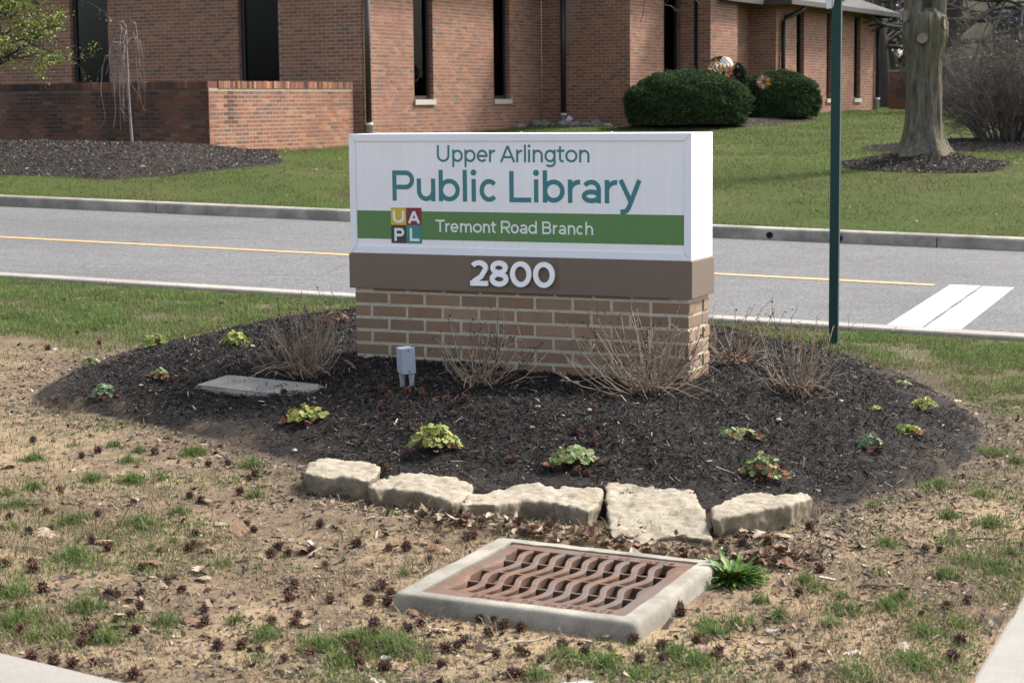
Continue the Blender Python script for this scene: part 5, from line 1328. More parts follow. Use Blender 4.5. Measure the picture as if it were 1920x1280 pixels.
# ================================================================ trees and shrubs
def bark_mat(name, lo, hi, moss=None):
    m, nt, b = new_mat(name); v = coords(nt, 'World')
    f = noise_node(nt, v, 22, 7, 0.7, (1, 1, 0.16)); c = ramp(nt, f, [(0.3, lo), (0.7, hi)])
    if moss: c = mixc(nt, ramp(nt, noise_node(nt, v, 3.2, 5, 0.65, (1, 1, 0.5)), [(0.42, (0,)*3), (0.68, (0.8,)*3)]), c, moss)
    nt.links.new(c, b.inputs['Base Color']); b.inputs['Roughness'].default_value = 0.95; b.inputs['Specular IOR Level'].default_value = 0.1
    bump(nt, b, f, 1.0, 0.07); return m
mat_bark = bark_mat('mossy_bark', (0.036, 0.033, 0.027), (0.23, 0.21, 0.17), (0.14, 0.13, 0.052))
mat_bark_dk = bark_mat('dark_bark', (0.020, 0.018, 0.016), (0.060, 0.053, 0.047))
mat_twig = M('twig_bark', None, 0.15, 8, 0.9, 0.15)
mat_needle = M('yew_needles', None, 0.12, 9, 0.85, 0.08, transl=0.15)
mat_leaf = M('leaf', None, 0.12, 9, 0.55, 0.35, transl=0.3)
def wander(p, d, L, n, wob, grav=0.0):
    P_ = [np.array(p, float)]; d = np.array(d, float); d /= np.linalg.norm(d)
    for i in range(n):
        d = d+rng.normal(0, wob, 3)+np.array([0, 0, grav]); d /= np.linalg.norm(d); P_.append(P_[-1]+d*L/n)
    return np.array(P_), d
def grow(T_, p, d, L, r, depth, kids, wob=0.12, grav=0.0, spread=0.7, col=(0.05, 0.045, 0.04), tips=None, shrink=0.62, stop=None):
    P_, d2 = wander(p, d, L, 6 if depth > 0 else 4, wob, grav)
    if stop is not None and stop(P_[-1]): return
    T_.add(P_, np.linspace(r, r*(0.55 if depth > 0 else 0.35), len(P_)), col)
    if tips is not None and depth <= 1: tips.append(P_)
    if depth == 0: return
    for i in range(kids):
        k = rng.integers(2, len(P_)); dd = d2+rng.normal(0, spread, 3)
        grow(T_, P_[k], dd, L*shrink*rng.uniform(0.7, 1.15), r*0.5, depth-1, kids, wob, grav, spread, col, tips, shrink, stop)

# --- street tree with pruning scars
tz = gz(*TREE)+0.19
tree = empty('lawn_tree', (TREE[0], TREE[1], tz), label='thick mossy trunk with pale pruning scars in a mulch ring', cat='tree')
bm = bmesh.new(); NS = 120; prof = [(-0.15, 0.42), (0.0, 0.325), (0.06, 0.285), (0.16, 0.255), (0.35, 0.238), (0.7, 0.225), (1.0, 0.217), (1.2, 0.226), (1.4, 0.25), (1.55, 0.268), (1.7, 0.265), (1.8, 0.235), (1.9, 0.16)]
rings = []
for z, r in prof:
    row = []
    for k in range(NS):
        a = 2*math.pi*k/NS; fl = 0.0
        if z < 0.35: fl = (0.35-z)*0.20*(0.5+0.5*math.sin(5*a+0.8))*(1 if z >= 0 else 1)
        rr = r+fl+0.013*math.sin(9*a+z*2)+0.010*mnoise.noise(Vector((math.cos(a)*5, math.sin(a)*5, z*1.3)))+0.012*mnoise.noise(Vector((math.cos(a)*14, math.sin(a)*14, z*2)))
        if z > 1.3: rr *= 1+0.10*math.cos(2*a)
        row.append(bm.verts.new((rr*math.cos(a)-0.03*z*0.3, rr*math.sin(a), z)))
    rings.append(row)
for i in range(len(rings)-1):
    for k in range(NS): bm.faces.new((rings[i][k], rings[i][(k+1) % NS], rings[i+1][(k+1) % NS], rings[i+1][k]))
bm.faces.new(rings[-1])
bmesh.ops.subdivide_edges(bm, edges=[e for e in bm.edges if abs(e.verts[0].co.z-e.verts[1].co.z) > 0.1], cuts=5)
for v in bm.verts:
    a = math.atan2(v.co.y, v.co.x)
    f = 0.016*mnoise.noise(Vector((a*8, v.co.z*0.9, 3.1)))+0.014*mnoise.noise(Vector((a*17, v.co.z*1.8, 9.1)))+0.020*(0.3-abs(mnoise.noise(Vector((math.cos(a)*9, math.sin(a)*9, v.co.z*1.1)))))
    v.co.x += math.cos(a)*f; v.co.y += math.sin(a)*f
me = bpy.data.meshes.new('trunk'); bm.to_mesh(me); bm.free(); me.polygons.foreach_set('use_smooth', np.ones(len(me.polygons), bool)); me.materials.append(mat_bark)
trunk = link('trunk', me, None, tree)
def limb(pts, rad, name='limb', mat=mat_bark, sides=18):
    mb = MB(); mb.tube(pts, rad, sides)
    me = mb.mesh(name, True)
    for v in me.vertices:
        p = v.co; n_ = mnoise.noise(Vector((p.x*9, p.y*9, p.z*2)))*0.02; v.co = p+Vector((n_, n_*0.7, 0))
    return link(name, me, mat, tree)
limb([(-0.10, -0.02, 1.35), (-0.165, -0.03, 1.75), (-0.20, -0.02, 2.4), (-0.30, 0.0, 3.4), (-0.5, 0.1, 4.8)], [0.15, 0.125, 0.115, 0.105, 0.08])
limb([(0.12, 0.0, 1.35), (0.165, 0.02, 1.75), (0.20, 0.02, 2.4), (0.28, 0.0, 3.4), (0.5, -0.2, 4.8)], [0.14, 0.115, 0.105, 0.10, 0.08])
limb([(0.02, 0.12, 1.5), (0.05, 0.20, 2.2), (0.1, 0.4, 3.4), (0.1, 0.7, 4.6)], [0.13, 0.11, 0.10, 0.07])
mat_scar = M('pruned_wood', (0.20, 0.165, 0.13), 0.3, 18, 0.9, 0.15, fine=0.2, fscale=60)
for (az, z, r, tall) in ((-107, 1.50, 0.062, 1.0), (-160, 1.80, 0.050, 1.5), (-35, 1.70, 0.045, 1.7)):
    a = math.radians(az); mb = MB(); R_ = 0.265 if z < 1.6 else (0.275 if z > 1.75 else 0.275)
    ca, sa = math.cos(a), math.sin(a); c0 = Vector((R_*ca-0.02, R_*sa, z)); tx, tn = Vector((-sa, ca, 0)), Vector((ca, sa, 0)); n = 20; vs_ = []
    for rr, o_ in ((1.35, -0.08), (1.3, 0.0), (1.12, 0.028), (1.0, 0.022), (0.0, 0.018)):
        for k in range(n):
            b_ = 2*math.pi*k/n; vs_.append(c0+tx*math.cos(b_)*r*rr+Vector((0, 0, 1))*math.sin(b_)*r*rr*tall+tn*o_)
    mb.add(vs_, [(i*n+k, i*n+(k+1) % n, (i+1)*n+(k+1) % n, (i+1)*n+k) for i in (0, 1) for k in range(n)]); col_ = mb.build('scar_collar', mat_bark, trunk, smooth=True)
    mb = MB(); mb.add(vs_[2*n:], [(i*n+k, i*n+(k+1) % n, (i+1)*n+(k+1) % n, (i+1)*n+k) for i in (0, 1) for k in range(n)]); mb.build('pruning_scar', mat_scar, trunk)
T_ = Tubes(4)
for p, d, L in (((0.5, -0.2, 4.8), (0.4, -0.1, 1), 1.8), ((-0.5, 0.1, 4.8), (-0.6, 0.1, 1), 1.8), ((0.1, 0.7, 4.6), (0.1, 0.5, 1), 1.6), ((-0.3, 0, 3.5), (-1, -0.4, 0.5), 1.8), ((0.3, 0.0, 3.5), (1, 0.2, 0.6), 1.8)):
    grow(T_, p, d, L, 0.06, 3, 4, 0.16, 0.02, 0.65, (0.062, 0.056, 0.047))
# long low limb reaching left over the lawn, with a few buds
lp = [(-0.35, 0.05, 3.9), (-1.2, 0.6, 3.75), (-2.2, 1.4, 3.25), (-2.85, 1.8, 2.72), (-3.10, 2.0, 2.42), (-3.32, 2.1, 2.26), (-3.62, 2.2, 2.21)]
T_.add(np.array(lp), [0.05, 0.042, 0.03, 0.018, 0.013, 0.009, 0.005], (0.07, 0.063, 0.055))
tips = []
for i in (3, 4, 5, 6):
    for j in range(4): grow(T_, lp[i], (rng.normal(-0.3, 0.7), rng.normal(0, 0.5), rng.normal(0.1, 0.6)), 0.42, 0.007, 1, 3, 0.25, 0.05, 0.7, (0.085, 0.075, 0.065), tips)
T_.build('crown', mat_twig, tree)

# --- generic leaf cloud
def leaf_quads(C, size, cols, flat=0.0):
    n = len(C); u = rng.normal(0, 1, (n, 3)); u[:, 2] *= (1-flat); u /= np.linalg.norm(u, axis=1)[:, None]
    v = np.cross(u, rng.normal(0, 1, (n, 3))); v /= np.linalg.norm(v, axis=1)[:, None]
    s = size[:, None]
    V = np.stack([C-u*s, C+v*s*0.55, C+u*s, C-v*s*0.55], 1).reshape(-1, 3); return V, np.arange(4*n).reshape(n, 4), np.repeat(cols, 4, 0)
# --- spring tree reaching in from the left
sl = np.array([-8.45, 28.6]); 
stree = empty('spring_tree', (sl[0], sl[1], gz(*sl)), label='tree with fresh yellow green leaves reaching in above the garden wall', cat='tree')
T_ = Tubes(5); tips = []
def out_of_view(p): return p[0] > 2.35 or p[2] < 1.15
T_.add(np.array([(0, 0, -0.2), (0.02, 0, 0.8), (0.1, 0.02, 1.6), (0.15, 0.0, 2.4), (0.1, 0, 3.4)]), [0.13, 0.11, 0.10, 0.08, 0.05], (0.035, 0.03, 0.027))
for z, dz, dx in ((1.25, 0.16, 1), (1.5, 0.12, 1), (1.8, 0.15, 1), (2.1, 0.10, 1), (2.3, 0.25, 1), (2.5, 0.02, 1), (2.6, 0.3, 1), (2.8, 0.2, 1), (3.0, 0.4, 1), (2.0, 0.3, -1), (2.6, 0.4, -1), (1.35, 0.06, 1), (1.65, 0.22, 1), (1.95, 0.05, 1), (2.25, 0.12, 1), (2.45, 0.18, 1), (2.7, 0.08, 1)):
    grow(T_, (0.1, 0, z), (dx, rng.normal(0, 0.35), dz), rng.uniform(1.15, 1.5), 0.03, 3, 4, 0.14, 0.012, 0.5, (0.030, 0.026, 0.025), tips, 0.6, out_of_view)
T_.build('trunk', mat_twig, stree)
C_ = []
for P_ in tips:
    if rng.random() < 0.35: continue
    for k in range(1, len(P_)):
        C_.append(P_[k]+rng.normal(0, 0.04, (3, 3)))
C_ = np.concatenate(C_); n = len(C_)
V, Fc, C = leaf_quads(C_, rng.uniform(0.012, 0.028, n), tri_cols([(0.17, 0.215, 0.03), (0.13, 0.18, 0.03), (0.22, 0.245, 0.04), (0.10, 0.145, 0.025)], n))
link('crown', mesh_np('crown', V, Fc, C), mat_leaf, stree)
# --- little weeping tree
wp = np.array([-6.02, 30.75]); wz = 0.93
weep = empty('weeping_tree', (wp[0], wp[1], wz), label='small bare weeping tree in front of the stained garden wall', cat='tree')
T_ = Tubes(6); WC_ = (0.21, 0.18, 0.17)
T_.add(np.array([(0.0, 0, -0.25), (0.0, 0, 0), (-0.012, 0, 0.3), (-0.03, 0, 0.8), (-0.035, 0, 1.3), (-0.03, 0, 1.7), (-0.035, 0, 1.88)]), [0.034, 0.026, 0.021, 0.019, 0.017, 0.014, 0.009], WC_)
T_.build('trunk', mat_twig, weep); T_ = Tubes(4)
for i in range(19):
    z0 = rng.uniform(1.25, 1.85); a = rng.uniform(0, 6.283); s_ = rng.uniform(0.16, 0.42)*(1.15 if rng.random() < 0.3 else 0.8); drop = rng.uniform(0.35, 1.35)
    ca, sa = math.cos(a), math.sin(a)
    P_ = [(0, 0, z0), (s_*0.35, 0, z0+0.12), (s_*0.75, 0, z0+0.10), (s_*0.95, 0, z0-0.08), (s_*1.02, 0, z0-0.35*drop), (s_*1.0, 0, z0-0.7*drop), (s_*1.06, 0, max(0.25, z0-drop))]
    P_ = np.array([(-0.035+x*ca, x*sa*0.8, z) for x, _, z in P_])+np.vstack([np.zeros((1, 3)), rng.normal(0, 0.018, (6, 3))])
    T_.add(P_, np.array([0.010, 0.009, 0.0075, 0.006, 0.005, 0.004, 0.0025])*rng.uniform(0.7, 1.2), np.array(WC_)*rng.uniform(0.6, 1.05))
    for j in range(3):
        k = rng.integers(2, 6); d, _ = wander(P_[k], (rng.normal(0, 0.4), rng.normal(0, 0.4), -1), rng.uniform(0.2, 0.5), 4, 0.25, -0.15); T_.add(d, [0.004, 0.0035, 0.003, 0.0025, 0.002], np.array(WC_)*0.7)
T_.build('branches', mat_twig, weep)

# --- clipped yews
def yew(c, rx, ry, h, label, lean=0.0, seed=0):
    z0 = gz(*c)+0.05; root = empty('yew_bush', (c[0], c[1], z0), label=label, cat='bush', group='clipped yews by the library')
    n = 42000; u = rng.normal(0, 1, (n*2, 3)); u /= np.linalg.norm(u, axis=1)[:, None]; u = u[u[:, 2] > -0.8][:n]; n = len(u)
    lump = 1+0.10*np.array([mnoise.noise(Vector(p*2.3)+Vector((seed, 0, 0))) for p in u])+0.07*np.array([mnoise.noise(Vector(p*7)+Vector((seed, 3, 0))) for p in u])
    low = np.clip(-u[:, 2], 0, 1); u = u.copy(); u[:, :2] *= (1/np.sqrt(np.maximum(1-u[:, 2]**2, 0.05))*(1-0.10*low))[:, None]*(low > 0)[:, None]+(low <= 0)[:, None]
    pw = np.sign(u)*np.abs(u)**0.95
    depth = 1-np.abs(rng.normal(0, 0.05, n))+np.where(rng.random(n) < 0.05, rng.uniform(0, 0.07, n), 0)
    P_ = np.stack([pw[:, 0]*rx*lump*depth+lean*np.maximum(pw[:, 2], 0)*-0.3, pw[:, 1]*ry*lump*depth, h*0.44+pw[:, 2]*h*0.56*lump*depth], 1); 
    P_[:, 0] += lean*0.0
    P_ = P_[P_[:, 2] > 0.02]; n = len(P_)
    V, Fc, C = leaf_quads(P_, rng.uniform(0.012, 0.030, n), tri_cols([(0.012, 0.024, 0.010), (0.018, 0.032, 0.012), (0.027, 0.043, 0.015), (0.035, 0.050, 0.018)], n, [0.3, 0.35, 0.25, 0.1])*2.0)
    link('foliage', mesh_np('foliage', V, Fc, C), mat_needle, root)
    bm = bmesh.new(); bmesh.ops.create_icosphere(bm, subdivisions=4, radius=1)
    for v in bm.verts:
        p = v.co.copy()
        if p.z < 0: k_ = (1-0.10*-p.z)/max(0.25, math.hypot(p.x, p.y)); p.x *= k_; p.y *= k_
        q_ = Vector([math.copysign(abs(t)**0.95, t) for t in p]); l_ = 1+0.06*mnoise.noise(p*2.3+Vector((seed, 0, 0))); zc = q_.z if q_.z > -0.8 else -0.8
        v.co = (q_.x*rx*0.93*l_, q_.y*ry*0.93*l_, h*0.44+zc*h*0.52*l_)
    me = bpy.data.meshes.new('dark_core'); bm.to_mesh(me); bm.free(); link('dark_core', me, M('yew_inner_shade', (0.010, 0.012, 0.007), 0.4, 9, 0.95), root)  # solid near-black core, colour standing for the shade inside the bush
    T_ = Tubes(4)
    for i in range(12): 
        P2, _ = wander((rng.normal(0, 0.1), rng.normal(0, 0.1), -0.15), (rng.normal(0, 1.2), rng.normal(-0.6, 0.8), 0.9), 0.6, 5, 0.2); T_.add(P2, 0.012, (0.06, 0.045, 0.035))
    T_.build('stems', mat_twig, root)
yew((3.66, 39.75), 1.27, 0.85, 1.12, 'large domed clipped yew at the brick corner', 0.0, 1)
yew((5.98, 43.0), 0.93, 0.75, 1.02, 'smaller dark clipped yew behind the domed one', 0.0, 5)

# --- big twiggy bush on the right
def twig_bush(c, rx, ry, h, n0, label, name, col, green=0.0, seed=0, group=None):
    root = empty(name, (c[0], c[1], gz(*c)+0.06), label=label, cat='bush', group=group); T_ = Tubes(3); tips = []
    for i in range(n0):
        a = rng.uniform(0, 6.283); s_ = math.sqrt(rng.random()); b0 = (0.55*rx*s_*math.cos(a)*0.5, 0.5*ry*s_*math.sin(a), -0.05)
        d = (math.cos(a)*s_*rx/h*1.1, math.sin(a)*s_*ry/h*1.1, 1.0)
        k = rng.uniform(0.75, 1.15); dep = np.array(col)*rng.uniform(0.6, 1.3)
        def stop(p): return (p[0]/rx)**2+(p[1]/ry)**2+((p[2]-h*0.45)/(h*0.58))**2 > 1.15
        grow(T_, b0, d, h*0.52*k, 0.014, 3, 5, 0.16, 0.0, 0.62, dep, tips, 0.6, stop)
    T_.build('twigs', mat_twig, root)
    if green:
        C_ = np.concatenate([P_[2:]+rng.normal(0, 0.015, P_[2:].shape) for P_ in tips]); C_ = C_[rng.random(len(C_)) < green*np.clip((C_[:, 2]-h*0.45)/(h*0.5)+0.15, 0.05, 1)]; n = len(C_)
        V, Fc, C = leaf_quads(C_, rng.uniform(0.010, 0.020, n), tri_cols([(0.10, 0.115, 0.03), (0.075, 0.085, 0.03), (0.12, 0.13, 0.04)], n)); link('buds', mesh_np('buds', V, Fc, C), mat_leaf, root)
    return root
twig_bush((8.25, 31.9), 1.7, 1.25, 2.3, 130, 'big round leafless bush right of the mossy trunk', 'twiggy_bush', (0.105, 0.086, 0.080), 0.30)

# ================================================================ dormant shrubs in the bed
def tzv(x, y): return float(near_z(np.array([x]), np.array([y]))[0])
SHR_LABEL = ['fullest dormant shrub, left of the plinth by the concrete lid', 'bare upright shrub before the middle of the plinth',
             'wide sprawling bare shrub before the right end of the plinth', 'thin dormant shrub behind the right end of the plinth', 'bare shrub in open mulch near the green post']
SHR_P = [(0.46, 0.26, 66, 0.55), (0.41, 0.27, 42, 0.75), (0.44, 0.40, 80, 0.85), (0.36, 0.20, 34, 0.6), (0.42, 0.24, 46, 0.6)]
for k, ((x, y), (h, rad, n, sp)) in enumerate(zip(SHRUBS, SHR_P)):
    z = tzv(x, y); root = empty('dormant_shrub', (x, y, z), label=SHR_LABEL[k], cat='shrub', group='dormant shrubs in the sign bed')
    T_ = Tubes(4); buds = []
    for i in range(n):
        a = rng.uniform(0, 6.283); s_ = rng.random()**0.6; 
        b0 = np.array([rng.normal(0, 0.03), rng.normal(0, 0.025), -0.02])
        hh_ = h*rng.uniform(0.35, 1.0)*(1-0.35*s_**2); R_ = rad*s_*rng.uniform(0.7, 1.2)
        e = b0+np.array([R_*math.cos(a), R_*math.sin(a)*0.8, hh_])
        mid = b0*0.5+e*0.5+np.array([R_*math.cos(a)*0.18, R_*math.sin(a)*0.15, -0.06*s_])
        t = np.linspace(0, 1, 7)[:, None]; P_ = (1-t)**2*b0+2*t*(1-t)*mid+t**2*e+np.vstack([np.zeros((1, 3)), np.cumsum(rng.normal(0, 0.006, (6, 3)), 0)])
        pale = rng.uniform(0.6, 1.15); base_c = np.array([0.31, 0.245, 0.185])*pale if rng.random() < 0.86 else np.array([0.085, 0.060, 0.055])
        T_.add(P_, np.linspace(0.0030, 0.0014, 7)*rng.uniform(0.8, 1.2), base_c)
        for j in range(rng.integers(2, 7)):
            q_ = rng.integers(2, 7); d = P_[q_]-P_[q_-1]; d = d/np.linalg.norm(d)+rng.normal(0, 0.5, 3); Q_, _ = wander(P_[q_], d, rng.uniform(0.04, 0.11), 3, 0.15)
            T_.add(Q_, [0.0018, 0.0015, 0.0012, 0.001], base_c*0.8); buds.append(Q_[-1]); buds.append(Q_[-2])
        if hh_ > 0.5*h: buds += [P_[-1], P_[-2], (P_[-1]+P_[-2])/2]
    for i in range(int(3+n/20)):      # low arching canes and dead stalks
        a = rng.uniform(0, 6.283); R_ = rad*rng.uniform(0.8, 1.35)
        P_ = np.array([(0, 0, 0), (R_*0.3*math.cos(a), R_*0.3*math.sin(a), 0.05), (R_*0.65*math.cos(a+0.2), R_*0.6*math.sin(a+0.2), 0.06), (R_*math.cos(a+0.3), R_*0.85*math.sin(a+0.3), 0.025)])
        T_.add(P_, [0.0024, 0.0022, 0.0018, 0.0013], (0.26, 0.205, 0.15))
    T_.build('stems', mat_twig, root)
    B_ = np.array(buds); B_ = B_[rng.random(len(B_)) < 0.55]; B_ = np.repeat(B_, 2, 0)+rng.normal(0, 0.006, (len(B_)*2, 3)); nn = len(B_)
    V, Fc, C = leaf_quads(B_, rng.uniform(0.004, 0.009, nn), tri_cols([(0.060, 0.044, 0.040), (0.095, 0.070, 0.055), (0.065, 0.070, 0.035), (0.045, 0.034, 0.034)], nn))
    link('buds', mesh_np('buds', V, Fc, C), mat_straw, root, kind='stuff')
    nn = 60; C_ = np.stack([rng.normal(0, 0.06, nn), rng.normal(0, 0.05, nn), rng.uniform(0.0, 0.05, nn)], 1)
    V, Fc, C = leaf_quads(C_, rng.uniform(0.010, 0.024, nn), tri_cols([(0.17, 0.085, 0.045), (0.22, 0.14, 0.085), (0.10, 0.06, 0.04)], nn), 0.5); link('dead_leaves', mesh_np('dead_leaves', V, Fc, C), mat_straw, root, kind='stuff')

# ================================================================ coral bells
def lobed_leaf(c, nrm, size, col, mbv):
    """scalloped, slightly cupped round leaf"""
    nrm = nrm/np.linalg.norm(nrm); u = np.cross(nrm, rng.normal(0, 1, 3)); u /= np.linalg.norm(u); v = np.cross(nrm, u); K = 14; o = mbv['n']
    r = size*(1+0.16*np.abs(np.sin(np.arange(K)*math.pi*3.5/K*2))); r[0] *= 0.45; an = 2*np.pi*np.arange(K)/K
    cup = rng.uniform(-0.05, 0.25)*size
    ringp = c+np.outer(r*np.cos(an), u)+np.outer(r*np.sin(an), v)+nrm*(cup+rng.normal(0, 0.10*size, (K, 1)))
    mbv['V'].append(np.vstack([c[None], ringp])); mbv['F'].append(np.array([(o, o+1+i, o+1+(i+1) % K) for i in range(K)])); 
    cc = np.tile(col, (K+1, 1))*np.vstack([[0.8], 1+rng.uniform(-0.12, 0.22, (K, 1))]); mbv['C'].append(cc); mbv['n'] += K+1
LIME = [(0.22, 0.26, 0.045), (0.27, 0.30, 0.06), (0.16, 0.22, 0.05), (0.32, 0.32, 0.08)]
OLIVE = [(0.13, 0.20, 0.055), (0.17, 0.23, 0.07), (0.10, 0.16, 0.05), (0.24, 0.27, 0.10)]
GREY = [(0.12, 0.19, 0.09), (0.16, 0.23, 0.13), (0.20, 0.27, 0.16), (0.10, 0.15, 0.07)]
RUST = [(0.13, 0.052, 0.032), (0.17, 0.08, 0.045), (0.09, 0.03, 0.022), (0.20, 0.115, 0.06)]
# (radius, height, leaves, palette, rust share, label)
PL = [(0.075, 0.075, 34, LIME, 0.10, 'bright lime coral bells clump at the left rear rim of the bed'),
      (0.080, 0.070, 32, LIME, 0.12, 'lime coral bells spreading at the back rim, left of the fullest shrub'),
      (0.060, 0.050, 14, OLIVE, 0.10, 'small green seedling at the far left rim of the bed'),
      (0.050, 0.040, 12, OLIVE, 0.55, 'small reddish green plant left of the concrete lid'),
      (0.062, 0.055, 16, GREY, 0.08, 'small grey green plant low at the left end of the bed'),
      (0.105, 0.065, 34, LIME, 0.28, 'ragged yellow green coral bells in front of the concrete lid'),
      (0.105, 0.085, 46, LIME, 0.10, 'largest lime coral bells, above the second limestone block'),
      (0.095, 0.070, 36, OLIVE, 0.30, 'green and russet coral bells above the longest limestone block'),
      (0.090, 0.085, 40, OLIVE, 0.62, 'russet leaved coral bells above the rightmost limestone block'),
      (0.085, 0.025, 20, OLIVE, 0.35, 'flat sparse plant in mulch below the sprawling shrub'),
      (0.055, 0.060, 18, GREY, 0.0, 'grey green leaved plant in the right part of the bed'),
      (0.060, 0.035, 16, LIME, 0.02, 'small bright yellow plant above the grey green one'),
      (0.065, 0.050, 20, LIME, 0.0, 'bright yellow plant nearest the right rim of the bed'),
      (0.040, 0.025, 9, LIME, 0.35, 'tiny yellow sprig below the bare shrub in open mulch'),
      (0.045, 0.030, 10, OLIVE, 0.0, 'tiny pale green plant at the right rear rim of the bed'),
      (0.090, 0.060, 24, RUST, 0.4, 'rust coloured plant at the back rim beside the plinth')]
for (x, y), (R_, h, n, pal, ru, lab) in zip(PLANTS, PL):
    z = tzv(x, y); root = empty('coral_bells', (x, y, z), label=lab, cat='plant', group='low plants in the sign bed')
    A_ = {'V': [], 'F': [], 'C': [], 'n': 0}; B_ = {'V': [], 'F': [], 'C': [], 'n': 0}; T_ = Tubes(3)
    for i in range(int(n*1.9)):
        a = rng.uniform(0, 6.283); s_ = math.sqrt(rng.random()); zz_ = h*(1-0.75*s_**2)*rng.uniform(0.6, 1.1)+0.006
        c = np.array([R_*s_*math.cos(a), R_*s_*math.sin(a)*0.85, zz_]); nr = np.array([math.cos(a)*s_*0.8, math.sin(a)*s_*0.8-0.25, 1.0])+rng.normal(0, 0.4, 3)
        T_.add(np.array([(0, 0, 0.0), c*0.5+np.array([0, 0, 0.004]), c]), 0.0012, (0.12, 0.12, 0.05))
        if rng.random() < ru: lobed_leaf(c*np.array([1.1, 1.1, 0.7]), nr, rng.uniform(0.008, 0.015), np.array(RUST[rng.integers(4)]), B_)
        else: lobed_leaf(c, nr, rng.uniform(0.010, 0.018)*(R_/0.09)**0.3, np.array(pal[rng.integers(4)])*(0.6+0.45*zz_/h), A_)
    for i in range(8):       # dead leaves round the crown
        a = rng.uniform(0, 6.283); c = np.array([R_*1.1*math.cos(a), R_*1.0*math.sin(a), 0.008]); lobed_leaf(c, np.array([0, 0, 1])+rng.normal(0, 0.35, 3), rng.uniform(0.010, 0.018), np.array([(0.09, 0.04, 0.03), (0.15, 0.075, 0.045)][rng.integers(2)]), B_)
    link('leaves', mesh_np('leaves', np.vstack(A_['V']) if A_['n'] else np.zeros((3, 3)), np.vstack(A_['F']) if A_['n'] else np.array([[0, 1, 2]]), np.vstack(A_['C']) if A_['n'] else None), mat_leaf, root, kind='stuff')
    link('withered_leaves', mesh_np('withered_leaves', np.vstack(B_['V']), np.vstack(B_['F']), np.vstack(B_['C'])), mat_straw, root, kind='stuff')
    T_.build('leaf_stalks', mat_twig, root)

# ---- broad weed beside the collar
wx, wy = WEED; root = empty('green_weed', (wx, wy, tzv(wx, wy)), label='lush green weed growing beside the drain collar', cat='weed')
V_, F_, C_ = [], [], []; o = 0
for i in range(190):
    a = rng.uniform(0, 6.283); L = rng.uniform(0.07, 0.15); el = rng.uniform(0.1, 0.85); wd = rng.uniform(0.009, 0.017); K = 9
    d = np.array([math.cos(a)*math.cos(el), math.sin(a)*math.cos(el), math.sin(el)]); s_ = np.array([-math.sin(a), math.cos(a), 0]); col = np.array([(0.060, 0.128, 0.016), (0.080, 0.155, 0.022), (0.045, 0.100, 0.016), (0.10, 0.165, 0.045)][rng.integers(4)])
    droop = rng.uniform(0.02, 0.10)
    for j in range(K):
        t = j/(K-1); c = d*L*t-np.array([0, 0, droop*t*t*0.5])+np.array([0, 0, 0.006]); wdt = wd*math.sin(math.pi*min(1, 0.12+0.88*t))**0.7*(0.55+0.45*(j % 2))+0.0008
        roll = rng.normal(0, 0.25); sv = s_*math.cos(roll)+np.array([0, 0, math.sin(roll)])
        V_ += [c-sv*wdt, c+np.array([0, 0, -0.002]), c+sv*wdt]; C_ += [col, col*1.25, col]
    for j in range(K-1):
        b_ = o+3*j; F_ += [(b_, b_+1, b_+4, b_+3), (b_+1, b_+2, b_+5, b_+4)]
    o += 3*K
link('leaves', mesh_np('leaves', np.array(V_), np.array(F_), np.array(C_)), mat_leaf, root, kind='stuff')

# ================================================================ sweetgum balls
mat_ball = M('seed_ball_husk', None, 0.25, 60, 0.85, 0.2)
ball_meshes = []
for k in range(7):
    r0 = 0.0115; V_, F_, C_ = [], [], []; o = 0; nsp = 46; ga = math.pi*(3-math.sqrt(5)); tint = np.array([(0.085, 0.044, 0.031), (0.075, 0.040, 0.029), (0.100, 0.051, 0.034), (0.066, 0.037, 0.028), (0.090, 0.052, 0.036), (0.080, 0.038, 0.026), (0.065, 0.038, 0.030)][k])
    bm = bmesh.new(); bmesh.ops.create_icosphere(bm, subdivisions=2, radius=r0*1.02); bm.verts.index_update()
    V_ += [np.array(v.co) for v in bm.verts]; F_ += [[v.index for v in f.verts] for f in bm.faces]; C_ += [tint*0.35]*len(bm.verts); o = len(bm.verts); bm.free()
    for i in range(nsp):
        z = 1-2*(i+0.5)/nsp; rr = math.sqrt(1-z*z); d = np.array([rr*math.cos(ga*i), rr*math.sin(ga*i), z])+rng.normal(0, 0.10, 3); d /= np.linalg.norm(d)
        u = np.cross(d, rng.normal(0, 1, 3)); u /= np.linalg.norm(u); v = np.cross(d, u); w_ = 0.0030; tip = d*r0*rng.uniform(1.55, 1.95)+rng.normal(0, 0.0012, 3)
        V_ += [d*r0*0.95+u*w_, d*r0*0.95-u*w_*0.5+v*w_*0.87, d*r0*0.95-u*w_*0.5-v*w_*0.87, tip]; F_ += [(o, o+1, o+3), (o+1, o+2, o+3), (o+2, o, o+3)]; C_ += [tint*0.9]*3+[tint*1.9]; o += 4
    me = mesh_np('seed_ball', np.array(V_), np.array(F_), np.array(C_)); me.materials.append(mat_ball); ball_meshes.append(me)
def ball(x, y, label, group, s=1.0):
    o = bpy.data.objects.new('seed_ball', ball_meshes[rng.integers(7)]); COL.objects.link(o)
    s *= rng.uniform(0.82, 1.12); o.scale = (s, s, s*rng.uniform(0.8, 1.0)); o.rotation_euler = rng.uniform(0, 6.28, 3)
    o.location = (x, y, tzv(x, y)+0.0125*s); tag(o, label, 'seed ball', group)
for x, y in BALLS: ball(x, y, 'dark brown spiky seed ball lying on soil or grass', 'seed balls on the bare soil and grass', 1.14)
for x, y in BED_BALLS: ball(x, y, 'russet spiky seed ball lying on the black mulch', 'seed balls in the mulch bed', 1.06)

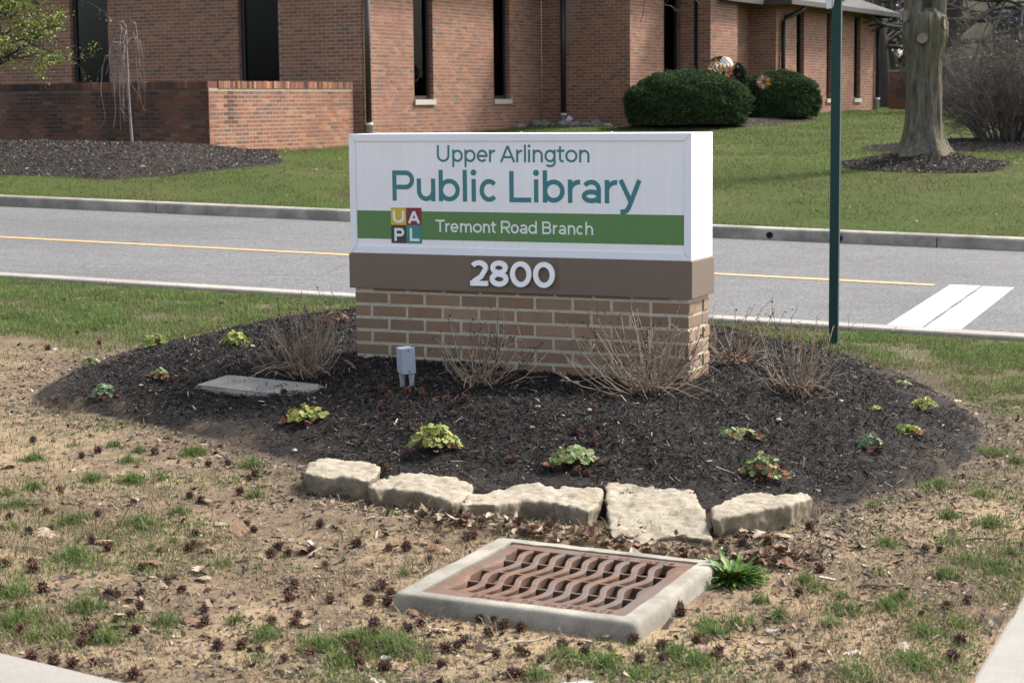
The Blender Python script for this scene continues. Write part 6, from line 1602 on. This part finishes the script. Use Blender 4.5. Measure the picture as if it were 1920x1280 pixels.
# ================================================================ fallen oak leaves
mat_dead = M('dead_leaf', None, 0.25, 40, 0.85, 0.1)
def oak_leaf_mesh(col, seed):
    r_ = np.random.default_rng(seed); N_ = 9; V_, F_, C_ = [], [], []
    lob = [0.10, 0.30, 0.16, 0.42, 0.18, 0.48, 0.20, 0.30, 0.03]
    curl = r_.uniform(0.15, 0.5); tw = r_.normal(0, 0.25)
    for i in range(N_):
        t = i/(N_-1); y = t-0.5; zc = curl*0.22*math.sin(math.pi*t)
        for sx in (-1, 0, 1):
            w_ = lob[i]*(1+0.15*r_.normal())
            V_.append((sx*w_, y+(0.07 if sx and lob[i] > 0.25 else 0), zc+abs(sx)*w_*curl*0.9*(1 if seed % 2 else -0.5)+sx*w_*tw)); C_.append(np.array(col)*(0.8 if sx == 0 else 1.05))
    for i in range(N_-1):
        b_ = 3*i; F_ += [(b_, b_+1, b_+4, b_+3), (b_+1, b_+2, b_+5, b_+4)]
    me = mesh_np('oak_leaf', np.array(V_), np.array(F_), np.array(C_)); me.materials.append(mat_dead); return me
lf = [oak_leaf_mesh(c, i) for i, c in enumerate([(0.27, 0.21, 0.15), (0.22, 0.16, 0.11), (0.32, 0.265, 0.20), (0.18, 0.115, 0.075), (0.17, 0.10, 0.065), (0.29, 0.235, 0.18)])]
for x, y in LEAVES:
    o = bpy.data.objects.new('fallen_leaf', lf[rng.integers(6)]); COL.objects.link(o); s = rng.uniform(0.045, 0.085); o.scale = (s, s, s)
    o.rotation_euler = (rng.normal(0, 0.25), rng.normal(0, 0.25), rng.uniform(0, 6.28)); o.location = (x, y, tzv(x, y)+0.010)
    tag(o, 'dry tan lobed leaf fallen on the ground', 'leaf', 'fallen oak leaves')
# the orange leaf caught at the plinth
x, y = SHRUBS[0]; o = bpy.data.objects.new('fallen_leaf', lf[4]); COL.objects.link(o); o.scale = (0.085,)*3; o.rotation_euler = (0.5, 0.3, 1.0)
o.location = (x+0.20, y+0.02, tzv(x+0.20, y+0.02)+0.03); tag(o, 'single orange brown leaf caught on a shrub cane by the plinth', 'leaf')
# drift of leaves between the edging stones and the collar
N = 430; tt_ = rng.random(N); spread = rng.normal(0, 1, N)
path = np.array([(-0.42, 6.92), (-0.15, 6.68), (0.12, 6.56), (0.38, 6.44), (0.62, 6.33), (0.85, 6.36), (1.02, 6.42)]); seg = np.linspace(0, 1, len(path))
X = np.interp(tt_, seg, path[:, 0])+rng.normal(0, 0.02, N); Y = np.interp(tt_, seg, path[:, 1])+spread*0.045
lx, ly = dr_local(X, Y); ok = np.maximum(np.abs(lx)/0.405, np.abs(ly)/0.42) > 1.0; X, Y = X[ok], Y[ok]; N = len(X)
sz = rng.uniform(0.018, 0.055, N)
def curled(n, X, Y, Z, L, Wd, cols):
    """dead leaves: pointed, folded along the midrib and curled up at the tips"""
    a = rng.uniform(0, 6.283, n); ti = rng.normal(0, 0.35, n); cu = rng.uniform(0.05, 0.5, n)*L; fo = rng.uniform(-0.1, 0.6, n)*Wd
    u = np.stack([np.cos(a)*np.cos(ti), np.sin(a)*np.cos(ti), np.sin(ti)], 1); v = np.stack([-np.sin(a), np.cos(a), rng.normal(0, 0.4, n)], 1)
    c = np.stack([X, Y, Z+0.008], 1); up = np.array([0, 0, 1.0]); Lh = L[:, None]/2; Wh = Wd[:, None]/2
    pts = [c-u*Lh+up*cu[:, None], c-u*Lh*0.35+v*Wh+up*fo[:, None], c-u*Lh*0.3, c-u*Lh*0.35-v*Wh+up*fo[:, None],
           c+u*Lh*0.35+v*Wh*0.9+up*fo[:, None], c+u*Lh*0.3, c+u*Lh*0.35-v*Wh*0.9+up*fo[:, None], c+u*Lh+up*cu[:, None]*0.7]
    o = 8*np.arange(n)[:, None, None]
    F_ = (o+np.array([(0, 2, 1), (0, 3, 2), (1, 2, 5), (1, 5, 4), (2, 3, 6), (2, 6, 5), (4, 5, 7), (5, 6, 7)])[None]).reshape(-1, 3)
    return np.stack(pts, 1).reshape(-1, 3), F_, np.repeat(cols, 8, 0)
V, Fc, C = curled(N, X, Y, near_z(X, Y)+rng.uniform(0, 0.02, N), sz*1.15, sz*rng.uniform(0.4, 0.75, N), tri_cols([(0.21, 0.155, 0.105), (0.14, 0.09, 0.06), (0.30, 0.24, 0.17), (0.09, 0.055, 0.04), (0.18, 0.085, 0.05), (0.40, 0.34, 0.26)], N, [0.26, 0.25, 0.18, 0.17, 0.08, 0.06]))
link('leaf_litter', mesh_np('leaf_litter', V, Fc, C), mat_dead, label='drift of dead leaves between the edging stones and the drain', cat='leaf litter', kind='stuff')
# twigs and pale scraps
for i, (x, y, l, a, c_) in enumerate([(0.02, 5.36, 0.15, 0.35, (0.36, 0.31, 0.23)), (0.88, 6.30, 0.16, -0.3, (0.12, 0.09, 0.07)), (-0.42, 5.80, 0.10, 0.1, (0.15, 0.12, 0.09)), (-0.62, 6.02, 0.09, 0.2, (0.17, 0.13, 0.095)), (1.16, 6.0, 0.13, -0.2, (0.09, 0.07, 0.06)), (1.68, 6.70, 0.14, 0.0, (0.06, 0.05, 0.045))]):
    mb = MB(); d = np.array([math.cos(a), math.sin(a)]); z = tzv(x, y)
    mb.tube([(x-d[0]*l/2, y-d[1]*l/2, z+0.006), (x-d[0]*l/5, y-d[1]*l/5+0.006, z+0.013), (x+d[0]*l/4, y+d[1]*l/4, z+0.011), (x+d[0]*l/2, y+d[1]*l/2+0.012, z+0.016)], [0.0025, 0.0035, 0.003, 0.0015], 6, c_)
    lab = ['pale curved twig in front of the drain collar', 'dark twig below the rightmost limestone block', 'short brown stick lying left on the bare soil', 'stubby brown stick among seed balls on the soil', 'thin dark twig on soil right of the weed', 'dark twig near the right rim of the soil'][i]
    me = mb.mesh('twig', True, True); o = link('twig', me, mat_dead, label=lab, cat='twig')
mat_scrap = M('weathered_paper', (0.34, 0.33, 0.30), 0.1, 60, 0.8)
for i, (x, y, s) in enumerate([(-0.40, 5.33, 0.034), (0.17, 4.98, 0.05), (0.76, 5.53, 0.028), (-0.36, 5.20, 0.02), (0.60, 6.28, 0.022)]):
    z = tzv(x, y); P_ = [(x+s*math.cos(t)*(0.6+0.5*((i*7+j*3) % 5)/5), y+s*0.55*math.sin(t), z+0.008+0.006*math.sin(2*t+i)) for j, t in enumerate(np.linspace(0, 6.283, 9)[:-1])]
    mb = MB(); mb.add(P_+[(a, b_, c-0.002) for a, b_, c in P_], [tuple(range(8)), tuple(range(8, 16))[::-1]]+[(k, (k+1) % 8, 8+(k+1) % 8, 8+k) for k in range(8)])
    mb.build('paper_scrap', mat_scrap, label=['pale scrap of litter left of the collar corner', 'largest pale scrap of litter, on soil in front of the collar', 'pale scrap of litter below the green weed', 'tiny pale scrap of litter on the soil near the collar', 'pale scrap of litter behind the collar'][i], cat='litter')
# pebbles on the mulch
mat_peb = M('pale_pebble', (0.30, 0.27, 0.22), 0.25, 30, 0.8)
bm = bmesh.new(); bmesh.ops.create_icosphere(bm, subdivisions=2, radius=1)
for v in bm.verts: v.co *= 1+0.18*mnoise.noise(v.co*1.6)
pm = bpy.data.meshes.new('pebble'); bm.to_mesh(pm); bm.free(); pm.materials.append(mat_peb); pm.polygons.foreach_set('use_smooth', np.ones(len(pm.polygons), bool))
PEB = in_bed(46)
for x, y in PEB:
    o = bpy.data.objects.new('pebble', pm); COL.objects.link(o); s = rng.uniform(0.006, 0.014); o.scale = (s*1.3, s, s*0.7); o.rotation_euler = (0, 0, rng.uniform(0, 6)); o.location = (x, y, tzv(x, y)+s*0.5)
    tag(o, 'small pale pebble lying on the mulch', 'pebble', 'pebbles on the mulch')

# ================================================================ things by the library
# washed rocks under the corner downspout
mat_rock = M('grey_river_rock', (0.16, 0.15, 0.145), 0.3, 9, 0.85, bmp=0.3, bscale=20)
rm = []
for k in range(4):
    bm = bmesh.new(); bmesh.ops.create_icosphere(bm, subdivisions=3, radius=1)
    for v in bm.verts: v.co *= 1+0.28*mnoise.noise(v.co*1.3+Vector((k*5, 0, 0)))
    me = bpy.data.meshes.new('rock'); bm.to_mesh(me); bm.free(); me.materials.append(mat_rock); me.polygons.foreach_set('use_smooth', np.ones(len(me.polygons), bool)); rm.append(me)
for i in range(26):
    a = rng.uniform(-0.5, 1.75); p = P1-EL*max(a, 0)+ER*min(a, 0)*2.2+WC.n*rng.uniform(0.12, 0.5)+WB.n*(0.15 if a < 0 else 0)
    o = bpy.data.objects.new('river_rock', rm[i % 4]); COL.objects.link(o); s = rng.uniform(0.05, 0.13); o.scale = (s*1.4, s, s*0.75); o.rotation_euler = (0, 0, rng.uniform(0, 6)); o.location = (p[0], p[1], float(lawn_z(np.array([p[0]]), np.array([p[1]]))[0])+s*0.35)
    tag(o, 'grey rounded rock at the foot of the inner brick corner', 'rock', 'rocks under the corner downspout')
# garden spinner: chrome ribs round a hub, coloured petals, on a stake
sp = np.array([4.50, 41.15]); sz0 = gz(*sp); spin = empty('garden_spinner', (sp[0], sp[1], sz0), label='chrome and coloured metal garden spinner between the two yews', cat='garden ornament')
mat_chrome = M('polished_steel', (0.62, 0.61, 0.60), 0.05, 5, 0.12, 0.5, metal=1.0); mat_gold = M('golden_steel', (0.55, 0.36, 0.12), 0.05, 5, 0.2, 0.5, metal=1.0)
hz0 = 2.24-sz0; hub = Vector((0, 0, hz0))
for i in range(3): 
    mb = MB(); mb.tube([(0.10+0.05*i, 0.02*i, -0.1), (0.07+0.03*i, 0, hz0*0.6), (0.03, 0, hz0)], 0.009, 6); mb.build('stake', mat_dark, spin)
for i in range(20):
    a = math.pi*2*i/20; mb = MB(); vs_ = []; n = 14
    for j in range(n+1):
        t = j/n; ph = math.pi*t; R_ = 0.28
        th_ = a+1.6*(t-0.5)
        x_ = R_*math.sin(ph)*math.cos(th_); y_ = R_*math.sin(ph)*math.sin(th_); z_ = R_*math.cos(ph)*0.75
        for s_ in (-1, 1): vs_.append((x_*1.0-0.02-math.sin(th_)*0.016*s_, y_+math.cos(th_)*0.016*s_, hz0+z_+0.010*s_))
    mb.add(vs_, [(2*j, 2*j+1, 2*j+3, 2*j+2) for j in range(n)]); mb.build('rib', mat_chrome if i % 3 else mat_gold, spin, smooth=True)
PETC = [(0.45, 0.06, 0.02), (0.50, 0.20, 0.02), (0.50, 0.34, 0.03), (0.38, 0.03, 0.03), (0.05, 0.16, 0.22), (0.09, 0.14, 0.03)]
pet_m = [M('enamel_%s' % n_, c, 0.1, 9, 0.3, 0.5) for n_, c in zip(('red', 'orange', 'yellow', 'crimson', 'blue', 'green'), PETC)]
for i in range(34):
    c = Vector((0.17+rng.normal(0, 0.07), -0.20+rng.normal(0, 0.03), hz0-0.10+rng.normal(0, 0.09))); mb = MB(); L = rng.uniform(0.05, 0.09); a = rng.uniform(0, 6.28)
    u = Vector((math.cos(a), 0.2, math.sin(a))); v = Vector((-math.sin(a), 0.1, math.cos(a)))
    P_ = [c-u*L*0.5, c+v*L*0.22, c+u*L*0.6, c-v*L*0.22]; mb.add([p for p in P_]+[p+Vector((0, 0.006, 0)) for p in P_], [(0, 1, 2, 3), (7, 6, 5, 4), (0, 4, 5, 1), (1, 5, 6, 2), (2, 6, 7, 3), (3, 7, 4, 0)]); mb.build('petal', pet_m[rng.integers(5)], spin)
s2 = np.array([5.52, 42.05]); z2 = gz(*s2); spin2 = empty('garden_spinner', (s2[0], s2[1], z2), label='small multicoloured pinwheel in front of the darker yew', cat='garden ornament')
mb = MB(); mb.tube([(0, 0, -0.1), (0, 0, 1.92-z2)], 0.008, 6); mb.build('stake', mat_dark, spin2)
for i in range(14):
    a = i/14*6.283; mb = MB(); R_ = 0.17; u = Vector((math.cos(a), 0, math.sin(a))); v = Vector((-math.sin(a), -0.3, math.cos(a))); c = Vector((0, -0.03, 1.92-z2))
    P_ = [c+u*0.03, c+u*R_*0.7+v*0.035, c+u*R_, c+u*R_*0.6-v*0.02]; mb.add([p for p in P_]+[p+Vector((0, 0.005, 0)) for p in P_], [(0, 1, 2, 3), (7, 6, 5, 4), (0, 4, 5, 1), (1, 5, 6, 2), (2, 6, 7, 3), (3, 7, 4, 0)]); mb.build('petal', pet_m[(i*2) % 6], spin2)
# dark evergreen wreath-like shrub behind the spinner
ev = empty('evergreen_shrub', (5.0, 42.3, gz(5.0, 42.3)), label='narrow dark evergreen just behind the chrome spinner', cat='shrub')
n = 4200; u = rng.normal(0, 1, (n, 3)); u /= np.linalg.norm(u, axis=1)[:, None]; C_ = u*np.array([0.22, 0.2, 0.62])*(1-np.abs(rng.normal(0, 0.12, (n, 1))))+np.array([0, 0, 0.66]); 
V, Fc, C = leaf_quads(C_, rng.uniform(0.02, 0.05, n), tri_cols([(0.012, 0.022, 0.012), (0.02, 0.034, 0.016)], n)); link('foliage', mesh_np('foliage', V, Fc, C), mat_leaf, ev)
mb = MB(); mb.tube([(0, 0, -0.1), (0, 0, 0.9)], [0.03, 0.015], 8); mb.build('stem', mat_bark_dk, ev)

# ================================================================ far background on the right
hs = np.array([17.2, 62.0]); house = empty('tan_house', (hs[0], hs[1], gz(*hs)), math.radians(-25), label='pale tan stucco house far behind the leafless bush', cat='house')
mat_tan = M('tan_stucco', (0.62, 0.52, 0.36), 0.08, 3, 0.9); mat_pane = M('house_window_glass', (0.06, 0.09, 0.11), 0.1, 2, 0.1, 0.6)
mb = MB(); mb.box(-4.5, 5.5, 0, 6, -0.5, 4.3); mb.add([(-4.5, 0, 4.3), (5.5, 0, 4.3), (0.5, 0, 6.6), (-4.5, 6, 4.3), (5.5, 6, 4.3), (0.5, 6, 6.6)], [(0, 1, 2), (5, 4, 3)]); mb.build('wall', mat_tan, house)
mb = MB(); mb.add([(-5.0, -0.5, 4.1), (0.5, -0.5, 6.75), (0.5, 6.5, 6.75), (-5.0, 6.5, 4.1)], [(0, 1, 2, 3)]); mb.add([(6.0, -0.5, 4.1), (6.0, 6.5, 4.1), (0.5, 6.5, 6.75), (0.5, -0.5, 6.75)], [(0, 1, 2, 3)]); mb.build('roof', mat_shingle, house)
for x0_, z0_ in ((-1.75, 1.55), (2.2, 1.55)):
    mb = MB(); mb.box(x0_-0.08, x0_+1.18, -0.05, -0.005, z0_-0.08, z0_+1.48); wf = mb.build('window', paint_mat('white_window_trim', (0.55, 0.56, 0.57)), house)
    mb = MB(); mb.box(x0_, x0_+0.53, -0.07, -0.052, z0_, z0_+1.4); mb.build('pane', mat_pane, wf); mb = MB(); mb.box(x0_+0.57, x0_+1.1, -0.07, -0.052, z0_, z0_+1.4); mb.build('pane', mat_pane, wf)
BT = [((11.3, 58.0), 0.19, 8.5, 'dark leafless tree just right of the library wing'), ((12.5, 63.0), 0.26, 9.0, 'slim leafless tree behind the library wing'), ((13.6, 60.0), 0.34, 9.0, 'stout leafless tree left of the mossy trunk'),
      ((11.6, 52.0), 0.16, 8.0, 'slender leafless tree left of the mossy trunk, behind the bush'), ((18.2, 55.0), 0.30, 8.5, 'leafless tree arching before the tan house')]
for (c, r, h, lab) in BT:
    root = empty('bare_tree', (c[0], c[1], gz(*c)), label=lab, cat='tree', group='leafless trees behind the library'); T_ = Tubes(7)
    P_, d = wander((0, 0, -0.2), (rng.normal(0, 0.06), 0, 1), h*0.55, 7, 0.04); T_.add(P_, np.linspace(r, r*0.6, 8), (0.06, 0.053, 0.047)); T_.build('trunk', mat_twig, root)
    T_ = Tubes(3)
    for i in range(8):
        k = rng.integers(2, 8); dd = np.array([rng.normal(0, 0.8), rng.normal(0, 0.6), rng.uniform(0.0, 0.8)]); grow(T_, P_[k], dd, h*0.30, r*0.33, 3, 4, 0.14, -0.01, 0.6, (0.085, 0.076, 0.070))
    T_.build('crown', mat_twig, root)
# the arching limb above the bush
root = bpy.data.objects['bare_tree.004']; T_ = Tubes(6)
lp = np.array([(-4.6, -0.7, 2.05), (-3.4, -0.6, 2.35), (-1.6, -0.4, 2.55), (-0.6, -0.2, 3.2), (0.2, 0, 4.0), (0, 0, 5.0)]); T_.add(lp, [0.04, 0.06, 0.09, 0.12, 0.15, 0.2], (0.022, 0.019, 0.018)); T_.build('limb', mat_twig, root)
twig_bush((10.3, 47.5), 1.1, 1.0, 2.1, 46, 'brownish twiggy bush behind the mossy trunk, by the wing', 'twiggy_bush', (0.055, 0.044, 0.038), 0.0)
# low brick pier at the end of the wing
pw_ = empty('brick_pier', (10.75, 54.3, gz(10.75, 54.3)), math.radians(-27), label='low plain brick screen wall just past the library wing', cat='wall')
mb = MB(); mb.box(-0.1, 0.95, 0, 0.3, -0.3, 1.02); mb.build('brick_face', M('far_brick', (0.17, 0.075, 0.045), 0.2, 12, 0.9), pw_)
mb = MB(); mb.box(-0.13, 0.98, -0.03, 0.33, 1.02, 1.08); mb.build('cap', mat_sill, pw_)
# woods closing the view
C_ = []
for i in range(70):
    bx_ = rng.uniform(6, 34); by_ = rng.uniform(72, 84); hh_ = rng.uniform(5, 12); n = 340; u = rng.normal(0, 1, (n, 3)); u /= np.linalg.norm(u, axis=1)[:, None]
    C_.append(u*np.array([1.8, 1.5, hh_*0.5])*rng.uniform(0.6, 1, (n, 1))+np.array([bx_, by_, hh_*0.5+0.5]))
C_ = np.concatenate(C_); n = len(C_)
V, Fc, C = leaf_quads(C_, rng.uniform(0.12, 0.32, n), tri_cols([(0.05, 0.05, 0.038), (0.075, 0.070, 0.058), (0.105, 0.098, 0.084), (0.06, 0.066, 0.042)], n)); link('far_woods', mesh_np('far_woods', V, Fc, C), mat_leaf, label='dark far-off woods closing the view on the right', cat='woods', kind='stuff')
